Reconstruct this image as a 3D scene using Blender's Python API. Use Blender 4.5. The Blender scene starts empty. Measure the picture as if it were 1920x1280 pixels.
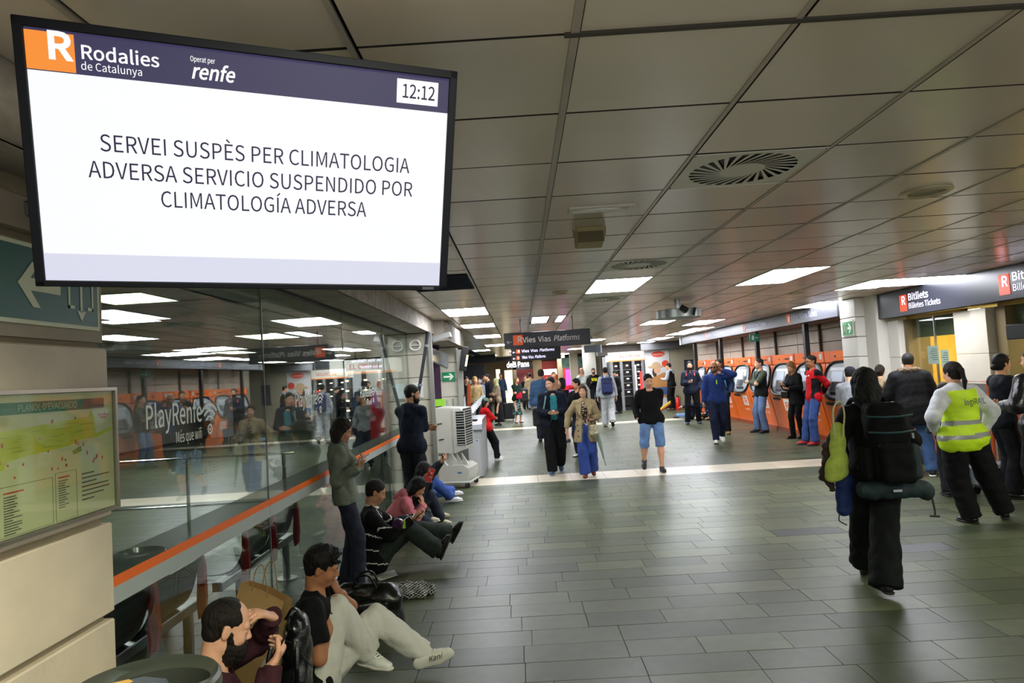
import bpy, math, random
import numpy as np
from mathutils import Vector, Matrix

# ---------------------------------------------------------------- camera
SC = bpy.context.scene
COL = SC.collection
F_PX = 1280.0
CAMZ = 1.9
def _unit(v): v = np.array(v, float); return v/np.linalg.norm(v)
_cY = _unit([16, -61, -F_PX])                       # world +Y as the camera sees it
_z = np.array([-.06, 1, 0.]); _z -= _cY*_z.dot(_cY); _cZ = _unit(_z)
_cX = np.cross(_cY, _cZ)
CR = np.stack([_cX, _cY, _cZ]); CC = np.array([0, 0, CAMZ])
cam_d = bpy.data.cameras.new('camera'); cam = bpy.data.objects.new('camera', cam_d); COL.objects.link(cam)
cam_d.sensor_width = 36; cam_d.lens = 24; cam_d.clip_start = .05; cam_d.clip_end = 300
cam.matrix_world = Matrix([[*CR[0], CC[0]], [*CR[1], CC[1]], [*CR[2], CC[2]], [0, 0, 0, 1]])
SC.camera = cam
# ---------------------------------------------------------------- world, exposure
wd = bpy.data.worlds.new('world'); SC.world = wd; wd.use_nodes = True
wd.node_tree.nodes['Background'].inputs[0].default_value = (.75, .78, .8, 1)
wd.node_tree.nodes['Background'].inputs[1].default_value = .80
SC.view_settings.view_transform = 'Standard'; SC.view_settings.look = 'None'
SC.view_settings.exposure = 0.12; SC.view_settings.gamma = 1.0; SC.view_settings.use_curve_mapping = False
LAMP = 24.0           # brightness of the fluorescent ceiling panels
SC.cycles.use_denoising = True
SC.cycles.max_bounces = 8; SC.cycles.transparent_max_bounces = 16
SC.cycles.sample_clamp_indirect = 6.0

def ray(px, py): return CR @ np.array([(px-960)/F_PX, (640-py)/F_PX, -1.])
def atY(px, py, Y): d = ray(px, py); return CC + d*(Y/d[1])
def atX(px, py, X): d = ray(px, py); return CC + d*(X/d[0])
def atZ(px, py, Z=0.): d = ray(px, py); return CC + d*((Z-CAMZ)/d[2])
def proj(p):
    c = CR.T @ (np.array(p, float)-CC)
    if c[2] > -.05: return (1e5, 1e5)
    return (960+F_PX*c[0]/-c[2], 640-F_PX*c[1]/-c[2])
def inframe(p, m=0): x, y = proj(p); return -m < x < 1920+m and -m < y < 1280+m
H_CEIL = 2.95
XG = -1.9             # plane of the glass wall
XM = 6.5              # plane of the ticket hall's right side

# ---------------------------------------------------------------- materials
def lin(c):
    if isinstance(c, str):
        c = c.lstrip('#'); c = c if len(c) == 6 else ''.join(x*2 for x in c); c = [int(c[i:i+2], 16)/255 for i in (0, 2, 4)]
    return tuple((x/12.92 if x <= .04045 else ((x+.055)/1.055)**2.4) for x in c)
_MC = {}
def mat(col, rough=.6, metal=0., noise=.0, scale=8., bump=0., bscale=40., emit=0., spec=.5, alpha=1., stretch=None, coat=0., key=''):
    k = (str(col), rough, metal, noise, scale, bump, bscale, emit, spec, alpha, str(stretch), coat, key)
    if k in _MC: return _MC[k]
    m = bpy.data.materials.new('surface'); m.use_nodes = True; nt = m.node_tree; b = nt.nodes['Principled BSDF']
    L = lin(col)
    b.inputs['Base Color'].default_value = (*L, 1); b.inputs['Roughness'].default_value = rough
    b.inputs['Metallic'].default_value = metal; b.inputs['Specular IOR Level'].default_value = spec
    b.inputs['Coat Weight'].default_value = coat
    if alpha < 1: b.inputs['Alpha'].default_value = alpha
    if emit: b.inputs['Emission Color'].default_value = (*L, 1); b.inputs['Emission Strength'].default_value = emit
    if noise or bump:
        tc = nt.nodes.new('ShaderNodeTexCoord'); mp = nt.nodes.new('ShaderNodeMapping')
        nt.links.new(tc.outputs['Object'], mp.inputs[0])
        if stretch: mp.inputs['Scale'].default_value = stretch
    if noise:
        n = nt.nodes.new('ShaderNodeTexNoise'); n.inputs['Scale'].default_value = scale; n.inputs['Detail'].default_value = 5
        nt.links.new(mp.outputs[0], n.inputs[0])
        r = nt.nodes.new('ShaderNodeValToRGB'); nt.links.new(n.outputs[0], r.inputs[0])
        r.color_ramp.elements[0].position = .3; r.color_ramp.elements[1].position = .7
        r.color_ramp.elements[0].color = (*[x*(1-noise) for x in L], 1); r.color_ramp.elements[1].color = (*[min(1, x*(1+noise*.8)) for x in L], 1)
        nt.links.new(r.outputs[0], b.inputs['Base Color'])
        if emit: nt.links.new(r.outputs[0], b.inputs['Emission Color'])
    if bump:
        n = nt.nodes.new('ShaderNodeTexNoise'); n.inputs['Scale'].default_value = bscale; n.inputs['Detail'].default_value = 4
        nt.links.new(mp.outputs[0], n.inputs[0])
        bp = nt.nodes.new('ShaderNodeBump'); bp.inputs['Strength'].default_value = bump; bp.inputs['Distance'].default_value = .018
        nt.links.new(n.outputs[0], bp.inputs['Height']); nt.links.new(bp.outputs[0], b.inputs['Normal'])
    _MC[k] = m
    return m
def cloth(c, rough=.85, b=.75): return mat(c, rough, noise=.22, scale=14, bump=b, bscale=17, spec=.2)
def plastic(c, r=.4): return mat(c, r, noise=.06, scale=5)
def metal(c='#9a9b9a', r=.3): return mat(c, r, 1., noise=.08, scale=6)

def piece_mat(c0, c1, rough, spec=.5, spread=1.0, grain=.25, gscale=9, bump=.15, rvar=.12, metallic=0.):
    """tiles / panels: each piece its own tone (object random, or the face attribute 'tint' on joined pieces)"""
    m = bpy.data.materials.new('pieces'); m.use_nodes = True; nt = m.node_tree; b = nt.nodes['Principled BSDF']
    N = nt.nodes.new; Lk = nt.links.new
    oi = N('ShaderNodeObjectInfo'); at = N('ShaderNodeAttribute'); at.attribute_name = 'tint'
    ad = N('ShaderNodeMath'); ad.operation = 'ADD'; Lk(oi.outputs['Random'], ad.inputs[0]); Lk(at.outputs['Fac'], ad.inputs[1])
    fr = N('ShaderNodeMath'); fr.operation = 'FRACT'; Lk(ad.outputs[0], fr.inputs[0])
    g = N('ShaderNodeNewGeometry'); n = N('ShaderNodeTexNoise'); n.inputs['Scale'].default_value = gscale; n.inputs['Detail'].default_value = 6
    Lk(g.outputs['Position'], n.inputs[0])
    n2 = N('ShaderNodeTexNoise'); n2.inputs['Scale'].default_value = .8; n2.inputs['Detail'].default_value = 3; Lk(g.outputs['Position'], n2.inputs[0])
    mx = N('ShaderNodeMix'); mx.data_type = 'RGBA'; Lk(fr.outputs[0], mx.inputs[0])
    mx.inputs[6].default_value = (*lin(c0), 1); mx.inputs[7].default_value = (*lin(c1), 1)
    m2 = N('ShaderNodeMix'); m2.data_type = 'RGBA'; m2.blend_type = 'MULTIPLY'; m2.inputs[0].default_value = grain
    s = N('ShaderNodeMath'); s.operation = 'MULTIPLY_ADD'; s.inputs[1].default_value = 1.2; s.inputs[2].default_value = .15; Lk(n.outputs[0], s.inputs[0])
    s3 = N('ShaderNodeMath'); s3.operation = 'MULTIPLY_ADD'; s3.inputs[1].default_value = .9; Lk(n2.outputs[0], s3.inputs[0]); Lk(s.outputs[0], s3.inputs[2])
    Lk(mx.outputs[2], m2.inputs[6]); Lk(s3.outputs[0], m2.inputs[7]); Lk(m2.outputs[2], b.inputs['Base Color'])
    rr = N('ShaderNodeMath'); rr.operation = 'MULTIPLY_ADD'; rr.inputs[1].default_value = rvar*2; rr.inputs[2].default_value = rough-rvar; Lk(n2.outputs[0], rr.inputs[0])
    Lk(rr.outputs[0], b.inputs['Roughness']); b.inputs['Specular IOR Level'].default_value = spec; b.inputs['Metallic'].default_value = metallic
    if bump:
        bp = N('ShaderNodeBump'); bp.inputs['Strength'].default_value = bump; bp.inputs['Distance'].default_value = .004
        Lk(n.outputs[0], bp.inputs['Height']); Lk(bp.outputs[0], b.inputs['Normal'])
    return m

def glass_mat(tint=(.86, .9, .88), f0=.05, rough=.01, boost=1.0):
    m = bpy.data.materials.new('glass'); m.use_nodes = True; nt = m.node_tree; nt.nodes.clear(); N = nt.nodes.new; Lk = nt.links.new
    out = N('ShaderNodeOutputMaterial'); t = N('ShaderNodeBsdfTransparent'); t.inputs[0].default_value = (*tint, 1)
    gl = N('ShaderNodeBsdfGlossy'); gl.inputs['Roughness'].default_value = rough; gl.inputs[0].default_value = (.95, 1, .98, 1)
    g = N('ShaderNodeNewGeometry'); d = N('ShaderNodeVectorMath'); d.operation = 'DOT_PRODUCT'; Lk(g.outputs['Normal'], d.inputs[0]); Lk(g.outputs['Incoming'], d.inputs[1])
    a = N('ShaderNodeMath'); a.operation = 'ABSOLUTE'; Lk(d.outputs['Value'], a.inputs[0])
    s = N('ShaderNodeMath'); s.operation = 'SUBTRACT'; s.inputs[0].default_value = 1; Lk(a.outputs[0], s.inputs[1])
    p = N('ShaderNodeMath'); p.operation = 'POWER'; p.inputs[1].default_value = 5; Lk(s.outputs[0], p.inputs[0])
    q = N('ShaderNodeMath'); q.operation = 'MULTIPLY_ADD'; q.inputs[1].default_value = (1-f0)*boost; q.inputs[2].default_value = f0; q.use_clamp = True; Lk(p.outputs[0], q.inputs[0])
    mx = N('ShaderNodeMixShader'); Lk(q.outputs[0], mx.inputs[0]); Lk(t.outputs[0], mx.inputs[1]); Lk(gl.outputs[0], mx.inputs[2]); Lk(mx.outputs[0], out.inputs[0])
    return m

def emat(col, e):
    m = bpy.data.materials.new('glow'); m.use_nodes = True; b = m.node_tree.nodes['Principled BSDF']
    b.inputs['Base Color'].default_value = (.01, .01, .012, 1); b.inputs['Roughness'].default_value = .5; b.inputs['Specular IOR Level'].default_value = .1
    b.inputs['Emission Color'].default_value = (*lin(col), 1); b.inputs['Emission Strength'].default_value = e
    return m
M_DARK = mat('#141416', .5); M_BLACK = mat('#0a0a0b', .45); M_GAP = mat('#1d1c19', .9)
M_LAMP = mat('#f4f7ff', .4, emit=LAMP, key='lamp'); M_LAMPG = mat('#f2ffd2', .4, emit=LAMP*.35, key='lampg')
M_ORANGE = mat('#ee6d1a', .36, noise=.05, scale=3); M_ORANGE_D = mat('#b04a12', .45)
M_WHITE = mat('#d8d6d0', .5); M_SIGN_W = mat('#f4f2ff', .5, emit=1.2); M_SIGN_O = mat('#f0541c', .5, emit=.9)
M_STEEL = metal('#a8aaaa', .28); M_CHROME = metal('#c8caca', .15)
M_STONE = mat('#cdbfa6', .55, noise=.10, scale=3.5, bump=.12, bscale=30)
M_STONE2 = mat('#cfcabc', .6, noise=.08, scale=4)
M_PLASTER = mat('#b9b2a4', .8, noise=.08, scale=2)

# ---------------------------------------------------------------- object helpers
ORG = {}
def org_of(parent):
    return ORG.get(parent.name, np.zeros(3)) if parent else np.zeros(3)
def mesh_obj(name, V, Fc, mats, parent=None, mi=None, smooth=False, kind=None, local=False):
    me = bpy.data.meshes.new(name)
    V = np.asarray(V, float)
    o0 = org_of(parent)
    if not local: V = V - o0
    if isinstance(Fc, np.ndarray):
        nf, k = Fc.shape
        me.vertices.add(len(V)); me.vertices.foreach_set('co', V.astype(np.float32).ravel())
        me.loops.add(nf*k); me.loops.foreach_set('vertex_index', Fc.astype(np.int32).ravel())
        me.polygons.add(nf); me.polygons.foreach_set('loop_start', np.arange(0, nf*k, k, dtype=np.int32))
        me.update(calc_edges=True)
    else:
        me.from_pydata(V.tolist(), [], Fc)
    if not isinstance(mats, (list, tuple)): mats = [mats]
    for m in mats: me.materials.append(m)
    if mi is not None: me.polygons.foreach_set('material_index', np.asarray(mi, np.int32))
    me.polygons.foreach_set('use_smooth', np.full(len(me.polygons), bool(smooth)))
    me.update()
    o = bpy.data.objects.new(name, me); COL.objects.link(o)
    if parent: o.parent = parent
    ORG[o.name] = o0.copy()
    if kind: o['kind'] = kind
    return o
def thing(name, label, cat, loc=(0, 0, 0), group=None):
    o = bpy.data.objects.new(name, None); COL.objects.link(o); o.location = loc; o.empty_display_size = .1
    ORG[o.name] = np.array(loc, float)
    o['label'] = label; o['category'] = cat
    if group: o['group'] = group
    return o
def struct(name, loc=(0, 0, 0)):
    o = bpy.data.objects.new(name, None); COL.objects.link(o); o.location = loc; ORG[o.name] = np.array(loc, float); o['kind'] = 'structure'
    return o
def tag(o, label, cat, group=None):
    o['label'] = label; o['category'] = cat
    if group: o['group'] = group
    return o
def copy_tree(o, loc=None, parent=None):
    c = o.copy(); COL.objects.link(c); c.parent = parent
    if loc is not None: c.location = loc
    ORG[c.name] = np.array(loc if loc is not None else (0, 0, 0), float)
    for ch in list(o.children): copy_tree(ch, None, c)
    return c

class MB:
    def __init__(s): s.V = []; s.F = []; s.M = []; s.mats = []; s.sm = False
    def _m(s, m):
        if m not in s.mats: s.mats.append(m)
        return s.mats.index(m)
    def add(s, V, Fc, m):
        n = len(s.V); s.V += [tuple(map(float, v)) for v in V]; i = s._m(m)
        for f in Fc: s.F.append(tuple(n+k for k in f)); s.M.append(i)
        return s
    def obox(s, c, h, m, R=None, ch=0.):
        """box, centre c, half sizes h, axes = columns of R, optional chamfer ch"""
        c = np.array(c, float); h = np.array(h, float); R = np.eye(3) if R is None else np.array(R)
        if ch <= 0:
            P = [(x, y, z) for x in (-1, 1) for y in (-1, 1) for z in (-1, 1)]
            V = [c + R @ (np.array(p)*h) for p in P]
            Fc = [(0, 1, 3, 2), (4, 6, 7, 5), (0, 4, 5, 1), (2, 3, 7, 6), (0, 2, 6, 4), (1, 5, 7, 3)]
            return s.add(V, Fc, m)
        V = []; idx = {}
        for sx in (-1, 1):
            for sy in (-1, 1):
                for sz in (-1, 1):
                    for a in range(3):
                        q = np.array([sx, sy, sz])*(h-ch); q[a] = (sx, sy, sz)[a]*h[a]
                        idx[(sx, sy, sz, a)] = len(V); V.append(c + R @ q)
        Fc = []
        for a in range(3):
            b, d = (a+1) % 3, (a+2) % 3
            for sg in (-1, 1):
                q = []
                for (sb, sd) in ((-1, -1), (1, -1), (1, 1), (-1, 1)):
                    t = [0, 0, 0]; t[a] = sg; t[b] = sb; t[d] = sd; q.append(idx[(*t, a)])
                Fc.append(tuple(q if sg > 0 else q[::-1]))
        for a in range(3):
            b, d = (a+1) % 3, (a+2) % 3
            for sb in (-1, 1):
                for sd in (-1, 1):
                    t0 = [0, 0, 0]; t1 = [0, 0, 0]; t0[a] = -1; t1[a] = 1; t0[b] = t1[b] = sb; t0[d] = t1[d] = sd
                    q = (idx[(*t0, b)], idx[(*t1, b)], idx[(*t1, d)], idx[(*t0, d)])
                    Fc.append(q if sb*sd < 0 else q[::-1])
        for sx in (-1, 1):
            for sy in (-1, 1):
                for sz in (-1, 1):
                    q = tuple(idx[(sx, sy, sz, a)] for a in range(3)); Fc.append(q if sx*sy*sz > 0 else q[::-1])
        return s.add(V, Fc, m)
    def box(s, a, b, m, ch=0.):
        a = np.array(a, float); b = np.array(b, float); return s.obox((a+b)/2, abs(b-a)/2, m, None, ch)
    def tube(s, P, r, m, n=8, closed=False, caps=True):
        P = [np.array(p, float) for p in P]; rs = r if isinstance(r, (list, tuple)) else [r]*len(P)
        V = []; prev = None
        for i, p in enumerate(P):
            if closed: t = P[(i+1) % len(P)]-P[i-1]
            else: t = P[min(i+1, len(P)-1)]-P[max(i-1, 0)]
            t = t/(np.linalg.norm(t)+1e-9)
            if prev is None:
                a = np.array([0, 0, 1.]) if abs(t[2]) < .9 else np.array([1., 0, 0]); u = np.cross(t, a)
            else: u = prev - t*prev.dot(t)
            u /= np.linalg.norm(u)+1e-9; prev = u; w = np.cross(t, u)
            for k in range(n):
                an = 2*math.pi*k/n; V.append(p+rs[i]*(u*math.cos(an)+w*math.sin(an)))
        Fc = []; m_ = len(P)
        for i in range(m_ if closed else m_-1):
            j = (i+1) % m_
            for k in range(n):
                l = (k+1) % n; Fc.append((i*n+k, i*n+l, j*n+l, j*n+k))
        if caps and not closed: Fc.append(tuple(range(n-1, -1, -1))); Fc.append(tuple((m_-1)*n+k for k in range(n)))
        return s.add(V, Fc, m)
    def lathe(s, c, prof, m, n=32, axis=2):
        V = []
        for (r, z) in prof:
            for k in range(n):
                a = 2*math.pi*k/n; q = [r*math.cos(a), r*math.sin(a), z]
                if axis == 1: q = [q[0], q[2], q[1]]
                if axis == 0: q = [q[2], q[0], q[1]]
                V.append(np.array(c, float)+q)
        Fc = []
        for i in range(len(prof)-1):
            for k in range(n):
                l = (k+1) % n; Fc.append((i*n+k, i*n+l, (i+1)*n+l, (i+1)*n+k))
        return s.add(V, Fc, m)
    def prism(s, poly, ext, m):
        """poly: list of 3-D points (planar), extruded by vector ext"""
        A = [np.array(p, float) for p in poly]; e = np.array(ext, float); n = len(A)
        V = A+[p+e for p in A]
        Fc = [tuple(range(n)), tuple(range(2*n-1, n-1, -1))]+[(i, i+n, (i+1) % n+n, (i+1) % n) for i in range(n)]
        return s.add(V, Fc, m)
    def build(s, name, parent=None, smooth=False, kind=None, fix=True):
        o = mesh_obj(name, s.V, s.F, s.mats, parent, s.M, smooth, kind)
        if fix:
            import bmesh
            bm = bmesh.new(); bm.from_mesh(o.data); bmesh.ops.recalc_face_normals(bm, faces=bm.faces); bm.to_mesh(o.data); bm.free()
        if smooth:
            try: o.data.set_sharp_from_angle(angle=.6)
            except Exception: pass
        return o
def one(name, fn, parent=None, smooth=False, kind=None, **k):
    mb = MB(); fn(mb); return mb.build(name, parent, smooth, kind)

FONT = None
try: FONT = bpy.data.fonts.load(bpy.utils.resource_path('LOCAL')+'/datafiles/fonts/Noto Sans CJK Regular.woff2')
except Exception: FONT = None
def _probe():
    c2 = bpy.data.curves.new('probe', 'FONT'); c2.body = 'H'
    if FONT: c2.font = FONT
    o2 = bpy.data.objects.new('probe', c2); COL.objects.link(o2); m2 = bpy.data.meshes.new_from_object(o2.evaluated_get(bpy.context.evaluated_depsgraph_get())); k = .716/max(v.co.y for v in m2.vertices)
    bpy.data.objects.remove(o2); bpy.data.curves.remove(c2); bpy.data.meshes.remove(m2)
    return k
_capk = _probe()
def text(name, s, origin, right, up, size, m, parent=None, depth=.001, bold=0., shear=0., align='LEFT', sx=1.0, fit=None):
    cu = bpy.data.curves.new(name, 'FONT'); cu.body = s
    if FONT: cu.font = FONT
    cu.size = 1.; cu.align_x = align; cu.extrude = 0; cu.offset = bold/_capk*.75; cu.shear = shear; cu.resolution_u = 3
    ob = bpy.data.objects.new(name, cu); COL.objects.link(ob)
    dg = bpy.context.evaluated_depsgraph_get(); me = bpy.data.meshes.new_from_object(ob.evaluated_get(dg))
    n = len(me.vertices); co = np.empty(n*3, np.float32); me.vertices.foreach_get('co', co); co = co.reshape(-1, 3).astype(float)
    bpy.data.objects.remove(ob); bpy.data.curves.remove(cu)
    size = size*_capk
    if fit: sx = fit/(size*(co[:, 0].max()-co[:, 0].min()))
    right = _unit(right); up = _unit(up); nr = np.cross(right, up)
    W = np.array(origin, float)+np.outer(co[:, 0]*size*sx, right)+np.outer(co[:, 1]*size, up)+nr*depth
    o0 = org_of(parent); W = W-o0
    me.vertices.foreach_set('co', W.astype(np.float32).ravel()); me.materials.clear(); me.materials.append(m)
    me.polygons.foreach_set('material_index', np.zeros(len(me.polygons), np.int32)); me.update()
    o = bpy.data.objects.new(name, me); COL.objects.link(o)
    if parent: o.parent = parent
    ORG[o.name] = o0.copy(); me.name = name
    return o
def bez(P, n=10):
    """Catmull-Rom through points"""
    P = [np.array(p, float) for p in P]; Q = [2*P[0]-P[1]]+P+[2*P[-1]-P[-2]]; out = []
    for i in range(1, len(Q)-2):
        for k in range(n):
            t = k/n; out.append(.5*((2*Q[i])+(-Q[i-1]+Q[i+1])*t+(2*Q[i-1]-5*Q[i]+4*Q[i+1]-Q[i+2])*t*t+(-Q[i-1]+3*Q[i]-3*Q[i+1]+Q[i+2])*t**3))
    out.append(P[-1]); return out
R01 = random.Random(7)
# ================================================================ FLOOR
floor = struct('floor')
M_TILE = piece_mat('#393f2e', '#51573f', .38, .30, grain=.5, bump=.02, rvar=.05)
M_CREAM = mat('#cfc4ac', .3, noise=.08, scale=3)
M_DTILE = mat('#242826', .45, noise=.15, scale=20)
one('grout', lambda b: b.box((-15, -1.5, -.06), (13.5, 62, -.006), mat('#2b2b28', .8, noise=.3, scale=6)), floor)
def tile_mesh(lx, ly, t=.02, ch=.004):
    b = MB(); g = .0028
    b.obox((0, 0, -t/2), (lx/2-g, ly/2-g, t/2), M_TILE)
    return b
_tmc = {}
PITCH = .285
tiles = []
rr = random.Random(3)
CREAM = [(12.05, 12.62), (23.7, 24.3)]
y = 2.6
while y < 46:
    dpt = PITCH
    if any(a-.14 < y+PITCH/2 < b+.14 for a, b in CREAM):
        a, b_ = [c for c in CREAM if c[0]-.14 < y+PITCH/2 < c[1]+.14][0]
        x = -13.0
        while x < 7.2: tiles.append((x, y, .6, PITCH, 'c')); x += .6
        y += PITCH; continue
    x = -13.0+rr.uniform(-.6, 0)
    while x < 7.2:
        l = rr.choice((.5, .58, .64, .7, .76)); tiles.append((x, y, l, dpt, 't')); x += l
    y += dpt
vis = []
for t in tiles:
    c = (t[0]+t[2]/2, t[1]+t[3]/2, 0)
    d = (c[0]**2+c[1]**2)**.5
    vis.append((0 if (inframe(c, 60) and c[0] > XG-.3) else 1, d, t))
vis.sort(key=lambda v: (v[0], v[1]))
solo = [v[2] for v in vis[:290]]; rest = [v[2] for v in vis[290:]]
DARKT = [(1490, 999), (1712, 1031)]
for t in solo:
    cx, cy = t[0]+t[2]/2, t[1]+t[3]/2
    k = (t[2], t[3], t[4])
    if k not in _tmc:
        b = tile_mesh(t[2], t[3]); o = b.build('tile', floor); _tmc[k] = o.data
        if t[4] == 'c': o.data.materials[0] = M_CREAM
    else:
        o = bpy.data.objects.new('tile', _tmc[k]); COL.objects.link(o); o.parent = floor
    o.location = (cx, cy, rr.uniform(-.0008, .0008))
    for q in DARKT:
        P = atZ(*q)
        if abs(P[0]-cx) < t[2]/2 and abs(P[1]-cy) < t[3]/2:
            o.data = o.data.copy(); o.data.materials[0] = M_DTILE
def joined(name, L, m_t, parent, cm=M_CREAM, zt=0., up=True, g=.0028, th=.01):
    L = np.array([(a, b, c, d, 1 if e == 'c' else 0) for a, b, c, d, e in L]); n = len(L)
    x0 = L[:, 0]+g; x1 = L[:, 0]+L[:, 2]-g; y0 = L[:, 1]+g; y1 = L[:, 1]+L[:, 3]-g; z = np.full(n, zt); zb = z-th if up else z+th
    V = np.stack([np.stack(q, 1) for q in ((x0, y0, z), (x1, y0, z), (x1, y1, z), (x0, y1, z), (x0, y0, zb), (x1, y0, zb), (x1, y1, zb), (x0, y1, zb))], 1).reshape(-1, 3)
    base = (np.arange(n)*8)[:, None, None]
    top = np.array([[0, 1, 2, 3], [0, 4, 5, 1], [1, 5, 6, 2], [2, 6, 7, 3], [3, 7, 4, 0]])
    if not up: top = top[:, ::-1]
    Fc = (base+top[None]).reshape(-1, 4)
    o = mesh_obj(name, V, Fc, [m_t, cm], parent, np.repeat(L[:, 4].astype(int), 5) if up else np.tile([0, 1, 1, 1, 1], n), kind='stuff')
    a = o.data.attributes.new('tint', 'FLOAT', 'FACE'); rng = np.random.default_rng(5); a.data.foreach_set('value', np.repeat(rng.random(n), 5).astype(np.float32))
    return o
joined('distant_tiles', rest, M_TILE, floor)

# ================================================================ CEILING
ceil = struct('ceiling')
M_CT = piece_mat('#dacbb6', '#e4d7c4', .24, .6, grain=.12, gscale=2.5, bump=.0, rvar=.06)
M_CT0 = mat('#8f8a84', .5, noise=.1, scale=3)
one('ceiling_void', lambda b: b.box((-15, -1.5, H_CEIL+.03), (13.5, 62, H_CEIL+.1), mat('#15140f', .9)), ceil)
X0, DX, Y0, DY = .235, .70, 2.09, .655
def railx(k): return X0+DX*k
LIGHTS = []      # (x0, x1, y0, y1, material)
def lcell(k, y0, y1, n=1, m=None): LIGHTS.append((railx(k), railx(k+n), y0, y1, m or M_LAMP))
lcell(1, 7.97, 9.35); lcell(-2, 10.33, 11.62); lcell(4, 8.0, 9.5); lcell(7, 9.85, 11.1); lcell(8, 9.85, 10.95)
lcell(8, 13.2, 14.6); lcell(4, 15.75, 17.2); lcell(6, 16.8, 18.6); lcell(7, 20.2, 22.0); lcell(7, 22.4, 24.0); lcell(7, 25.5, 27.6)
LIGHTS.append((.27, .62, 12.8, 14.3, M_LAMP)); LIGHTS.append((.76, .935, 12.8, 14.3, M_LAMP))
lcell(-2, 17.4, 18.8); lcell(-2, 13.6, 14.6, 1); lcell(1, 20.5, 22); lcell(-2, 23, 24.5); lcell(1, 27, 28.5); lcell(-1, 30, 31.5); lcell(3, 23.5, 25); lcell(3, 32, 33.5); lcell(-3, 27, 28.4); lcell(-1, 36, 38); lcell(1, 37, 39); lcell(3, 40, 42); lcell(-3, 34, 36); lcell(5, 34, 36); lcell(-1, 42, 44); lcell(0, 24.5, 26); lcell(5, 28, 29.5); lcell(7, 29, 30)  # the farthest of these panels are added to brighten the far end
# unseen lamps added behind and beside the camera to brighten the near hall
M_LAMP_ADDED = mat('#f4f4dc', .4, emit=LAMP*1.2, key='lampn'); lcell(-1, .4, 1.6, 1, M_LAMP_ADDED); lcell(0, -.9, .4, 1, M_LAMP_ADDED); lcell(3, -.9, .4, 1, M_LAMP_ADDED); lcell(6, 1.0, 2.3, 1, M_LAMP_ADDED); lcell(8, 4.2, 5.5, 1, M_LAMP_ADDED)
VENTS = [(railx(-2), railx(-1), 6.9, 8.1)]
DIFF = [(railx(1), 3.40, 4.055), (railx(1), 6.675, 7.33), (railx(1), 9.95, 10.6)]
holes = [(a, b, c, d) for a, b, c, d, _ in LIGHTS]+VENTS+[(x, x+DX, y_, y_+DY) for x, y_ in [(d[0], d[1]) for d in DIFF]]
ct = []
for k in range(-3, 10):
    xa = railx(k); xb = min(railx(k+1), 6.9)
    for j in range(-5, 62):
        ya = Y0+DY*j; yb = ya+DY; seg = [(xa, xb, ya, yb)]
        for h in holes:
            out = []
            for s_ in seg:
                a, b_, c, d = s_
                if h[1] <= a+.02 or h[0] >= b_-.02 or h[3] <= c+.01 or h[2] >= d-.01: out.append(s_); continue
                if h[0] > a+.03: out.append((a, h[0], c, d))
                if h[1] < b_-.03: out.append((h[1], b_, c, d))
                aa, bb = max(a, h[0]), min(b_, h[1])
                if h[2] > c+.03: out.append((aa, bb, c, h[2]))
                if h[3] < d-.03: out.append((aa, bb, h[3], d))
            seg = out
        for a, b_, c, d in seg: ct.append((a, c, b_-a, d-c, 't'))
gx = .016
M_EDGE = mat('#3d352a', .8)
cv = []
for t in ct:
    c = (t[0]+t[2]/2, t[1]+t[3]/2, H_CEIL); cv.append((0 if inframe(c, 120) else 1, (c[0]**2+c[1]**2)**.5, t))
cv.sort(key=lambda v: (v[0], v[1]))
_cm = {}
for _, _, t in cv[:250]:
    k = (round(t[2], 3), round(t[3], 3))
    if k not in _cm:
        b = MB(); b.obox((0, 0, .009), (t[2]/2-gx, t[3]/2-.008, .009), M_CT); b.mats.append(M_EDGE); b.M = [0 if i == 4 else 1 for i in range(6)]; o = b.build('ceiling_panel', ceil); _cm[k] = o.data
    else: o = bpy.data.objects.new('ceiling_panel', _cm[k]); COL.objects.link(o); o.parent = ceil
    o.location = (t[0]+t[2]/2, t[1]+t[3]/2, H_CEIL+rr.uniform(0, .002))
joined('distant_ceiling_panels', [v[2] for v in cv[250:]], M_CT, ceil, M_EDGE, H_CEIL, up=False, g=.008)
# rails: flat light profile along the hall between the panel columns, beside a dark joint
M_RAIL = mat('#b3a998', .35, noise=.1, scale=4)
for k in range(-3, 10):
    one('ceiling_rail', lambda b: b.box((railx(k)-.0155, -1.2, H_CEIL-.004), (railx(k)+(.012 if k == 0 else .003), 45, H_CEIL+.012), M_RAIL), ceil)
for jy in (2.09,):
    one('ceiling_rail', lambda b: b.box((.2, jy-.014, H_CEIL-.008), (6.4, jy+.008, H_CEIL+.004), mat('#4a443a', .6)), ceil)
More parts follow.
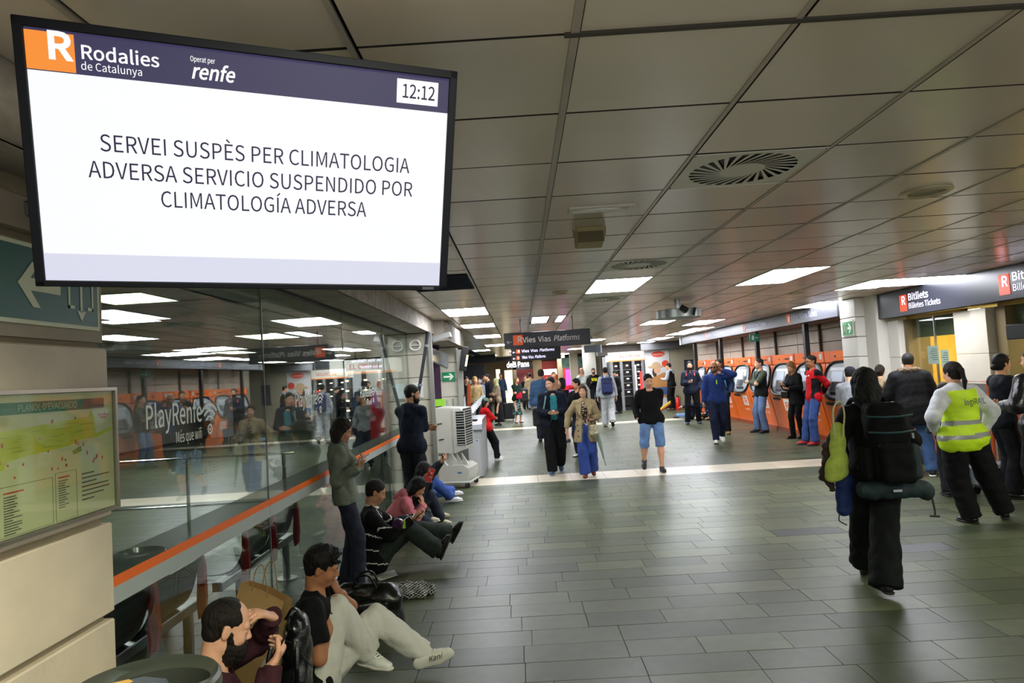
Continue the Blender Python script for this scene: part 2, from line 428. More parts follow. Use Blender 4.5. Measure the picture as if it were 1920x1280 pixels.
# ceiling of the hall behind the glass
lt2 = []
LB = []
for q, m in (([(190, 558), (232, 549), (360, 571), (270, 577)], M_LAMPG), ([(150, 590), (190, 588), (276, 600), (190, 606)], M_LAMP), ([(528, 600), (580, 596), (621, 606), (570, 611)], M_LAMP), ([(495, 616), (555, 611), (584, 616), (530, 619)], M_LAMP),
             ([(278, 664), (310, 660), (353, 665), (320, 669)], M_LAMP), ([(336, 656), (372, 653), (410, 656), (380, 659)], M_LAMP), ([(357, 673), (380, 671), (410, 673), (385, 676)], M_LAMP), ([(608, 654), (635, 651), (664, 654), (640, 657)], M_LAMP),
             ([(185, 633), (210, 628), (265, 634), (230, 637)], M_LAMP), ([(415, 660), (440, 658), (462, 660), (440, 663)], M_LAMPG), ([(485, 679), (510, 676), (534, 678), (515, 681)], M_LAMP), ([(474, 630), (490, 626), (524, 631), (505, 635)], M_LAMPG), ([(512, 627), (535, 624), (568, 630), (545, 633)], M_LAMPG)):
    P = np.array([atZ(x, y_, 2.9) for x, y_ in q]); c = P[:, :2].mean(0)
    LB.append((c[0], c[1], m))
used = []
for cx, cy, m in LB:
    if cx < -14 or cy > 40: continue
    if any(abs(cx-u[0]) < .8 and abs(cy-u[1]) < 1.35 for u in used): continue
    used.append((cx, cy, m))
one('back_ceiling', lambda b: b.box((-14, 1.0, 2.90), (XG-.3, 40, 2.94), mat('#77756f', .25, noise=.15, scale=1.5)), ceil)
for k in range(0, 14):
    one('ceiling_joint', lambda b: b.box((-2.3-.85*k-.008, 1.5, 2.893), (-2.3-.85*k+.008, 38, 2.9), M_GAP), ceil)
one('ceiling_vent', lambda b: b.box((-5.4, 7.2, 2.885), (-3.2, 8.6, 2.897), mat('#23262b', .5)), ceil)

M_LFRAME = mat('#cfcdc8', .4)
def ceiling_light(cx, cy, sx, sy, z, m, label, g='recessed ceiling lights'):
    t = thing('ceiling_light', label, 'ceiling light', (cx, cy, z), g)
    one('frame', lambda b: (b.box((cx-sx/2, cy-sy/2, z-.004), (cx-sx/2+.015, cy+sy/2, z+.02), M_LFRAME), b.box((cx+sx/2-.015, cy-sy/2, z-.004), (cx+sx/2, cy+sy/2, z+.02), M_LFRAME),
        b.box((cx-sx/2+.015, cy-sy/2, z-.004), (cx+sx/2-.015, cy-sy/2+.015, z+.02), M_LFRAME), b.box((cx-sx/2+.015, cy+sy/2-.015, z-.004), (cx+sx/2-.015, cy+sy/2, z+.02), M_LFRAME)), t)
    one('diffuser', lambda b: b.box((cx-sx/2+.015, cy-sy/2+.015, z-.001), (cx+sx/2-.015, cy+sy/2-.015, z+.012), m), t)
    return t
LBL = {(1, 7): 'bright square ceiling light above the middle of the hall, right of the long rail', (-2, 10): 'bright ceiling light nearest the left concrete beam',
       (4, 8): 'large bright ceiling light between the round air diffusers and the ticket machines', (7, 9): 'bright ceiling light left of its twin in front of the ticket office sign',
       (8, 9): 'bright ceiling light right of its twin in front of the ticket office sign', (8, 13): 'bright ceiling light just above the end of the ticket machine sign'}
COLN = {-3: 'above the concrete beam', -2: 'nearest the concrete beam', -1: 'second from the concrete beam', 0: 'just right of the long rail', 1: 'of the swirl diffusers', 3: 'left of the large light', 4: 'of the large light', 5: 'right of the large light', 6: 'second from the machine sign', 7: 'nearest the machine sign', 8: 'nearest the ticket office'}
ORD = ['first', 'second', 'third', 'fourth', 'fifth', 'sixth', 'seventh', 'eighth', 'ninth', 'tenth', 'eleventh', 'twelfth', 'thirteenth']
_rk = {}
for a, b_, c, d, m in sorted(LIGHTS, key=lambda q: q[2]):
    k = (round((a-X0)/DX), int(c))
    ceiling_light((a+b_)/2, (c+d)/2, b_-a-.01, d-c-.01, H_CEIL-.002, m, LBL.get(k, 'ceiling light, %s from camera in the column %s' % (ORD[_rk.setdefault(k[0], 0)], COLN.get(k[0], ''))), 'recessed ceiling lights of the hall'); _rk[k[0]] = _rk.get(k[0], 0)+1
for i, (cx, cy, m) in enumerate(sorted(used, key=lambda q: q[0]/q[1])):
    ceiling_light(cx, cy, .7, 1.3, 2.895, m, 'lit ceiling panel behind the glass wall, %s counted from the stone pillar' % ORD[i], 'ceiling lights behind the glass wall')

# swirl diffusers
M_DIFF = mat('#eae3d6', .45)
def swirl(x, y_, label):
    cx, cy = x+DX/2, y_+DY/2; t = thing('air_diffuser', label, 'air diffuser', (cx, cy, H_CEIL), None)
    # the plate is a ring-wise mesh with real slots: centre disc, outer plate with the blades between
    N_ = 28; r0, r1 = .12, .285; b = MB(); z = H_CEIL-.003
    n = 56; hx, hy = DX/2-.012, DY/2-.008
    def sq(a):
        c_, s_ = math.cos(a), math.sin(a); k = min(hx/max(1e-6, abs(c_)), hy/max(1e-6, abs(s_))); return (cx+c_*k, cy+s_*k, z)
    V = []
    for i in range(n):
        a = 2*math.pi*i/n; V += [sq(a), (cx+r1*math.cos(a), cy+r1*math.sin(a), z)]
    b.add(V, [(2*i, 2*((i+1) % n), 2*((i+1) % n)+1, 2*i+1) for i in range(n)], M_DIFF)
    b.add([(cx+r0*math.cos(2*math.pi*i/n), cy+r0*math.sin(2*math.pi*i/n), z) for i in range(n)], [tuple(range(n))], M_DIFF)
    tw = .55
    for i in range(N_):
        a0 = 2*math.pi*i/N_; w0, w1 = .135, .135
        P = []
        for (r, da, aa) in ((r0, -w0*.8, 0), (r0, w0*.55, 0), (r1, w1*.42, tw), (r1, -w1*.42, tw)):
            P.append((cx+r*math.cos(a0+da*.8+aa), cy+r*math.sin(a0+da*.8+aa), z))
        # blade twisted: one long edge dips into the opening
        P[1] = (P[1][0], P[1][1], z+.001); b.add(P, [(0, 1, 2, 3)], M_DIFF)
    b.build('face_plate', t, fix=False)
    one('plenum', lambda b: b.box((cx-hx, cy-hy, H_CEIL+.012), (cx+hx, cy+hy, H_CEIL+.02), M_BLACK), t)
    one('rim', lambda b: b.tube([(cx-hx, cy-hy, z), (cx+hx, cy-hy, z), (cx+hx, cy+hy, z), (cx-hx, cy+hy, z)], .003, M_DIFF, 6, closed=True), t)
swirl(*DIFF[0][:2], 'large square air diffuser with a swirl of dark slots, nearest in the ceiling')
swirl(*DIFF[1][:2], 'second swirl air diffuser, beside the bright square ceiling light')
swirl(*DIFF[2][:2], 'far swirl air diffuser behind the bright square ceiling light')
# dark louvred vent beside the display
t = thing('ceiling_vent', 'dark blue-grey louvred ceiling vent beside the lower right corner of the display', 'vent', (-.8, 7.5, H_CEIL))
one('backing', lambda b: b.box((railx(-2)+.01, 6.91, H_CEIL), (railx(-1)-.02, 8.09, H_CEIL+.01), M_BLACK), t)
for i in range(14):
    yy = 6.95+i*.083; one('slat', lambda b: b.obox((railx(-1.5)-.005, yy, H_CEIL-.004), (.33, .026, .004), mat('#3c4350', .4), Matrix.Rotation(.35, 3, 'X')), t)
# round downlights
for (px, py), r, lb in (((1737, 358), .155, 'round recessed downlight with a metal rim, near the top right of the ceiling'), ((1050, 547), .11, 'small round recessed downlight left of the bright square ceiling light'), ((1493, 549), .12, 'small round recessed downlight below the large ceiling light')):
    P = atZ(px, py, H_CEIL); t = thing('downlight', lb, 'downlight', tuple(P))
    one('rim', lambda b: b.lathe((P[0], P[1], P[2]-.012), [(r*.72, .0), (r*.86, -.01), (r, .0), (r, .01)], mat('#cdbf9f', .35, .3), 32), t, True)
    one('lens', lambda b: b.lathe((P[0], P[1], P[2]-.006), [(.001, .002), (r*.4, 0), (r*.74, -.001)], mat('#8d8468', .4), 32), t, True)
# emergency light
P = atZ(1126, 390, H_CEIL); t = thing('emergency_light', 'narrow recessed emergency light in a white frame, above the beige loudspeaker box', 'emergency light', tuple(P))
one('frame', lambda b: [b.box((P[0]-.21, P[1]-.075+dy_, P[2]-.012), (P[0]+.21, P[1]-.075+dy_+.03, P[2]), M_DIFF) for dy_ in (0, .12)]+[b.box((P[0]+s*.195-.015, P[1]-.045, P[2]-.012), (P[0]+s*.195+.015, P[1]+.045, P[2]), M_DIFF) for s in (-1, 1)], t)
one('lens', lambda b: b.box((P[0]-.18, P[1]-.045, P[2]-.006), (P[0]+.18, P[1]+.045, P[2]), mat('#e8e6de', .15, noise=.15, scale=8, coat=.5)), t)
# loudspeaker box
P = atZ(1105, 440, 2.9); t = thing('loudspeaker', 'small beige loudspeaker box hanging under the ceiling', 'loudspeaker', (P[0], P[1], H_CEIL))
MSP = mat('#ab9c74', .5, noise=.08, scale=6)
one('housing', lambda b: b.obox((P[0], P[1]+.02, 2.885), (.105, .09, .058), MSP, Matrix.Rotation(-.15, 3, 'X'), .01), t)
one('grille', lambda b: b.obox((P[0], P[1]-.075, 2.872), (.095, .006, .04), mat('#6f6448', .6, bump=.5, bscale=200), Matrix.Rotation(-.15, 3, 'X')), t)
one('bracket', lambda b: (b.tube([(P[0]+.115, P[1], 2.885), (P[0]+.12, P[1], H_CEIL)], .006, MSP), b.tube([(P[0]-.115, P[1], 2.885), (P[0]-.12, P[1], H_CEIL)], .006, MSP)), t)
# drum fitting with camera
P = atY(1271, 589, 11.0); t = thing('ceiling_drum', 'round grey metal drum fitting hanging below the ceiling before the ticket machines', 'camera mount', (P[0], P[1], H_CEIL))
one('drum', lambda b: b.lathe((P[0], P[1], P[2]), [(.001, .07), (.35, .07), (.36, .06), (.36, -.06), (.35, -.07), (.001, -.07)], mat('#8a8f88', .35, .5), 40), t, True)
one('stem', lambda b: b.tube([(P[0], P[1], P[2]+.06), (P[0], P[1], H_CEIL)], .05, M_STEEL, 16), t, True)
one('camera_head', lambda b: (b.tube([(P[0]-.03, P[1]-.37, P[2]+.08), (P[0]+.05, P[1]-.42, P[2]+.02)], .045, M_BLACK, 12), b.tube([(P[0]+.2, P[1]-.33, P[2]+.06), (P[0]+.16, P[1]-.36, P[2]-.05)], .02, M_BLACK, 8)), t)

# ================================================================ LEFT: stone pillar, glass wall, beam
XP = -1.7
pil = struct('wall_left_pillar')
zs = [0, .31, .675, 1.036, 1.42, 1.785, 2.13]
for a, b_ in zip(zs[:-1], zs[1:]):
    one('stone_block', lambda b: b.box((XP-.45, .6, a+.006), (XP, 2.8, b_-.022), M_STONE, .006), pil)
one('pillar_core', lambda b: b.box((XP-.42, .65, 0), (XP-.03, 2.77, H_CEIL-.002), mat('#8f8369', .8, noise=.1, scale=5)), pil)
one('pillar_cap', lambda b: b.box((XP-.43, .62, 2.13), (XP-.012, 2.79, 2.47), mat('#a89c8a', .7, noise=.1, scale=4)), pil)
one('pillar_lintel', lambda b: b.box((XP-.45, .6, 2.50), (XP+.03, 2.83, 2.62), mat('#9c8f80', .7, noise=.12, scale=4), .01), pil)
# wall behind: solid part toward the camera side
one('wall_left', lambda b: b.box((-2.6, -1.5, 0), (-2.15, .6, H_CEIL), M_STONE), None, kind='structure')

beam = struct('trim_1')
one('concrete_beam', lambda b: b.box((XG-.32, 1.0, 2.70), (-1.52, 12.2, H_CEIL-.001), mat('#9f968a', .8, noise=.22, scale=5, bump=.2, bscale=20)), beam)
one('beam_edge', lambda b: b.box((-1.53, 1.0, 2.70), (-1.505, 12.2, H_CEIL-.003), mat('#a39a90', .8, noise=.3, scale=9)), beam)
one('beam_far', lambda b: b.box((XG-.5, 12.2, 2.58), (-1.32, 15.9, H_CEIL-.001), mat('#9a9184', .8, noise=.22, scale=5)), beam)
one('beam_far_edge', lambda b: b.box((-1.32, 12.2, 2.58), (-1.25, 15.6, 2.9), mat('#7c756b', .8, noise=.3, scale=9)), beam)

gw = struct('window_1')
M_GL = glass_mat((.88, .92, .90), .075, .008, 1.35)
JY = [2.8, 5.05, 7.37, 9.55, 11.55]
M_BG = mat('#4a5a4e', .4, alpha=.42, key='band'); M_BO = mat('#fb7420', .5); M_BLG = mat('#aeb8b3', .4, noise=.05, scale=3)
M_FROST = mat('#f4fbf2', .6, key='fr'); M_FROST2 = mat('#9aa8a2', .5, alpha=.38, key='fr2')
for i in range(4):
    a, b_ = JY[i], JY[i+1]
    pane = one('glass_pane', lambda b: b.box((XG-.012, a+.004, .02), (XG, b_-.004, 2.70), M_GL), gw)
    one('dark_band', lambda b: b.box((XG+.001, a+.004, 1.093), (XG+.002, b_-.004, 1.19), M_BG), pane)
    one('orange_band', lambda b: b.box((XG+.001, a+.004, 1.045), (XG+.002, b_-.004, 1.093), M_BO), pane)
    one('grey_band', lambda b: b.box((XG+.001, a+.004, .965), (XG+.002, b_-.004, 1.045), M_BLG), pane)
    if i < 3:
        oy = a+.62+(.04 if i else 0)
        text('lettering', 'PlayRenfe', (XG+.002, oy, 1.735), (0, 1, 0), (0, 0, 1), .165, M_FROST, pane, bold=.012, fit=.60)
        text('lettering', 'Més que wifi', (XG+.002, oy+.30, 1.635), (0, 1, 0), (0, 0, 1), .085, M_FROST, pane, fit=.30)
        def wifi(b):
            cy, cz = oy+.715, 1.70
            for r, w in ((.05, .014), (.085, .016), (.12, .018)):
                arc = [(XG+.0025, cy+r*math.sin(t_), cz+r*math.cos(t_)) for t_ in np.linspace(-.85, .85, 14)]; arc2 = [(XG+.0025, cy+(r+w)*math.sin(t_), cz+(r+w)*math.cos(t_)) for t_ in np.linspace(-.85, .85, 14)]
                b.add(arc+arc2, [(k, k+1, k+15, k+14) for k in range(13)], M_FROST)
            # round play badge: ring with a triangle
            c2 = (cy, cz-.02); n = 20
            o_ = [(XG+.0025, c2[0]+.032*math.cos(k*6.2832/n), c2[1]+.032*math.sin(k*6.2832/n)) for k in range(n)]; i_ = [(XG+.0025, c2[0]+.02*math.cos(k*6.2832/n), c2[1]+.02*math.sin(k*6.2832/n)) for k in range(n)]
            b.add(o_+i_, [(k, (k+1) % n, n+(k+1) % n, n+k) for k in range(n)], M_FROST)
            b.add([(XG+.0025, c2[0]-.008, c2[1]-.011), (XG+.0025, c2[0]+.012, c2[1]), (XG+.0025, c2[0]-.008, c2[1]+.011)], [(0, 1, 2)], M_FROST)
        one('wifi_symbol', wifi, pane)
        text('lettering', 'renfe', (XG+.002, oy+.30, 1.50), (0, 1, 0), (0, 0, 1), .12, M_FROST2, pane, bold=.012, shear=.2)
        text('lettering', 'Rodalies', (XG+.002, oy+.46, 1.42), (0, 1, 0), (0, 0, 1), .09, M_FROST2, pane, bold=.006)
        text('lettering', 'renfe', (XG+.002, oy+.95, 1.56), (0, 1, 0), (0, 0, 1), .12, M_FROST2, pane, bold=.012, shear=.2)
    one('glass_joint', lambda b: b.box((XG-.012, b_-.004, .02), (XG+.001, b_+.004, 2.70), mat('#6e7772', .3)), gw)
one('top_channel', lambda b: b.box((XG-.03, 2.8, 2.672), (XG+.015, 11.55, 2.699), M_DARK), gw)
one('floor_channel', lambda b: b.box((XG-.03, 2.8, .0), (XG+.015, 11.55, .035), metal('#6c6f6e', .4)), gw)

# ---- hall behind the glass
wb = struct('wall_back_left')
one('far_wall', lambda b: b.box((-14.3, 1, 0), (-14, 40, 2.9), mat('#8b8577', .7, noise=.1, scale=1)), wb)
one('side_wall', lambda b: b.box((-14, 1.0, 0), (-2.6, 1.1, 2.9), mat('#6b685f', .7)), wb)
one('end_wall', lambda b: b.box((-14, 30, 0), (-5.2, 30.3, 2.9), mat('#7d776a', .7, noise=.1, scale=1)), wb)
for x, y_ in ((-12.8, 29),):
    one('pillar', lambda b: [b.box((x-.35, y_-.35, z), (x+.35, y_+.35, z+.47), M_STONE2, .01) for z in (0, .48, .96, 1.44, 1.92, 2.4)], wb)
def kiosk(x, y_, w, lab, sgn):
    t = thing('shop_kiosk', lab, 'kiosk', (x, y_, 0))
    one('body', lambda b: (b.box((x-w/2, y_, 0), (x+w/2, y_+.9, .12), M_DARK), b.box((x-w/2, y_+.5, .12), (x+w/2, y_+.9, 2.2), mat('#2b2a2b', .4)), b.box((x-w/2, y_, .12), (x-w/2+.06, y_+.5, 2.2), M_STEEL), b.box((x+w/2-.06, y_, .12), (x+w/2, y_+.5, 2.2), M_STEEL)), t)
    s_ = one('sign_box', lambda b: (b.box((x-w/2-.05, y_-.1, 2.2), (x+w/2+.05, y_+.9, 2.62), mat('#e9e4da', .5, emit=.8)), b.box((x-w/2-.05, y_-.11, 2.2), (x+w/2+.05, y_-.1, 2.25), mat('#f08a3c', .5, emit=1.0))), t)
    text('lettering', sgn, (x-w*.22, y_-.102, 2.34), (1, 0, 0), (0, 0, 1), .2, mat('#d8452a', .5, emit=.4), s_, bold=.01)
    n = max(2, int(w/.55))
    for i in range(n):
        x0 = x-w/2+.1+(w-.2)*i/n; x1 = x0+(w-.2)/n-.05
        one('shelf_column', lambda b: (b.box((x0, y_+.28, .2), (x1, y_+.5, 2.1), mat('#14151a', .3)), [b.box((x0+.03, y_+.12, z), (x1-.03, y_+.3, z+.02), M_STEEL) for z in (.6, .9, 1.2, 1.5, 1.8)]), t)
        one('shelf_lamp', lambda b: [b.obox(((x0+x1)/2, y_+.27, z+.2), (.05, .01, .025), mat('#fff2c8', .5, emit=4)) for z in (.6, .9, 1.2, 1.5, 1.8)], t)
    return t
kiosk(-4.7, 20.5, 1.9, 'glowing kiosk with an orange-edged white sign seen behind the glass wall', 'EL CRUSH')
# benches behind the glass: perforated seats with red arms
M_RED = mat('#a01c18', .35, noise=.08, scale=6)
def perf():
    m = bpy.data.materials.new('perforated'); m.use_nodes = True; nt = m.node_tree; b = nt.nodes['Principled BSDF']; N = nt.nodes.new; Lk = nt.links.new
    tc = N('ShaderNodeTexCoord'); mp = N('ShaderNodeMapping'); mp.inputs['Scale'].default_value = (55, 55, 55); Lk(tc.outputs['Object'], mp.inputs[0])
    v = N('ShaderNodeTexVoronoi'); v.inputs['Randomness'].default_value = 0; v.inputs['Scale'].default_value = 1; Lk(mp.outputs[0], v.inputs[0])
    c = N('ShaderNodeMath'); c.operation = 'LESS_THAN'; c.inputs[1].default_value = .28; Lk(v.outputs[0], c.inputs[0])
    mx = N('ShaderNodeMix'); mx.data_type = 'RGBA'; Lk(c.outputs[0], mx.inputs[0]); mx.inputs[6].default_value = (*lin('#4d5450'), 1); mx.inputs[7].default_value = (*lin('#0c0e0d'), 1)
    Lk(mx.outputs[2], b.inputs['Base Color']); b.inputs['Metallic'].default_value = .6; b.inputs['Roughness'].default_value = .4
    return m
M_PERF = perf()
XB = -2.42
def bench(y0, n, label):
    t = thing('bench', label, 'bench', (XB, y0, 0), None); w = .62
    one('beam', lambda b: b.box((XB-.06, y0-.22, .36), (XB+.02, y0+n*w+.22, .43), metal('#9a9d9c', .4), .006), t)
    for i in range(n):
        a = y0+i*w
        seat = bez([(XB-.42, 0, .46), (XB-.2, 0, .425), (XB-.03, 0, .45), (XB+.06, 0, .55), (XB+.12, 0, .76)], 4)
        def sh(b):
            V = []; 
            for p in seat: V += [(p[0], a+.03, p[2]), (p[0], a+w-.03, p[2])]
            V2 = [(v[0]+.008, v[1], v[2]-.008) for v in V]; m_ = len(seat)
            b.add(V+V2, [(2*k, 2*k+1, 2*k+3, 2*k+2) for k in range(m_-1)]+[(2*m_+2*k, 2*m_+2*k+2, 2*m_+2*k+3, 2*m_+2*k+1) for k in range(m_-1)], M_PERF)
        one('seat', sh, t, True)
    for i in range(n+1):
        a = y0+i*w
        pr = [(XB+.13, .80), (XB+.15, .70), (XB+.155, .50), (XB+.14, .37), (XB+.10, .34), (XB+.09, .44), (XB+.10, .60), (XB+.105, .78)]
        ar = one('armrest', lambda b: b.prism([(x, a-.02, z) for x, z in pr], (0, .04, 0), M_RED), t)
        one('bolt', lambda b: [b.lathe((XB+.13, a-.022, z), [(.001, 0), (.008, .001), (.008, .004)], M_CHROME, 8, 1) for z in (.76, .5)], ar)
    for i in (0, n):
        a = y0+i*w*.9+.2
        one('leg', lambda b: b.tube([(XB-.02, a, .36), (XB-.02, a, .02)], .035, M_STEEL, 12), t); one('foot_plate', lambda b: b.lathe((XB-.02, a, 0), [(.001, .02), (.1, .02), (.11, .0)], M_STEEL, 16), t)
bench(3.55, 2, 'perforated steel bench with red arms behind the glass, nearest the stone pillar')
bench(5.55, 2, 'perforated steel bench with red arms behind the glass, beside the standing woman')
t = thing('steel_bin', 'round stainless steel bin behind the glass between the benches', 'bin', (-3.2, 5.6, 0))
one('body', lambda b: b.lathe((-3.2, 5.6, 0), [(.001, 0), (.22, 0), (.22, .62), (.2, .64), (.19, .6), (.001, .58)], M_CHROME, 28), t, True)
one('red_ring', lambda b: b.lathe((-3.2, 5.6, .4), [(.221, 0), (.226, .01), (.226, .05), (.221, .06)], M_RED, 28), t, True)
# handrail behind the glass
t = thing('handrail', 'thin steel barrier rail in the hall behind the glass', 'railing', (-5, 9.5, 0))
one('rail', lambda b: (b.tube([(-7.5, 9.5, 1.0), (-3.2, 9.5, 1.0)], .02, M_CHROME), b.tube([(-7.5, 9.5, .35), (-3.2, 9.5, .35)], .015, M_CHROME)), t)
for i in range(4): one('post', lambda b: b.tube([(-7.4+i*1.35, 9.5, 0), (-7.4+i*1.35, 9.5, 1.0)], .025, M_CHROME), t)

# ---- sign on the pillar: green exit panel
GREEN = mat('#0a5a4c', .4, noise=.05, scale=3); PALE = mat('#d9dfc0', .5)
t = thing('exit_sign', 'green emergency exit panel with arrow on the stone pillar, partly behind the display', 'sign', (XP, 2.4, 2.3))
one('backing', lambda b: b.box((XP-.011, 2.08, 2.175), (XP+.006, 2.745, 2.46), PALE), t)
one('green_face', lambda b: b.box((XP+.006, 2.095, 2.19), (XP+.009, 2.73, 2.445), GREEN), t)
xs = XP+.010
def arrow(b, y_, z, s, m, dr=-1, x=None, t_=.001):
    x = xs if x is None else x
    P = [(0, 0), (.45, .5), (.68, .5), (.38, .14), (1.35, .14), (1.35, -.14), (.38, -.14), (.68, -.5), (.45, -.5)]
    b.prism([(x, y_-dr*p[0]*s, z+p[1]*s) for p in P], (t_, 0, 0), m)
one('arrow', lambda b: arrow(b, 2.29, 2.315, .16, PALE), t)
one('door_symbol', lambda b: (b.box((xs, 2.55, 2.25), (xs+.001, 2.56, 2.42), PALE), b.box((xs, 2.55, 2.25), (xs+.001, 2.585, 2.262), PALE), b.box((xs, 2.69, 2.25), (xs+.001, 2.70, 2.42), PALE), b.box((xs, 2.665, 2.25), (xs+.001, 2.70, 2.262), PALE),
    b.box((xs, 2.62, 2.24), (xs+.001, 2.632, 2.42), PALE), b.prism([(xs, 2.60, 2.245), (xs, 2.652, 2.245), (xs, 2.626, 2.205)], (.001, 0, 0), PALE)), t)

# ---- evacuation plan
t = thing('evacuation_plan', 'framed evacuation map behind glass mounted on the stone pillar', 'map board', (XP, 2.3, 1.7))
y0, y1, z0, z1 = 1.55, 2.79, 1.455, 1.945
PAPER = mat('#b6ba90', .5, noise=.08, scale=2.5); XF = XP+.03
one('back_box', lambda b: b.box((XP-.002, y0, z0), (XF-.004, y1, z1), M_DARK), t)
one('paper', lambda b: b.box((XF-.004, y0+.015, z0+.015), (XF-.002, y1-.015, z1-.015), PAPER), t)
fr = metal('#a9a594', .3)
one('frame', lambda b: (b.box((XP, y0, z1-.013), (XF+.012, y1, z1), fr), b.box((XP, y0, z0), (XF+.012, y1, z0+.013), fr), b.box((XP, y1-.012, z0+.013), (XF+.012, y1, z1-.013), fr), b.box((XP, y0, z0+.013), (XF+.012, y0+.012, z1-.013), fr)), t)
XT = XF-.0015
one('title_bar', lambda b: (b.box((XT-.001, y0+.05, 1.865), (XT, 2.59, 1.905), mat('#1d6a4c', .5)), b.box((XT-.001, 2.59, 1.865), (XT, 2.72, 1.905), mat('#6a4a34', .5))), t)
text('lettering', "PLANOL D'EVACUACIO", (XT, 2.25, 1.874), (0, 1, 0), (0, 0, 1), .032, mat('#8fc4ac', .5), t, depth=.0006, fit=.30)
def plan(b):
    g_ = mat('#a9b21e', .5); g2 = mat('#7f8c1c', .5)
    pts = [(2.07, 1.80), (2.13, 1.812), (2.62, 1.835), (2.64, 1.86), (2.655, 1.83), (2.665, 1.77), (2.655, 1.755), (2.58, 1.752), (2.50, 1.735), (2.30, 1.725), (2.20, 1.715), (2.18, 1.69), (2.12, 1.69), (2.115, 1.72), (2.05, 1.735)]
    b.prism([(XT, y_, z_) for y_, z_ in pts], (.0006, 0, 0), g_)
    b.prism([(XT, y_, z_) for y_, z_ in [(2.655, 1.765), (2.76, 1.785), (2.762, 1.775), (2.66, 1.75)]], (.0006, 0, 0), g_)
    b.prism([(XT, y_, z_) for y_, z_ in [(2.52, 1.715), (2.57, 1.73), (2.575, 1.71), (2.53, 1.70)]], (.0006, 0, 0), g2)
    r_ = random.Random(4)
    for _ in range(26): 
        y_, z_ = r_.uniform(2.15, 2.6), r_.uniform(1.735, 1.825); w = r_.uniform(.02, .1)
        b.box((XT+.0007, y_, z_), (XT+.0009, y_+w, z_+.0016), g2)
one('map_drawing', plan, t)
def marks(b):
    r_ = random.Random(9); m = mat('#b03224', .5); k_ = mat('#4a5038', .5)
    for _ in range(26): y_, z_ = r_.uniform(2.1, 2.72), r_.uniform(1.655, 1.84); b.box((XT+.001, y_, z_), (XT+.0012, y_+.007, z_+r_.uniform(.006, .016)), m)
    for x_, n, z_, w in ((1.98, 13, 1.60, .10), (2.18, 15, 1.612, .09), (2.44, 12, 1.625, .06)):
        b.box((XT, x_, z_), (XT+.001, x_+w, z_+.005), m)
        for i in range(n): b.box((XT, x_, z_-.012-i*.0085), (XT+.001, x_+r_.uniform(.4, 1)*w, z_-.0085-i*.0085), k_)
    for i in range(7): b.box((XT, 2.57, 1.62-i*.016), (XT+.001, 2.57+r_.uniform(.07, .17), 1.625-i*.016), k_)
    for (a0, a1, b0, b1) in ((1.96, 2.14, 1.475, 1.625), (2.16, 2.41, 1.475, 1.635), (2.425, 2.54, 1.475, 1.645)):
        b.tube([(XT, a0, b0), (XT, a1, b0), (XT, a1, b1), (XT, a0, b1)], .0009, k_, 4, closed=True)
    b.box((XT, 2.68, 1.835), (XT+.001, 2.745, 1.841), m); b.box((XT, 2.695, 1.825), (XT+.001, 2.73, 1.831), m)
one('map_legend', marks, t)
one('cover_glass', lambda b: b.box((XF+.003, y0+.012, z0+.013), (XF+.006, y1-.012, z1-.013), glass_mat((.95, .96, .93), .05, .03, 1.0)), t)
# ================================================================ COLUMNS, left middle
M_TILEW = mat('#b9b1a0', .45, noise=.07, scale=3)
c1 = struct('wall_column')
for a in range(7):
    z0_, z1_ = .02+a*.385, .02+(a+1)*.385
    if z1_ > 2.70: z1_ = 2.69
    for i in range(1): one('stone_slab', lambda b: b.box((-1.96, 11.56, z0_+.004), (-1.54, 12.1, z1_-.006), M_TILEW, .004), c1)
one('core', lambda b: b.box((-1.95, 11.58, 0), (-1.56, 12.08, 2.699), mat('#6f695c', .8)), c1)
one('metal_post', lambda b: b.box((-1.535, 11.5, 0), (-1.47, 11.58, 2.69), mat('#9b9a92', .35, .5)), c1)
P = atY(778, 647, 11.5)
t = thing('wall_lamp', 'round white wall lamp high on the tiled column beside the glass wall', 'wall lamp', tuple(P))
one('ring', lambda b: b.tube([(P[0]+.085*math.cos(a), 11.52, P[2]+.085*math.sin(a)) for a in np.linspace(0, 6.2832, 29)[:-1]], .014, mat('#e6e4dc', .4), 8, closed=True), t, True)
one('disc', lambda b: b.lathe((P[0], 11.53, P[2]), [(.001, 0), (.08, 0), (.085, .02)], mat('#a8a498', .5), 28, 1), t, True)
one('bar', lambda b: b.box((P[0]-.08, 11.50, P[2]-.006), (P[0]+.08, 11.52, P[2]+.006), mat('#e6e4dc', .4)), t)
a_ = atY(803, 628, 11.35); b2 = atY(781, 762, 11.35)
t = thing('drain_pipe', 'dark slanting pipe in front of the tiled column', 'pipe', tuple(a_))
one('pipe', lambda b: b.tube([a_+np.array([0, 0, .06]), b2, (b2[0]-.02, 11.4, .0)], .028, mat('#20242b', .35), 10), t, True)
for f_ in (.15, .7): one('clamp', lambda b: b.tube([a_*(1-f_)+b2*f_-np.array([0, 0, .02]), a_*(1-f_)+b2*f_+np.array([0, 0, .02])], .036, M_STEEL, 10), t)
P = atY(750, 728, 11.5)
t = one('paper_notice', lambda b: b.box((-1.83, 11.545, 1.60), (-1.66, 11.555, 1.86), mat('#c4ccc8', .6)), None); tag(t, 'white paper notice taped on the tiled column', 'notice')
c2 = struct('wall_column_far')
for a in range(7):
    z0_, z1_ = .02+a*.37, .02+(a+1)*.37
    one('stone_slab', lambda b: b.box((-1.9, 14.8, z0_+.004), (-1.37, 15.3, min(2.57, z1_)-.006), mat('#cbc6b6', .45, noise=.07, scale=3), .004), c2)
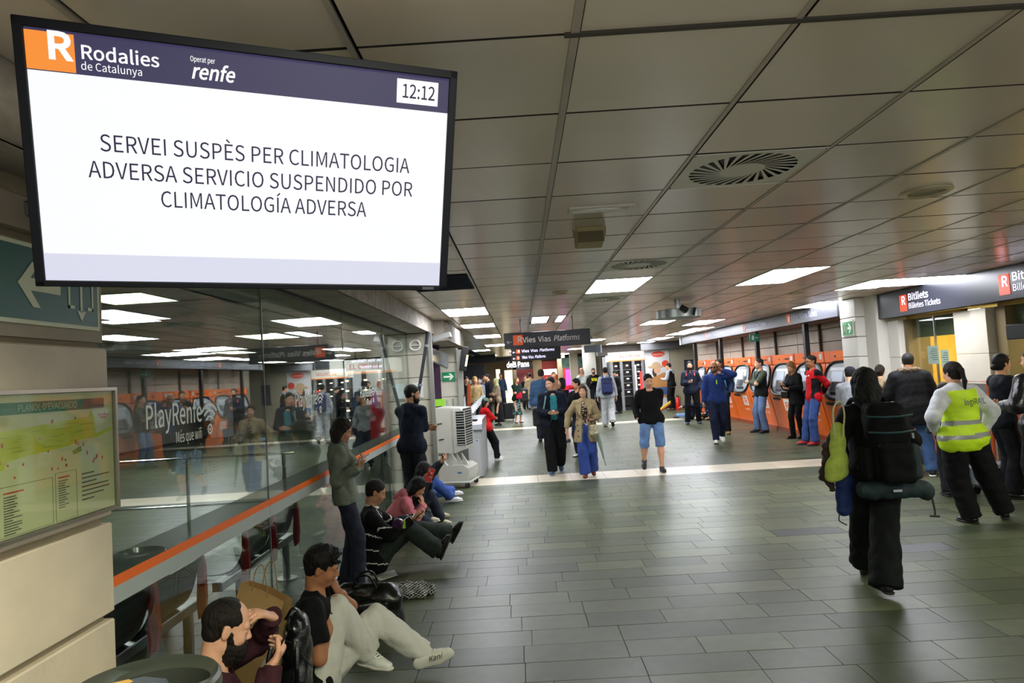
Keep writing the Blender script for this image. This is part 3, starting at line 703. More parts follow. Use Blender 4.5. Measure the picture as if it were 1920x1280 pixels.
one('metal_post', lambda b: b.box((-1.36, 14.7, 0), (-1.24, 14.8, 2.5), mat('#a6a49b', .4, .4)), c2)
P = atY(841, 706, 14.75)
t = thing('exit_arrow_sign', 'small green exit sign with a white arrow pointing right on the far tiled column', 'sign', tuple(P))
one('plate', lambda b: b.box((P[0]-.14, 14.78, P[2]-.1), (P[0]+.14, 14.795, P[2]+.1), mat('#128a5a', .4)), t)
one('arrow', lambda b: b.prism([(P[0]+x, 14.779, P[2]+z) for x, z in ((-.11, .02), (.04, .02), (-.0, .07), (.045, .07), (.11, 0), (.045, -.07), (0, -.07), (.04, -.02), (-.11, -.02))], (0, -.002, 0), mat('#f2f8ea', .5)), t)
# hanging glass sign and purple banner between the columns
t = thing('information_sign', 'tilted glass information sign hanging between the two tiled columns', 'sign', (-1.5, 13.2, 2.4))
A, B, C_, D = atY(800, 650, 12.4), atY(838, 664, 14.4), atY(838, 690, 14.4), atY(800, 672, 12.4)
one('glass', lambda b: b.prism([A, B, C_, D], (.03, 0, 0), mat('#6f7677', .15, .3, noise=.3, scale=6)), t)
one('frame', lambda b: b.tube([A, B, C_, D], .015, M_STEEL, 6, closed=True), t)
t = thing('surveillance_camera', 'white box-shaped ceiling camera at the top corner of the tiled column', 'camera', (-1.4, 12.2, 2.6))
P = atY(828, 632, 12.3); one('housing', lambda b: b.obox(P, (.17, .12, .05), mat('#a5a7a3', .4), Matrix.Rotation(-.25, 3, 'Y'), .01), t); one('arm', lambda b: b.tube([P+np.array([-.12, 0, 0]), P+np.array([-.2, 0, -.08]), P+np.array([-.26, 0, .0])], .03, M_BLACK, 8), t)
P = atY(870, 672, 14.6); t = thing('lit_wall_fixture', 'black fixture with a glowing warm strip on the edge of the far column', 'lamp', tuple(P))
one('body', lambda b: b.obox(P, (.07, .06, .26), M_BLACK, Matrix.Rotation(.18, 3, 'Y'), .01), t)
one('strip', lambda b: b.obox(P+np.array([.06, -.07, -.05]), (.016, .006, .12), mat('#ffe2a8', .5, emit=6), Matrix.Rotation(.22, 3, 'Y')), t)
P = atY(818, 700, 13.6)
t = one('purple_banner', lambda b: b.box((P[0]-.07, 13.6, 1.25), (P[0]+.08, 13.63, 2.575), mat('#3d1a40', .6, noise=.2, scale=4)), None); tag(t, 'narrow purple banner hanging between the tiled columns', 'banner')
t = one('green_notice', lambda b: b.box((P[0]-.05, 13.575, 1.36), (P[0]+.14, 13.598, 1.50), mat('#a4ea3e', .6)), None); tag(t, 'lime green square notice below the purple banner', 'notice')
# glass gate panels behind cooler
t = thing('glass_gate', 'row of clear glass gate flaps behind the air cooler', 'gate', (-1.2, 14.2, 0))
for i in range(4): one('glass_flap', lambda b: b.box((-1.55+i*.12, 13.9, .5), (-1.54+i*.12, 14.3, 1.45+.03*i), glass_mat((.8, .86, .84), .12, .05)), t)
one('base', lambda b: b.box((-1.58, 13.9, 0), (-1.12, 14.5, .5), metal('#8d9190', .35)), t)
t = thing('orange_post', 'thin orange post beside the ticket gates', 'post', (-1.25, 16, 0))
one('pole', lambda b: b.tube([atY(879, 772, 16), atY(879, 720, 16)], .045, M_ORANGE_D, 10), t); one('foot', lambda b: b.tube([(-1.24, 16, 0), (-1.24, 16, 1.0)], .04, M_STEEL, 10), t)
# made-up red cabinet for an unidentified dark red upright shape behind the glass
t = thing('red_cabinet', 'dark red cabinet behind the glass next to the column', 'cabinet', (-2.3, 11.5, 1))
one('body', lambda b: b.box((-2.55, 11.4, .95), (-2.25, 11.6, 1.75), M_RED, .01), t); one('stand', lambda b: b.box((-2.42, 11.46, 0), (-2.38, 11.54, .95), M_STEEL), t); one('handle', lambda b: b.tube([(-2.5, 11.39, 1.3), (-2.5, 11.39, 1.4)], .012, M_CHROME, 6), t)

# ================================================================ COOLER
def rotz(a): return np.array(Matrix.Rotation(a, 3, 'Z'))
t = thing('evaporative_cooler', 'large white plastic air cooler on castors beside the tiled column', 'air cooler', (-1.3, 12.2, 0))
MC_ = mat('#c3c2b8', .35, noise=.04, scale=3); MC2 = mat('#aeb0a8', .4)
RZ = rotz(-.20)
def CQ(x, y_, z): return np.array([-1.32, 12.15, 0])+RZ @ np.array([x, y_, z])
def cbox(b, a, c, m, ch=0.):
    a = np.array(a, float); c = np.array(c, float); b.obox(CQ(*((a+c)/2)), abs(c-a)/2, m, RZ, ch)
one('rear_housing', lambda b: cbox(b, (-.34, -.26, .28), (-.14, .34, 1.38), MC_, .02), t)
one('front_housing', lambda b: b.prism([CQ(-.14, -.28, z) if False else CQ(x, -.28, z) for x, z in ((-.14, .62), (.10, .60), (.34, .66), (.34, 1.33), (.30, 1.37), (-.14, 1.40))], RZ @ np.array([0, .6, 0]), MC_), t)
one('front_bezel', lambda b: b.prism([CQ(x, -.30, z) for x, z in ((.16, .60), (.38, .68), (.38, 1.33), (.16, 1.345))], RZ @ np.array([0, .02, 0]), MC_), t)
for i in range(14):
    z = .75+i*.042+(.02 if i > 6 else 0)
    one('louvre', lambda b: cbox(b, (.335, -.24, z), (.365, .26, z+.011), MC2), t)
    one('side_louvre', lambda b: cbox(b, (.23, -.315, z), (.365, -.30, z+.012), MC2), t)
one('louvre_recess', lambda b: (cbox(b, (.338, -.25, .72), (.346, .27, 1.36), M_DARK), cbox(b, (.225, -.305, .74), (.37, -.299, 1.33), M_DARK)), t)
one('tank', lambda b: (b.prism([CQ(x, -.30, z) for x, z in ((-.34, .12), (.36, .12), (.40, .22), (.40, .34), (.30, .40), (.02, .40), (-.08, .56), (-.34, .56))], RZ @ np.array([0, .62, 0]), MC_)), t)
for i in range(3): one('tank_rib', lambda b: b.prism([CQ(.10+i*.09, -.25+i*.02, .40), CQ(.20+i*.09, -.25+i*.02, .40), CQ(.08+i*.09, -.25+i*.02, .60)], RZ @ np.array([0, .05, 0]), MC_), t)
for (x, z) in ((-.29, 1.2), (-.29, .9), (-.29, .6), (-.29, .36), (-.08, 1.12), (-.06, .85)):
    one('slot', lambda b: b.obox(CQ(x, -.285 if x > -.2 else -.265, z), (.045, .004, .008), M_DARK, RZ @ np.array(Matrix.Rotation(-.12 if x > -.2 else 0, 3, 'Y'))), t)
one('base_frame', lambda b: cbox(b, (-.36, -.32, .09), (.42, .34, .12), MC2, .008), t)
for (x, y_) in ((-.3, -.27), (.36, -.27), (-.3, .28), (.36, .28)):
    w = one('castor', lambda b: b.lathe(CQ(x, y_, .045), [(.001, -.018), (.042, -.018), (.045, 0), (.042, .018), (.001, .018)], M_DARK, 16, 1), t, True)
    one('fork', lambda b: b.obox(CQ(x, y_, .07), (.012, .026, .028), M_STEEL, RZ), w)
one('label_plate', lambda b: cbox(b, (.2, -.304, .26), (.28, -.3015, .285), mat('#4f6fae', .5)), t)

# ================================================================ TICKET GATE
def gate(x0, x1, y0, y1, lab, strip=True):
    t = thing('ticket_gate', lab, 'ticket gate', ((x0+x1)/2, (y0+y1)/2, 0), None)
    M1 = metal('#b9bcbf', .38)
    one('cabinet', lambda b: (b.box((x0, y0+.06, .0), (x1, y1, .88), mat('#b4b8bd', .32, .35), .01)), t)
    one('front_door', lambda b: b.box((x0+.02, y0+.045, .03), (x1-.05, y0+.06, .72), mat('#c3c7cc', .3, .3)), t)
    one('lock', lambda b: b.lathe((x1-.1, y0+.044, .69), [(.001, 0), (.012, 0), (.012, .01)], M_DARK, 10, 1), t)
    pr = [(y0+.05, .86), (y0+.0, .90), (y0+.03, 1.0), (y0+.15, 1.06), (y1, 1.08), (y1, .86)]
    one('top_cover', lambda b: b.prism([(x0-.01, y_, z) for y_, z in pr], (x1-x0+.02, 0, 0), mat('#8f9498', .28, .5)), t)
    one('red_light', lambda b: b.box((x0+.1, y0+.035, 1.015), (x1-.08, y0+.04, 1.03), mat('#ff3030', .5, emit=3)), t)
    one('reader', lambda b: b.obox(((x0+x1)/2, y0+.22, 1.075), (.06, .08, .012), M_BLACK), t)
    return t
gate(-1.08, -.80, 12.95, 14.7, 'brushed metal ticket gate beside the white air cooler')
t = thing('ticket_printouts', 'slanted rack of small white cards behind the metal ticket gate', 'rack', (-1.0, 15.2, 1))
one('rail', lambda b: b.tube([(-1.15, 14.8, 1.12), (-1.0, 17.2, 1.32)], .03, M_DARK, 8), t)
for i in range(9):
    f_ = i/8; one('card', lambda b: b.obox((-1.12+.14*f_, 14.85+2.3*f_, 1.17+.2*f_), (.055, .06, .05), mat('#e9eef2', .4), rotz(.3)), t)
one('stand', lambda b: (b.tube([(-1.14, 14.95, 0), (-1.14, 14.95, 1.14)], .03, M_STEEL, 8), b.tube([(-1.0, 16.7, 0), (-1.0, 16.7, 1.3)], .03, M_STEEL, 8)), t)
gate(-1.7, -1.35, 18.0, 19.5, 'grey ticket gate further back behind the woman in the red hoodie')

# ================================================================ RIGHT: ticket machines
wr = struct('wall_right')
one('wall_behind_machines', lambda b: b.box((7.15, 12.6, 0), (7.3, 27.5, H_CEIL), mat('#8f8474', .6)), wr)
M_CLAD = mat('#a89c8a', .45, noise=.12, scale=3)
for i in range(10):
    a = 13.3+i*1.4
    for z0_, z1_ in ((1.95, 2.22), (2.23, 2.52), (2.53, 2.8)):
        one('cladding_panel', lambda b: b.box((7.10, a+.012, z0_), (7.15, a+1.4-.012, z1_-.008), M_CLAD, .004), wr)
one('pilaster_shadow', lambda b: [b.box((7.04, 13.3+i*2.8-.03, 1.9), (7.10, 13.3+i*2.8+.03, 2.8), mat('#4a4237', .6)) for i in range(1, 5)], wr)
fas = thing('ticket_hall_sign', 'long grey sign band above the orange ticket machines', 'sign', (6.2, 20, 2.8))
M_FAS = mat('#4b4c55', .35); M_FAS2 = mat('#20212a', .3)
one('band', lambda b: b.box((6.25, 13.38, 2.66), (6.45, 26.3, H_CEIL-.01), M_FAS), fas)
one('end_cap', lambda b: b.box((6.22, 26.3, 2.65), (6.46, 26.5, H_CEIL-.01), mat('#a8aab0', .4)), fas)
one('return_panel', lambda b: b.box((6.45, 13.38, 2.645), (7.08, 26.3, 2.66), mat('#5c4c3c', .5)), fas)
def band_text(ya, w, s1, size, z, glow, parent, x=6.248, two=False):
    """lettering on a face looking to -X: text runs toward -Y"""
    g = mat('#b9bad0', .5, emit=glow, key='bt'); og = mat('#d86a3c', .5, emit=glow, key='bo')
    rt = (0, -1, 0); up = (0, 0, 1)
    lp = one('logo_square', lambda b: b.box((x-.003, ya-size*1.25, z-size*.2), (x, ya, z+size*1.05), og), parent)
    text('logo_letter', 'R', (x-.003, ya-size*.5, z+.0*size), rt, up, size*.95, mat('#f4f0ee', .5, emit=glow+.1, key='rl'), lp, bold=.03)
    text('lettering', s1, (x, ya-size*1.5, z+size*.1), rt, up, size, g, parent, bold=.008, fit=w)
band_text(15.9, 1.35, 'Bitllets Billetes Tickets', .17, 2.73, .25, fas)
band_text(19.0, 1.5, 'Bitllets Billetes Tickets', .15, 2.74, .35, fas)
band_text(22.9, 1.9, 'Bitllets Billetes Tickets', .15, 2.74, .4, fas)

GLS = mat('#20262a', .12, spec=.8, coat=.6)
def machine(ya, yb, lab):
    """front faces -X; occupies ya..yb"""
    t = thing('ticket_machine', lab, 'ticket machine', (XM, (ya+yb)/2, 0), None)
    W = yb-ya-.05; a, b_ = ya+.025, yb-.025; cy = (a+b_)/2
    prof = [(6.60, .10), (6.52, .5), (6.42, .95), (6.42, 1.02), (6.58, 1.72), (6.55, 1.76), (6.55, 2.0), (6.90, 2.0), (6.90, .10)]
    one('cabinet', lambda q: q.prism([(x, a, z) for x, z in prof], (0, W, 0), M_ORANGE), t)
    one('plinth', lambda q: q.box((6.56, a, 0), (6.90, b_, .1), mat('#8c3d12', .5)), t)
    # slanted oval window
    n0 = np.array([6.42, 0, 1.0]); n1 = np.array([6.58, 0, 1.72]); d_ = (n1-n0); L_ = np.linalg.norm(d_); d_ /= L_; nr = np.array([-d_[2], 0, d_[0]])
    mid = (n0+n1)/2; mid[1] = cy
    def oval(r1, r2, off, n=36, p=2.8):
        out = []
        for k in range(n):
            an = 2*math.pi*k/n; c_, s_ = math.cos(an), math.sin(an)
            out.append(mid+np.array([0, 1, 0])*(abs(c_)**(2/p)*math.copysign(r1, c_))+d_*(abs(s_)**(2/p)*math.copysign(r2, s_))+nr*off)
        return out
    # inner console (bulges below the window)
    one('console_lip', lambda q: q.tube(oval(W*.455, L_*.56, .016), .036, M_BLACK, 8, closed=True), t, True)
    def win(q):
        o = oval(W*.45, L_*.55, .012); q.add(o, [tuple(range(len(o)))], mat('#8d959b', .3, .1))
    w = one('window_panel', win, t)
    def item(y_, v, hw, hv, m, th=.012, nm='panel'):
        c = mid+np.array([0, y_*W, 0])+d_*(v*L_)+nr*(.014+th/2)
        R = np.stack([nr, [0, 1, 0], d_], 1)
        one(nm, lambda q: q.obox(c, (th/2, hw*W, hv*L_), m, R), w)
    item(.08, .12, .17, .15, mat('#aeb9c6', .3, emit=.35), nm='screen'); item(-.2, .2, .07, .08, mat('#d9d9d5', .5), nm='notice')
    item(.02, .33, .28, .05, mat('#dfe2e4', .4), nm='instruction_strip'); item(.06, -.18, .17, .12, mat('#3f4046', .3), nm='keypad_panel')
    item(-.22, -.05, .06, .13, mat('#2d2e33', .3), nm='card_reader'); item(.27, -.1, .06, .16, mat('#b8bcc0', .3, .4), nm='coin_unit'); item(0, -.38, .2, .05, M_DARK, nm='tray')
    one('display_strip', lambda q: q.box((6.545, cy-W*.28, 1.86), (6.55, cy+W*.18, 1.90), M_DARK), t)
    text('lettering', 'TARGETES', (6.5445, cy+W*.12, 1.866), (0, -1, 0), (0, 0, 1), .04, mat('#ff8a3a', .5, emit=2), t, fit=W*.22)
    one('notice', lambda q: q.box((6.543, a+.08, 1.83), (6.55, a+.2, 1.95), mat('#e4e6e8', .5)), t)
    # lower door with slot, logo
    def lowpt(z): return 6.60-.18*(z-.10)/.85
    sl = lambda z, y_, hw, hz, m, nm, p=t, off=.004: one(nm, lambda q: q.prism([(lowpt(z-hz)-off, y_-hw, z-hz), (lowpt(z-hz)-off, y_+hw, z-hz), (lowpt(z+hz)-off, y_+hw, z+hz), (lowpt(z+hz)-off, y_-hw, z+hz)], (.004, 0, 0), m), p)
    sl(.86, cy+W*.22, W*.17, .035, M_DARK, 'dispenser_slot')
    lg = sl(.72, cy-W*.2, W*.13, .15, mat('#e9e4de', .5), 'logo_plate')
    upv = _unit((-.18, 0, .85))
    text('logo_letter', 'R', (lowpt(.62)-.006, cy-W*.2+W*.09, .62), (0, -1, 0), upv, .24, M_ORANGE, lg, bold=.03, fit=W*.17)
    text('lettering', 'renfe', (lowpt(.42)-.006, cy-W*.05, .42), (0, -1, 0), upv, .1, mat('#f4ddc8', .5), t, bold=.01, shear=.15, fit=W*.25)
    return t
MY = [13.75, 15.3, 16.95, 18.45, 20.1, 21.75, 23.35, 24.95, 26.3]
LM = ['orange ticket machine nearest the white pillar, behind the man in the red jacket', 'orange ticket machine behind the blonde woman in black', 'orange ticket machine behind the man with crossed arms',
      'fourth orange ticket machine from the white pillar, fully in view', 'orange ticket machine right behind the man in the blue sports jacket', 'orange ticket machine behind the man with the cyan backpack straps',
      'orange ticket machine behind the bald man talking on the phone, second from the far end', 'orange ticket machine at the far end, behind the man in the puffer jacket']
for i in range(8): machine(MY[i], MY[i+1], LM[i]).location.x += .22
for i, y_ in enumerate((15.25, 18.4, 21.7, 24.9)):
    t = thing('black_post', ['black square post right of the row, between the blonde woman and the man in red', 'black square post behind the man with crossed arms', 'black square post behind the man in the blue jacket', 'black square post farthest down the machine row'][i], 'post', (6.32, y_, 0))
    one('shaft', lambda b: b.box((6.34, y_-.06, .02), (6.44, y_+.06, 2.64), M_BLACK, .006), t)
    one('foot', lambda b: b.box((6.30, y_-.1, 0), (6.48, y_+.1, .02), M_DARK), t)
P = atY(1414, 633, 18.3)
t = thing('hanging_exit_sign', 'small green exit sign fixed to the black post above the ticket machines', 'sign', (6.25, 18.3, 2.5))
one('plate', lambda b: b.box((P[0]-.13, 18.25, P[2]-.1), (P[0]+.13, 18.28, P[2]+.1), mat('#2f7a62', .4)), t); one('bracket', lambda b: b.box((P[0]+.1, 18.26, P[2]-.02), (6.40, 18.345, P[2]+.02), M_DARK), t)
one('symbol', lambda b: (b.box((P[0]-.08, 18.245, P[2]-.06), (P[0]-.02, 18.25, P[2]+.06), mat('#b9d8c4', .5)), b.box((P[0]+.0, 18.245, P[2]-.012), (P[0]+.09, 18.25, P[2]+.012), mat('#b9d8c4', .5))), t)

# white pillar
wp = struct('wall_white_pillar')
for a in range(8):
    z0_ = .0+a*.37; z1_ = min(z0_+.37, H_CEIL)
    one('pillar_block', lambda b: b.box((6.28, 12.75, z0_+.006), (6.95, 13.35, z1_-.008), mat('#d2cfc6', .5, noise=.04, scale=3), .006), wp)
one('pillar_core', lambda b: b.box((6.30, 12.77, 0), (6.93, 13.33, H_CEIL), mat('#8c8676', .7)), wp)
one('pillar_side', lambda b: b.box((6.45, 12.35, 0), (7.0, 12.74, H_CEIL), mat('#cbc8be', .5, noise=.04, scale=3)), wp)
Pz = atY(1609, 614, 12.95)[2]
t = thing('pillar_exit_sign', 'green emergency exit sign with door symbol and arrow on the white pillar', 'sign', (6.27, 13, 2.3))
one('plate', lambda b: b.box((6.262, 12.82, Pz-.14), (6.272, 13.26, Pz+.14), mat('#e3ead2', .5)), t)
one('green_face', lambda b: b.box((6.260, 12.835, Pz-.125), (6.262, 13.245, Pz+.125), mat('#1f8a4e', .4)), t)
wv = mat('#eef4e0', .5)
one('arrow', lambda b: b.prism([(6.259, 13.02-p[0]*.13+.02, Pz+p[1]*.15) for p in ((0, .16), (.6, .16), (.25, .6), (.62, .6), (1.2, 0), (.62, -.6), (.25, -.6), (.6, -.16), (0, -.16))], (-.001, 0, 0), wv), t)
one('door_symbol', lambda b: (b.tube([(6.259, 13.22, Pz-.09), (6.259, 13.22, Pz+.09), (6.259, 13.08, Pz+.09), (6.259, 13.08, Pz-.09)], .008, wv, 4), b.tube([(6.259, 13.15, Pz+.05), (6.259, 13.15, Pz-.06)], .01, wv, 4)), t)

# ---- ticket office
to = struct('wall_ticket_office')
XO = 6.62
M_PIL = mat('#b3ac9c', .5, noise=.05, scale=3); M_YEL = mat('#d8b44a', .7, noise=.06, scale=1.5); M_YEL2 = mat('#e3c877', .7)
def pier(a, b_, x=XO, m=M_PIL):
    for k, (z0_, z1_) in enumerate(((0, .6), (.6, 1.2), (1.2, 1.8), (1.8, 2.45))): one('pier_block', lambda q: q.box((x, a, z0_+.003), (x+.5, b_, z1_-.003), m, .004), to)
pier(12.0, 12.34, XO+.02, mat('#cfccc2', .5)); pier(9.72, 10.05, XO); pier(10.1, 10.52, XO+.05); pier(6.8, 7.4)
one('dark_reveal', lambda b: (b.box((XO+.12, 11.9, 0), (XO+.5, 12.0, 2.45), mat('#6a5b3a', .6)), b.box((XO+.12, 9.5, 0), (XO+.5, 9.7, 2.45), mat('#6a5b3a', .6))), to)
one('room_back', lambda b: b.box((XO+3.0, 6.5, 0), (XO+3.1, 12.6, 2.6), M_YEL), to)
one('room_partition', lambda b: (b.box((XO+.5, 10.05, 0), (XO+3, 10.1, 2.5), M_YEL2), b.box((XO+.5, 12.35, 0), (XO+3, 12.4, 2.5), M_YEL), b.box((XO+1.6, 10.1, 0), (XO+1.65, 11.2, 2.5), M_YEL2)), to)
one('room_ceiling', lambda b: b.box((XO+.15, 6.5, 2.52), (XO+3.1, 12.6, 2.6), mat('#d8d2c0', .7)), to)
one('room_floor', lambda b: b.box((XO+.5, 6.5, 0), (XO+3.0, 12.6, .02), mat('#6d6350', .7)), to)
for yy in (8.6, 11.2): ceiling_light(XO+1.2, yy, .9, .5, 2.515, mat('#fff3c4', .4, emit=45, key='ol'), 'warm lamp inside the ticket office, %s window' % ('nearer' if yy < 9 else 'farther'), None)
sgn = thing('ticket_office_sign', 'dark illuminated sign band above the ticket office windows', 'sign', (6.5, 10, 2.7))
one('band', lambda b: b.box((6.5, 6.0, 2.50), (6.72, 12.4, H_CEIL-.01), M_FAS2), sgn)
for ya, gl in ((11.62, .7), (9.22, 1.1)):
    x = 6.498; sz = .15
    og = mat('#e8421e', .5, emit=.9); wt = mat('#e9e2ff', .5, emit=gl+.4, key='w')
    lp = one('logo_square', lambda b: b.box((x-.004, ya-.2, 2.57), (x, ya, 2.84), og), sgn)
    text('logo_letter', 'R', (x-.005, ya-.05, 2.68), (0, -1, 0), (0, 0, 1), .19, wt, lp, bold=.03)
    text('lettering', 'Bitllets', (x, ya-.24, 2.735), (0, -1, 0), (0, 0, 1), .15, wt, sgn, bold=.02, fit=.55)
    text('lettering', 'Billetes Tickets', (x, ya-.24, 2.60), (0, -1, 0), (0, 0, 1), .12, wt, sgn, fit=.85)
for (a, b_) in ((10.52, 12.0), (7.4, 9.72)):
    wn = struct('window_%d' % (2 if a > 10 else 3))
    one('glass', lambda b: b.box((XO+.2, a, 1.12), (XO+.21, b_, 2.47), glass_mat((.95, .95, .9), .05, .02, .6)), wn)
    one('blind', lambda b: b.box((XO+.28, a+.02, 2.12), (XO+.30, b_-.06, 2.5), mat('#43503e', .7)), wn)
    one('mullion', lambda b: (b.box((XO+.19, (a+b_)/2-.012, 1.1), (XO+.22, (a+b_)/2+.012, 2.47), M_STEEL), b.box((XO+.18, a, 2.45), (XO+.24, b_, 2.5), mat('#b8953a', .5))), wn)
M_CO = mat('#c4602c', .45, noise=.05, scale=2)
for a, b_ in ((10.56, 11.86), (7.44, 9.46)):
    cnt = thing('ticket_counter', 'orange fronted counter with a dark plinth below the %s ticket window' % ('farther' if a > 10 else 'nearer'), 'counter', (XO, (a+b_)/2, 0))
    one('front_panel', lambda b: b.box((XO-.05, a, .25), (XO+.1, b_, 1.05), M_CO), cnt)
    one('plinth', lambda b: b.box((XO+.0, a, 0), (XO+.1, b_, .25), M_DARK), cnt)
    one('worktop', lambda b: b.box((XO-.12, a-.0, 1.05), (XO+.18, b_, 1.10), mat('#7c7a74', .3), .006), cnt)
    text('lettering', 'R renfe', (XO-.052, b_-.35, .62), (0, -1, 0), (0, 0, 1), .2, mat('#ead9c8', .5), cnt, bold=.015, fit=.8)
t = thing('barrier_frame', 'orange framed queue barrier in front of the ticket office pier', 'barrier', (6.2, 9.7, 0))
one('frame', lambda b: b.tube([(6.35, 9.9, .05), (6.35, 9.9, 1.42), (6.35, 9.4, 1.42), (6.35, 9.4, .05)], .022, M_ORANGE_D, 8, closed=True), t)
one('panel', lambda b: b.box((6.34, 9.43, .3), (6.36, 9.87, 1.39), mat('#63605a', .4)), t)
P = atX(1712, 632, XO+.7)
t = thing('ceiling_monitor', 'small white and black monitor hanging inside the first ticket window', 'monitor', tuple(P))
one('casing', lambda b: b.obox(P, (.16, .12, .09), M_BLACK, rotz(.5), .01), t); one('white_side', lambda b: b.obox(P+np.array([-.06, .14, .02]), (.12, .02, .07), M_WHITE, rotz(.3)), t)
one('arm', lambda b: b.tube([P+np.array([0, 0, .08]), (P[0], P[1], 2.52)], .02, M_STEEL, 8), t)
t = thing('paper_streamer', 'coiled pale streamer hanging under the monitor in the ticket office', 'streamer', (P[0]+.5, P[1]+.4, 2))
one('coil', lambda b: b.tube([(P[0]+.5+.035*math.cos(k*.8), P[1]+.5+.035*math.sin(k*.8)-k*.002, 2.52-k*.0115) for k in range(92)], .012, mat('#f5e3a8', .5), 5), t); one('hook', lambda b: b.tube([(P[0]+.5, P[1]+.5, 2.5), (P[0]+.5, P[1]+.5, 2.522)], .006, M_STEEL, 6), t)
for (px, py, w, h) in ((1750, 665, .3, .3), (1772, 672, .2, .28)):
    P2 = atX(px, py, XO+.19); t = thing('window_notice', ['pale notice with text stuck on the first ticket window', 'grey notice stuck at the right edge of the first ticket window'][px > 1760], 'notice', tuple(P2))
    one('sheet', lambda b: b.box((XO+.188, P2[1]-w/2, P2[2]-h/2), (XO+.192, P2[1]+w/2, P2[2]+h/2), mat('#7f9184', .6)), t)
    one('print', lambda b: [b.box((XO+.187, P2[1]-w*.4, P2[2]+h*.3-i*.035), (XO+.188, P2[1]+w*(.1+.3*(i*37 % 5)/5), P2[2]+h*.3-i*.035+.012), mat('#3c473e', .6)) for i in range(6)], t)
P = atX(1895, 654, XO+.9)
t = thing('paper_stack', 'shelf with a stack of papers and a teal folder in the second ticket window', 'shelf', tuple(P))
one('shelf_board', lambda b: b.box((P[0]-.2, P[1]-.3, P[2]-.02), (P[0]+.3, P[1]+.3, P[2]), mat('#8a5a2c', .5)), t)
for i in range(7): one('sheet_bundle', lambda b: b.obox((P[0], P[1]-.2+i*.06, P[2]-.17), (.12, .02, .13), mat('#d8cc9c', .6), Matrix.Rotation(.1*(i % 3), 3, 'X')), t)
one('folder', lambda b: b.box((P[0]-.16, P[1]-.28, P[2]), (P[0]+.2, P[1]+.25, P[2]+.05), mat('#3f8f94', .5)), t)
t = thing('speaker_box', 'black speaker at the right edge of the second ticket window', 'speaker', (XO+.1, 8.7, 2.1))
P = atX(1915, 621, XO+.1); one('box', lambda b: b.obox(P, (.1, .14, .1), M_BLACK, rotz(.3), .01), t); one('bracket', lambda b: b.tube([P, P+np.array([.2, 0, .25])], .015, M_DARK, 6), t)

# ================================================================ DISPLAY (television)
TVW = 1.10; s_ = TVW/1.05
q_tl, q_tr, q_bl = np.array([-1.084, 1.492, 2.769-1.9])*s_, np.array([-.106, 1.872, 2.758-1.9])*s_, np.array([-1.193, 1.685, 2.184-1.9])*s_
TL, TR, BL = CC+q_tl, CC+q_tr, CC+q_bl
def solve_tv():
    # refine so that the four corners land on the photograph's
    tgt = np.array([(25, 30), (865, 130), (828, 540), (62, 540)], float)
    def corners(p):
        a, b_, c = p[3:6]; h_ = p[6]
        R_ = np.array(Matrix.Rotation(a, 3, 'Z') @ Matrix.Rotation(b_, 3, 'X') @ Matrix.Rotation(c, 3, 'Y'))
        o = np.array(p[:3]); return [o+R_ @ np.array(v) for v in ((-TVW/2, 0, h_/2), (TVW/2, 0, h_/2), (TVW/2, 0, -h_/2), (-TVW/2, 0, -h_/2))], R_
    p = np.array([*(CC+(q_tr+q_bl)/2), .37, -.2, 0., TVW*.58])
    for _ in range(30):
        f0 = (np.array([proj(c) for c in corners(p)[0]])-tgt).ravel(); J = np.zeros((8, 7))
        for i in range(7):
            d = p.copy(); d[i] += 1e-4; J[:, i] = ((np.array([proj(c) for c in corners(d)[0]])-tgt).ravel()-f0)/1e-4
        p = p-np.linalg.lstsq(J, f0, rcond=None)[0]
    return p, corners(p)[1], p[6], np.abs(f0).max()
tvp, TVR, TVH, tverr = solve_tv()
print('TV', tvp, 'err', tverr)
TVO = tvp[:3]
tv = thing('display_monitor', 'large flat wall display hanging top left with a service suspension notice', 'display', tuple(TVO))
def tvq(x, z, y_=0.): return TVO+TVR @ np.array([x, y_, z])
bz = .022
one('casing', lambda b: b.obox(tvq(0, 0, .03), (TVW/2, .025, TVH/2), M_BLACK, TVR, .004), tv)
bzm = mat('#07080f', .6, spec=.15)
for a, c, hw, hh in ((0, TVH/2-bz/2, TVW/2, bz/2), (0, -TVH/2+bz*.35, TVW/2, bz*.35), (-TVW/2+bz/2, 0, bz/2, TVH/2), (TVW/2-bz/2, 0, bz/2, TVH/2)):
    one('bezel', lambda b: b.obox(tvq(a, c, -.001), (hw, .006, hh), bzm, TVR, .002), tv)
# screen fields in the screen's own 0..1 coordinates (from the photograph's unwarped layout)
sw, sh_ = TVW-2*bz, TVH-bz*1.7; sx0, sz0 = -TVW/2+bz, -TVH/2+bz*.7
def sq(u, v, y_=.0): return tvq(sx0+u*sw, sz0+v*sh_, y_)
def srect(name, u0, v0, u1, v1, m, y_, parent=tv):
    return one(name, lambda b: b.prism([sq(u0, v0, y_), sq(u1, v0, y_), sq(u1, v1, y_), sq(u0, v1, y_)], TVR @ np.array([0, .0005, 0]), m), parent)
SW_ = 1.45
scr = srect('screen', 0, 0, 1, 1, emat('#fafbff', .93), .0045)
hd = srect('header_band', 0, .842, 1, 1, emat('#3a3656', .95), .0035)
srect('footer_band', 0, 0, 1, .115, emat('#dddff0', .9), .0035)
E_W = emat('#ffffff', 1.0); E_D = emat('#24203f', .9)
rt = TVR @ np.array([1, 0, 0]); upv_ = TVR @ np.array([0, 0, 1])
lg = srect('logo_square', 0.0, .846, .098, .99, emat('#f08c34', 1.0), .003)
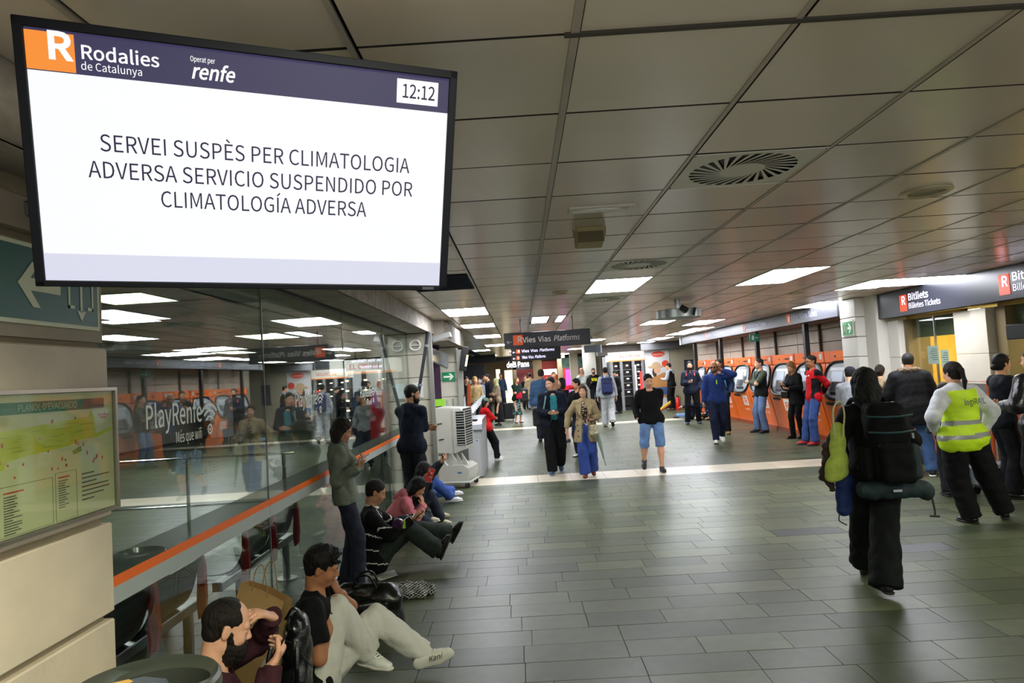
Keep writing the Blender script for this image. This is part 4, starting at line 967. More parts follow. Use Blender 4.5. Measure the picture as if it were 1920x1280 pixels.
def ttext(s, u, v, size, m, fit=None, bold=0, shear=0, y_=.0022, nm='lettering', par=tv):
    o = text(nm, s, sq(u, v, y_), rt, upv_, size, m, par, depth=0, bold=bold, shear=shear, fit=fit); return o
ttext('R', .04, .893, .085, E_W, fit=.05*sw, bold=.045, nm='logo_letter', par=lg)
ttext('Rodalies', .108, .904, .044, E_W, fit=.163*sw, bold=.02)
ttext('de Catalunya', .108, .862, .026, E_W, fit=.127*sw)
ttext('Operat per', .343, .943, .018, E_W, fit=.056*sw, bold=.008)
ttext('renfe', .343, .876, .050, E_W, fit=.10*sw, bold=.03, shear=.25)
ck = srect('clock_box', .855, .868, .97, .975, E_W, .003)
ttext('12:12', .868, .893, .052, E_D, fit=.09*sw, bold=.015, par=ck)
ttext('SERVEI SUSPÈS PER CLIMATOLOGIA', .135, .548, .0585, E_D, fit=.76*sw)
ttext('ADVERSA SERVICIO SUSPENDIDO POR', .108, .438, .0585, E_D, fit=.80*sw)
ttext('CLIMATOLOGÍA ADVERSA', .262, .330, .0585, E_D, fit=.515*sw)
one('maker_badge', lambda b: b.obox(tvq(TVW/2-.06, -TVH/2+.008, -.008), (.018, .001, .004), mat('#3b3d44', .4), TVR), tv)
one('side_knob', lambda b: b.obox(tvq(-TVW/2-.006, -.13, .03), (.01, .014, .02), M_BLACK, TVR, .004), tv)
top_c = tvq(0, TVH/2, .06)
one('wall_mount', lambda b: (b.tube([tvq(-.1, .02, .075), tvq(-.25, .02, .35), (XP-.01, 2.62, 2.50)], .028, M_DARK, 12), b.obox(tvq(-.1, .02, .065), (.2, .012, .14), M_DARK, TVR)), tv)

# ================================================================ HANGING PLATFORM SIGNS
def plat_sign(x0, x1, y_, z0_, z1_, lab, glow, rows=1, txc='#a9a29a'):
    t = thing('platform_sign', lab, 'sign', ((x0+x1)/2, y_, H_CEIL))
    one('box', lambda b: b.box((x0, y_, z0_), (x1, y_+.14, z1_), mat('#14141a', .35), .006), t)
    for k in (.2, .8): one('hanger', lambda b: b.tube([(x0+(x1-x0)*k, y_+.07, z1_), (x0+(x1-x0)*k, y_+.07, H_CEIL)], .012, M_DARK, 8), t)
    W = x1-x0; hh = (z1_-z0_)/rows; wt = mat(txc, .5, emit=glow, key='ps'); og = mat('#e8581c', .5, emit=glow*.55, key='po')
    for r in range(rows):
        zc = z1_-hh*(r+.5); s = hh*.42 if rows == 1 else hh*.55; yf = y_-.002; k_ = 1 if r == 0 else .72
        def arr(b):
            c = np.array([x0+W*.055, yf, zc-hh*.08]); b.tube([c+[-.3*s*1, 0, 0], c+[.42*s, 0, 0]], s*.06, wt, 4); b.tube([c+[0, 0, .25*s], c+[-.32*s, 0, 0], c+[0, 0, -.25*s]], s*.06, wt, 4)
        one('arrow', arr, t)
        lp = one('logo_square', lambda b: b.box((x0+W*.105, y_-.003, zc-hh*.30), (x0+W*.105+hh*.62*k_, y_, zc+hh*.34), og), t)
        text('logo_letter', 'R', (x0+W*.105+hh*.25*k_, y_-.0035, zc-hh*.12), (1, 0, 0), (0, 0, 1), hh*.5*k_, wt, lp, bold=.03)
        xx = x0+W*.215
        for w_, st, sh2, bd in (('Vies', .15, 0, .02), ('Vias', .145, 0, .004), ('Platforms', .30, .25, .006)):
            text('lettering', w_, (xx, yf, zc-hh*.16), (1, 0, 0), (0, 0, 1), s*1.1, wt, t, bold=bd, shear=sh2, fit=W*st*k_); xx += W*(st+.03)*k_
def signpx(pl, pt, pr, pb, Y, *a, **k):
    A = atY(pl, pt, Y); B = atY(pr, pb, Y); plat_sign(A[0], B[0], Y, B[2], A[2], *a, **k)
A = atY(945, 636, 13.0); B = atY(1107, 629, 13.0)
plat_sign(A[0], B[0], 13.0, 2.39, 2.69, 'large unlit black platform sign hanging across the hall', .0, txc='#c4bcb4')
A = atY(958, 658, 19.5); B = atY(1051, 652, 19.5)
plat_sign(A[0], B[0], 19.5, A[2]-.30, A[2]+.06, 'lit black platform sign with two rows hanging behind the large unlit one', 1.6, rows=2, txc='#e6dcff')
t = thing('ceiling_sign', 'glass edged sign hanging behind the right end of the large platform sign', 'sign', (3.3, 21, 2.7))
A = atY(1095, 649, 21); one('panel', lambda b: b.box((A[0], 21, A[2]-.2), (A[0]+.5, 21.06, A[2]+.02), mat('#4f565b', .2, .4)), t); one('frame', lambda b: b.box((A[0]+.5, 20.98, A[2]-.22), (A[0]+.54, 21.08, A[2]+.02), M_STEEL), t); one('hanger', lambda b: b.tube([(A[0]+.25, 21.03, A[2]), (A[0]+.25, 21.03, H_CEIL)], .01, M_DARK), t)

# ================================================================ FAR END
fe = struct('wall_far')
def wpx(name, pxl, pxr, Y, z0_, z1_, m, parent=fe, th=.2, kind=None):
    a = atY(pxl, 700, Y)[0]; b_ = atY(pxr, 690, Y)[0]
    return one(name, lambda q: q.box((a, Y, z0_), (b_, Y+th, z1_), m), parent, kind=kind)
M_B1 = mat('#a8946c', .7, noise=.12, scale=1); M_B2 = mat('#6a5a48', .7, noise=.1, scale=1)
wpx('end_wall', 840, 1130, 48, 0, H_CEIL, mat('#9b8a70', .7, noise=.15, scale=.6))
wpx('pier', 962, 968, 44, 0, 2.9, M_B2); wpx('pier', 1000, 1016, 42, 0, 2.9, M_B1); wpx('pier', 1046, 1060, 42, 0, 2.9, M_B1, th=.4); wpx('pier', 1070, 1084, 38, 0, 2.9, mat('#b8ac93', .6), th=.4)
wpx('dark_lintel', 862, 1010, 40, 2.68, H_CEIL, mat('#26221f', .6)); wpx('dark_lintel', 872, 930, 34, 2.62, H_CEIL, mat('#1b1d24', .5))
wpx('column', 1096, 1118, 33, 0, H_CEIL, mat('#d3cfc2', .6), th=.7)
wpx('column', 1118, 1128, 33.2, 0, H_CEIL, mat('#8f8a7d', .6), th=.5)
one('end_fill_left', lambda b: b.box((-5.2, 30, 0), (-5.0, 48, H_CEIL), mat('#5f574a', .7)), fe)
one('side_fill_right', lambda b: b.box((8.6, 26.5, 0), (8.8, 50, H_CEIL), mat('#7c7464', .7)), fe)
def shop(pl, pr, Y, m_back, lab, bits):
    a = atY(pl, 700, Y)[0]; b_ = atY(pr, 700, Y)[0]
    t = thing('shop', lab, 'shop', ((a+b_)/2, Y, 0))
    one('back_wall', lambda q: q.box((a, Y+1.2, 0), (b_, Y+1.3, 2.6), m_back), t)
    for nm, x0, x1, z0_, z1_, m, dy in bits: one(nm, lambda q: q.box((a+(b_-a)*x0, Y+dy, z0_), (a+(b_-a)*x1, Y+dy+.12, z1_), m), t)
    return t
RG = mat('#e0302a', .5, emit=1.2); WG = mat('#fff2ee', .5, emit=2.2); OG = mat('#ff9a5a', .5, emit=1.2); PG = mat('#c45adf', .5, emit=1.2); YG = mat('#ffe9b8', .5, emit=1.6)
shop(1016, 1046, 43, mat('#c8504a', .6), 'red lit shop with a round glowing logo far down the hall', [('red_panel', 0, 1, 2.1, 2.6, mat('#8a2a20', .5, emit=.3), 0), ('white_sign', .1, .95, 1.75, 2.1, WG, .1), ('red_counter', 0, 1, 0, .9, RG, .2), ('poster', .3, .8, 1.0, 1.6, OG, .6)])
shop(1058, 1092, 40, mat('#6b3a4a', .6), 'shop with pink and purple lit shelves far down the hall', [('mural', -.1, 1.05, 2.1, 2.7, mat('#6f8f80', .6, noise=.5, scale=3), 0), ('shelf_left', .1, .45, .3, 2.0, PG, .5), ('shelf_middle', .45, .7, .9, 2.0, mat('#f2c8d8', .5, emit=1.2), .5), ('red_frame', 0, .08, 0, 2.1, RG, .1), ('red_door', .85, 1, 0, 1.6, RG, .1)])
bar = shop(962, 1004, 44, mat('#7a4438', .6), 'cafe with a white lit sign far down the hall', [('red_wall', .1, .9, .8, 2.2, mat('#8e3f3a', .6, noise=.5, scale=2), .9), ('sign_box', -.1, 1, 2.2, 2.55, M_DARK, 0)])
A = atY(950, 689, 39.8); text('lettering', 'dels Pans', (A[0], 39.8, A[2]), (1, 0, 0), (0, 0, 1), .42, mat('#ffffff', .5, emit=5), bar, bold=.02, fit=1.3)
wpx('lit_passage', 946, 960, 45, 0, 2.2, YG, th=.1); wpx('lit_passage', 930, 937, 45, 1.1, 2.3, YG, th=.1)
t = thing('blue_advert_screen', 'wide blue lit advertising screen far on the left of the hall', 'screen', (-3, 33, 1.7))
A = atY(872, 708, 33); B = atY(908, 708, 33); one('screen', lambda b: b.box((A[0], 33, 1.05), (B[0], 33.1, 1.75), mat('#6fb4cf', .5, emit=.5, noise=.2, scale=1)), t); one('top_panel', lambda b: b.box((A[0]-.05, 32.98, 1.75), (B[0]+.05, 33.12, 2.5), mat('#15171d', .5)), t); one('plinth', lambda b: b.box((A[0]-.05, 32.98, 0), (B[0]+.05, 33.12, 1.05), mat('#3b3833', .6)), t)
# vending kiosk right middle
pb = atY(1135, 700, 31)[0]; pe = atY(1210, 700, 31)[0]
one('kiosk_fascia', lambda b: b.box((pb-.3, 30.9, 2.5), (pe+1.2, 31.4, H_CEIL), mat('#6f6a68', .5)), fe)
one('kiosk_side_wall', lambda b: b.box((pe+1.2, 30.6, 0), (pe+1.25, 31.6, H_CEIL), M_PIL), fe)
k = kiosk((pb+pe)/2+.15, 30.9, (pe-pb)*.95, 'vending kiosk with a lit cream sign between the hall and the poster', 'EL CRUSH')
one('blue_lamp', lambda b: (b.box(((pb+pe)/2+.35, 30.85, .5), ((pb+pe)/2+.47, 30.9, 2.0), mat('#dfe4ff', .5, emit=4)), b.box(((pb+pe)/2+.62, 30.85, .3), ((pb+pe)/2+.74, 30.9, 1.7), RG)), k)
for f_ in (.12, .36, .66, .9): one('cabinet_post', lambda b: b.box((pb+(pe-pb)*f_, 30.78, 0), (pb+(pe-pb)*f_+.12, 30.95, 2.2), mat('#9ea2a3', .3, .5)), k)
# poster
A = atY(1211, 700, 30.4)[0]; B = atY(1257, 700, 30.4)[0]
po = thing('advertising_poster', 'tall white advertising poster showing a person in a straw hat', 'poster', ((A+B)/2, 30.4, 0))
one('panel', lambda b: b.box((A, 30.4, .1), (B, 30.5, 2.6), mat('#c9c6c4', .5)), po)
W_ = B-A
def ov(name, u, v, ru, rv, m, n=20, y_=30.398):
    one(name, lambda b: b.prism([(A+W_*u+ru*math.cos(i*6.2832/n), y_, v+rv*math.sin(i*6.2832/n)) for i in range(n)], (0, -.002, 0), m), po)
def rr_(name, x0, x1, z0_, z1_, m, y_=30.398): one(name, lambda b: b.box((A+W_*x0, y_-.002, z0_), (A+W_*x1, y_, z1_), m), po)
RP = mat('#d8401c', .5)
ov('red_badge', .55, 2.42, .30, .13, RP); ov('red_badge', .82, 1.98, .16, .15, RP)
text('lettering', 'MASCOTAS', (A+W_*.30, 30.394, 2.37), (1, 0, 0), (0, 0, 1), .1, M_WHITE, po, bold=.01, fit=.5)
HT = mat('#b79a74', .6); ov('straw_hat', .42, 1.86, .36, .07, HT, y_=30.392); ov('straw_hat', .44, 1.95, .19, .13, HT, y_=30.391)
ov('face', .47, 1.72, .15, .17, mat('#c99a7c', .6), y_=30.394); ov('hair', .36, 1.62, .10, .2, mat('#3a2a1e', .6), y_=30.396)
one('coat', lambda b: b.prism([(A+W_*u, 30.396, v) for u, v in ((.2, .5), (.95, .5), (.95, 1.45), (.75, 1.6), (.5, 1.5), (.25, 1.4))], (0, -.001, 0), mat('#b07a42', .6)), po)
rr_('blue_block', .05, .95, .62, .95, mat('#3c5c8c', .5), 30.393); rr_('red_block', .05, .5, .3, .5, RP, 30.393)
one('wall_after_poster', lambda b: (b.box((B+.02, 30.4, 0), (8.7, 30.6, H_CEIL), mat('#a39a82', .6, noise=.08, scale=2))), fe)
one('grey_fascia_far', lambda b: b.box((A-.2, 30.1, 2.62), (B+.6, 30.38, H_CEIL), mat('#5a5a5c', .5)), fe)
t = thing('wall_notice_board', 'dark blue notice board on the wall left of the ticket machines', 'notice board', (7, 29, 1.5))
A2 = atY(1283, 690, 29.5); one('board', lambda b: b.box((A2[0], 29.5, A2[2]-.55), (A2[0]+.42, 29.54, A2[2]+.35), mat('#2f3440', .4)), t); one('frame', lambda b: b.tube([(A2[0], 29.49, A2[2]-.55), (A2[0]+.42, 29.49, A2[2]-.55), (A2[0]+.42, 29.49, A2[2]+.35), (A2[0], 29.49, A2[2]+.35)], .012, M_STEEL, 4, closed=True), t)
t = thing('fire_extinguisher', 'red fire extinguisher on the floor beside the seated travellers', 'fire extinguisher', tuple(atZ(1270, 765)))
P = atZ(1272, 768); one('cylinder', lambda b: b.lathe(P, [(.001, 0), (.09, .0), (.095, .03), (.095, .45), (.05, .52), (.03, .55), (.001, .56)], mat('#c8201a', .3), 18), t, True); one('handle', lambda b: b.obox(P+np.array([0, 0, .58]), (.05, .015, .02), M_BLACK), t); one('hose', lambda b: b.tube(bez([P+np.array([.02, 0, .57]), P+np.array([.13, 0, .5]), P+np.array([.12, 0, .2])]), .012, M_BLACK, 6), t)

# ================================================================ LITTER BIN, foreground
MB_ = mat('#3c4038', .35, noise=.08, scale=6); BX, BY, BZ = -1.25, 2.2, .985
t = thing('litter_bin', 'round dark grey litter bin with a wide rim in the bottom left corner', 'litter bin', (BX, BY, 0))
one('body', lambda b: b.lathe((BX, BY, 0), [(.001, 0), (.17, 0), (.175, .02), (.20, BZ-.12), (.225, BZ-.02)], MB_, 48), t, True)
def rim(b):
    n = 56; cx, cy = BX, BY; V = []
    for i in range(n):
        a = 2*math.pi*i/n; ca, sa = math.cos(a), math.sin(a)
        hx, hy = .145*ca+.035, .105*sa+.05
        for (ox, oy, z) in ((.228*ca, .228*sa, BZ-.03), (.226*ca, .226*sa, BZ), (.216*ca, .216*sa, BZ+.012), (hx*1.12, hy*1.12, BZ+.004), (hx, hy, BZ-.01), (hx*.94, hy*.94, BZ-.14)): V.append((cx+ox, cy+oy, z))
    b.add(V, [(6*i+k, 6*((i+1) % n)+k, 6*((i+1) % n)+k+1, 6*i+k+1) for i in range(n) for k in range(5)], MB_)
one('rim', rim, t, True)
one('liner', lambda b: b.lathe((BX+.03, BY+.04, BZ-.3), [(.001, 0), (.12, 0), (.13, .16)], M_BLACK, 24), t)
st = one('sticker', lambda b: b.prism([(BX+x, BY+y_, BZ+.013-.0*y_) for x, y_ in ((-.14, -.02), (-.02, .035), (.065, .01), (.12, -.06), (.10, -.16), (-.14, -.16))], (0, 0, .002), mat('#1d222e', .4)), t)
one('yellow_corner', lambda b: b.prism([(BX+x, BY+y_, BZ+.0155) for x, y_ in ((-.16, -.04), (-.06, .018), (-.035, .0), (-.10, -.12), (-.16, -.12))], (0, 0, .001), mat('#d8a01c', .4)), st)
one('white_disc', lambda b: b.lathe((BX+.035, BY-.075, BZ+.0155), [(.001, .001), (.055, .001), (.056, 0)], mat('#a9a7bd', .5), 28), st)
one('disc_symbol', lambda b: b.prism([(BX+.035+x, BY-.075+y_, BZ+.017) for x, y_ in ((-.012, -.03), (.02, .03), (.03, .02), (.0, -.035))], (0, 0, .001), M_DARK), st)
# ================================================================ SCULPTING ENGINE (smooth distance fields -> one continuous mesh)
def nrm(v): v = np.asarray(v, float); return v/(np.linalg.norm(v)+1e-9)
def smin(a, b, k):
    if k <= 0: return np.minimum(a, b)
    h = np.clip(.5+.5*(b-a)/k, 0, 1); return b+(a-b)*h-k*h*(1-h)
def surfnet(Fd, o, h):
    S = Fd < 0; nx, ny, nz = Fd.shape
    c = np.zeros((nx-1, ny-1, nz-1), np.int8)
    for i in (0, 1):
        for j in (0, 1):
            for k in (0, 1): c += S[i:nx-1+i, j:ny-1+j, k:nz-1+k]
    act = (c > 0) & (c < 8); ids = np.argwhere(act); n = len(ids)
    if n == 0: return np.zeros((0, 3)), np.zeros((0, 4), int)
    idx = np.full(act.shape, -1, np.int32); idx[act] = np.arange(n)
    cv = {}
    for i in (0, 1):
        for j in (0, 1):
            for k in (0, 1): cv[(i, j, k)] = Fd[ids[:, 0]+i, ids[:, 1]+j, ids[:, 2]+k]
    ps = np.zeros((n, 3)); ct_ = np.zeros(n)
    for ax in range(3):
        for a in (0, 1):
            for b in (0, 1):
                p0 = [0, 0, 0]; p0[(ax+1) % 3] = a; p0[(ax+2) % 3] = b; p1 = list(p0); p1[ax] = 1
                f0, f1 = cv[tuple(p0)], cv[tuple(p1)]; cr = (f0 < 0) != (f1 < 0)
                t = np.where(cr, f0/np.where(cr, f0-f1, 1), 0)
                pt = np.tile(np.array(p0, float), (n, 1)); pt[:, ax] = t
                ps += pt*cr[:, None]; ct_ += cr
    V = (ids+ps/ct_[:, None])*h+o
    Q = []
    for ax in range(3):
        b, d = (ax+1) % 3, (ax+2) % 3
        sl0 = [slice(1, -1)]*3; sl1 = [slice(1, -1)]*3; sl0[ax] = slice(0, -1); sl1[ax] = slice(1, None)
        A = S[tuple(sl0)]; B = S[tuple(sl1)]; e = np.argwhere(A != B)
        if len(e) == 0: continue
        sg = A[tuple(e.T)]
        off = np.array([1, 1, 1]); off[ax] = 0; e = e+off
        def cell(db, dd):
            q = e.copy(); q[:, b] -= db; q[:, d] -= dd; return idx[tuple(q.T)]
        q = np.stack([cell(1, 1), cell(0, 1), cell(0, 0), cell(1, 0)], 1)
        q[~sg] = q[~sg][:, ::-1]; Q.append(q)
    Q = np.concatenate(Q); Q = Q[(Q >= 0).all(1)]
    return V, Q
import os
DBG = os.environ.get('DBG')
class SDF:
    def __init__(s, h, k=.02): s.h = h; s.k = k; s.P = []; s.nz = None
    def cap(s, a, b, r0, r1=None, w=None, q=1., k=None, fl=(0, 0), sub=False):
        a = np.array(a, float); b = np.array(b, float); r1 = r0 if r1 is None else r1; R = max(r0, r1)*max(1, q)
        s.P.append(('c', np.minimum(a, b)-R, np.maximum(a, b)+R, (a, b, r0, r1, None if w is None else nrm(w), q, fl), s.k if k is None else k, sub)); return s
    def ell(s, c, r, R=None, k=None, sub=False):
        c = np.array(c, float); r = np.array(r, float); m = r.max(); s.P.append(('e', c-m, c+m, (c, r, R), s.k if k is None else k, sub)); return s
    def box(s, c, hf, R=None, rd=.01, k=None, sub=False):
        c = np.array(c, float); hf = np.array(hf, float); m = np.linalg.norm(hf) if R is not None else hf
        s.P.append(('b', c-m, c+m, (c, hf, R, rd), s.k if k is None else k, sub)); return s
    def cut(s, p, n): s.P.append(('h', None, None, (np.array(p, float), nrm(n)), 0, True)); return s
    def noise(s, amp, fq, seed=1): s.nz = (amp, fq, seed); return s
    def mesh(s):
        add = [p for p in s.P if p[0] != 'h' and not p[5]]; pad = 3*s.h+(s.nz[0]*2 if s.nz else 0)+s.k*.3
        lo = np.min([p[1] for p in add], 0)-pad; hi = np.max([p[2] for p in add], 0)+pad; n = np.ceil((hi-lo)/s.h).astype(int)+1
        h = s.h
        while n.prod() > 6e6: h *= 1.15; n = np.ceil((hi-lo)/h).astype(int)+1
        ax = [(lo[i]+np.arange(n[i])*h).astype(np.float32) for i in range(3)]
        Fd = np.full(n, 1., np.float32)
        for ty, a0, b0, d, k, sub in s.P:
            if ty == 'h':
                continue
                p, nn = d; X = (ax[0]-p[0])[:, None, None]*nn[0]+(ax[1]-p[1])[None, :, None]*nn[1]+(ax[2]-p[2])[None, None, :]*nn[2]; Fd = np.maximum(Fd, X.astype(np.float32)); continue
            m = k+2.5*h; i0 = np.clip(((a0-m-lo)/h).astype(int), 0, n-1); i1 = np.clip(((b0+m-lo)/h).astype(int)+2, 1, n)
            if (i1 <= i0).any(): continue
            sl = tuple(slice(i0[i], i1[i]) for i in range(3)); x = ax[0][sl[0]][:, None, None]; y = ax[1][sl[1]][None, :, None]; z = ax[2][sl[2]][None, None, :]
            if ty == 'c':
                a, b, r0, r1, w, q, fl = d; ab = b-a; L2 = ab.dot(ab)+1e-12; px, py, pz = x-a[0], y-a[1], z-a[2]
                tu = (px*ab[0]+py*ab[1]+pz*ab[2])/L2; t = np.clip(tu, 0, 1); dx, dy, dz = px-t*ab[0], py-t*ab[1], pz-t*ab[2]
                if w is not None:
                    dw = (dx*w[0]+dy*w[1]+dz*w[2])*(1/q-1); dx, dy, dz = dx+w[0]*dw, dy+w[1]*dw, dz+w[2]*dw
                r = r0+(r1-r0)*t; D = np.sqrt(dx*dx+dy*dy+dz*dz)-r
                if w is not None and q < 1: D = D*(.5+.5*q)
                L = math.sqrt(L2)
                if fl[0]: D = np.maximum(D, -tu*L)
                if fl[1]: D = np.maximum(D, (tu-1)*L)
            elif ty == 'e':
                c, r, R = d; px, py, pz = x-c[0], y-c[1], z-c[2]
                if R is not None: px, py, pz = [px*R[0, i]+py*R[1, i]+pz*R[2, i] for i in range(3)]
                k0 = np.sqrt((px/r[0])**2+(py/r[1])**2+(pz/r[2])**2); k1 = np.sqrt((px/r[0]**2)**2+(py/r[1]**2)**2+(pz/r[2]**2)**2)+1e-6; D = k0*(k0-1)/k1
            else:
                c, hf, R, rd = d; px, py, pz = x-c[0], y-c[1], z-c[2]
                if R is not None: px, py, pz = [px*R[0, i]+py*R[1, i]+pz*R[2, i] for i in range(3)]
                qx, qy, qz = abs(px)-hf[0]+rd, abs(py)-hf[1]+rd, abs(pz)-hf[2]+rd
                D = np.sqrt(np.maximum(qx, 0)**2+np.maximum(qy, 0)**2+np.maximum(qz, 0)**2)+np.minimum(np.maximum(np.maximum(qx, qy), qz), 0)-rd
            if sub: Fd[sl] = -smin(-Fd[sl], D, k)
            else: Fd[sl] = smin(Fd[sl], D, k)
        if s.nz:
            amp, fq, seed = s.nz; rg = np.random.default_rng(seed); acc = 0
            for _ in range(4):
                dv = rg.normal(size=3); dv /= np.linalg.norm(dv); dv *= fq*rg.uniform(.6, 1.5); ph = rg.uniform(0, 6.3)
                d2 = rg.normal(size=3); d2 *= fq*.35/np.linalg.norm(d2)
                arg = ax[0][:, None, None]*dv[0]+ax[1][None, :, None]*dv[1]+ax[2][None, None, :]*dv[2]
                arg = arg+1.3*np.sin(ax[0][:, None, None]*d2[0]+ax[1][None, :, None]*d2[1]+ax[2][None, None, :]*d2[2]+ph)
                acc = acc+(1-2*np.abs(np.sin(arg+ph)))*.5
            Fd += (acc*amp*.5).astype(np.float32)
        for ty, a0, b0, d, k, sub in s.P:
            if ty != 'h': continue
            p, nn = d; X = (ax[0]-p[0])[:, None, None]*nn[0]+(ax[1]-p[1])[None, :, None]*nn[1]+(ax[2]-p[2])[None, None, :]*nn[2]; Fd = np.maximum(Fd, X.astype(np.float32))
        Fd[0] = Fd[-1] = 1; Fd[:, 0] = Fd[:, -1] = 1; Fd[:, :, 0] = Fd[:, :, -1] = 1
        return surfnet(Fd, lo, h)
    def build(s, name, mats, parent=None, pick=None):
        V, Q = s.mesh()
        if len(Q) == 0: print('EMPTY', name); return None
        mi = None
        if pick: mi = pick(V[Q].mean(1))
        return mesh_obj(name, V, Q, mats, parent, mi, True)
def rot3(yaw=0, pitch=0, roll=0, base=None):
    """head/foot frames: columns right, forward, up. yaw to the right, pitch down, roll to the right, degrees"""
    M = np.array(Matrix.Rotation(-math.radians(yaw), 3, 'Z') @ Matrix.Rotation(-math.radians(pitch), 3, 'X') @ Matrix.Rotation(math.radians(roll), 3, 'Y'))
    return M if base is None else base @ M
def ik(a, t, l1, l2, pole):
    a = np.array(a, float); t = np.array(t, float); d = t-a; L = np.linalg.norm(d); mx = (l1+l2)*.998
    if L > mx: t = a+d/L*mx; d = t-a; L = mx
    L = max(L, abs(l1-l2)+.02); u = d/np.linalg.norm(d); p = nrm(pole); p = nrm(p-u*p.dot(u)); ca = (l1*l1+L*L-l2*l2)/(2*l1*L); ca = min(1, max(-1, ca))
    return a+u*l1*ca+p*l1*math.sqrt(max(0, 1-ca*ca)), t

SKIN = {'light': '#d8a384', 'mid': '#c28e6c', 'tan': '#a9724f', 'dark': '#7d5238', 'pale': '#e3b79c'}
def skin(c): return mat(SKIN.get(c, c), .5, noise=.08, scale=18, bump=.08, bscale=120, spec=.35)
def hairm(c): return mat(c, .6, noise=.35, scale=30, bump=.8, bscale=90, spec=.28, stretch=(1, 1, .3))

def head_fields(S, C, R, s, fem=False, k=1.):
    def P(x, y, z): return C+R @ (np.array([x, y, z])*s)
    def E(x, y, z, a, b, c, kk=.012, sub=False, Rx=None): S.ell(P(x, y, z), np.array([a, b, c])*s, R if Rx is None else R @ Rx, kk*s, sub)
    E(0, -.014, .036, .076, .097, .086); E(0, .026, -.028, .060 if not fem else .056, .066, .082, .03)
    E(0, .050, -.090, .030 if not fem else .023, .032, .024, .03)
    for x in (-1, 1):
        E(x*.042, .008, -.066, .018, .034, .028, .025)
        E(x*.038, .058, -.030, .024, .024, .024, .025)
    S.cap(P(-.040, .076, .026), P(.040, .076, .026), .013*s, None, k=.012*s)
    for x in (-1, 1):
        E(x*.032, .098, .004, .019, .018, .012, .012, True); E(x*.031, .076, .003, .0155, .0125, .0115, .004)
    S.cap(P(0, .086, .012), P(0, .106, -.026), .0075*s, .0115*s, k=.012*s)
    for x in (-1, 1): E(x*.011, .096, -.031, .0085, .010, .0075, .006)
    E(0, .084, -.052, .024, .014, .010, .012)
    E(0, .0925, -.055, .021, .0075, .0042, .004); E(0, .0915, -.0635, .018, .0085, .0058, .004)
    S.cap(P(-.02, .101, -.0592), P(.02, .101, -.0592), .0018*s, None, k=.003*s, sub=True)
    for x in (-1, 1):
        E(x*.077, -.010, -.004, .0085, .0185, .030, .008, False, np.array(Matrix.Rotation(x*.25, 3, 'Z')))
        E(x*.087, -.004, .000, .006, .010, .018, .005, True)
def hand_fields(S, W, D, N, s, side, curl=.5, thumb=None):
    """W wrist, D direction of the palm, N palm normal (the side fingers close to), side=+1 right hand"""
    D = nrm(D); N = nrm(np.array(N)-D*np.dot(N, D)); B = np.cross(D, N)*side      # toward the thumb
    S.cap(W-D*.03*s, W+D*.015*s, .026*s, .026*s, N, .78, .012*s)
    S.cap(W+D*.025*s, W+D*.072*s, .036*s, .040*s, N, .42, .012*s)
    for i, (o, l) in enumerate(((.030, .078), (.010, .088), (-.010, .082), (-.029, .064))):
        a = W+D*.082*s+B*o*s; l *= s; c1_, c2_, c3_ = curl*.9+.06*i, curl*1.9+.05*i, curl*2.6
        p1 = a+(D*math.cos(c1_)+N*math.sin(c1_)+B*o*1.4)*l*.42; p2 = p1+(D*math.cos(c2_)+N*math.sin(c2_))*l*.32; p3 = p2+(D*math.cos(c3_)+N*math.sin(c3_))*l*.26
        r = (.0092, .0095, .0092, .008)[i]*s; S.cap(a-D*.012*s, p1, r*1.05, r, k=.005*s); S.cap(p1, p2, r, r*.92, k=.003*s); S.cap(p2, p3, r*.92, r*.78, k=.003*s)
    t0 = W+D*.02*s+B*.024*s; t1 = t0+(D*.62+B*.7+N*.25)*.042*s; t2 = t1+(D*.85+B*.1+N*(.25+curl*.5))*.034*s; t3 = t2+(D*.8-B*.15+N*(.2+curl*.6))*.026*s
    S.cap(t0, t1, .016*s, .0125*s, k=.01*s); S.cap(t1, t2, .0115*s, .0105*s, k=.004*s); S.cap(t2, t3, .0105*s, .0085*s, k=.004*s)

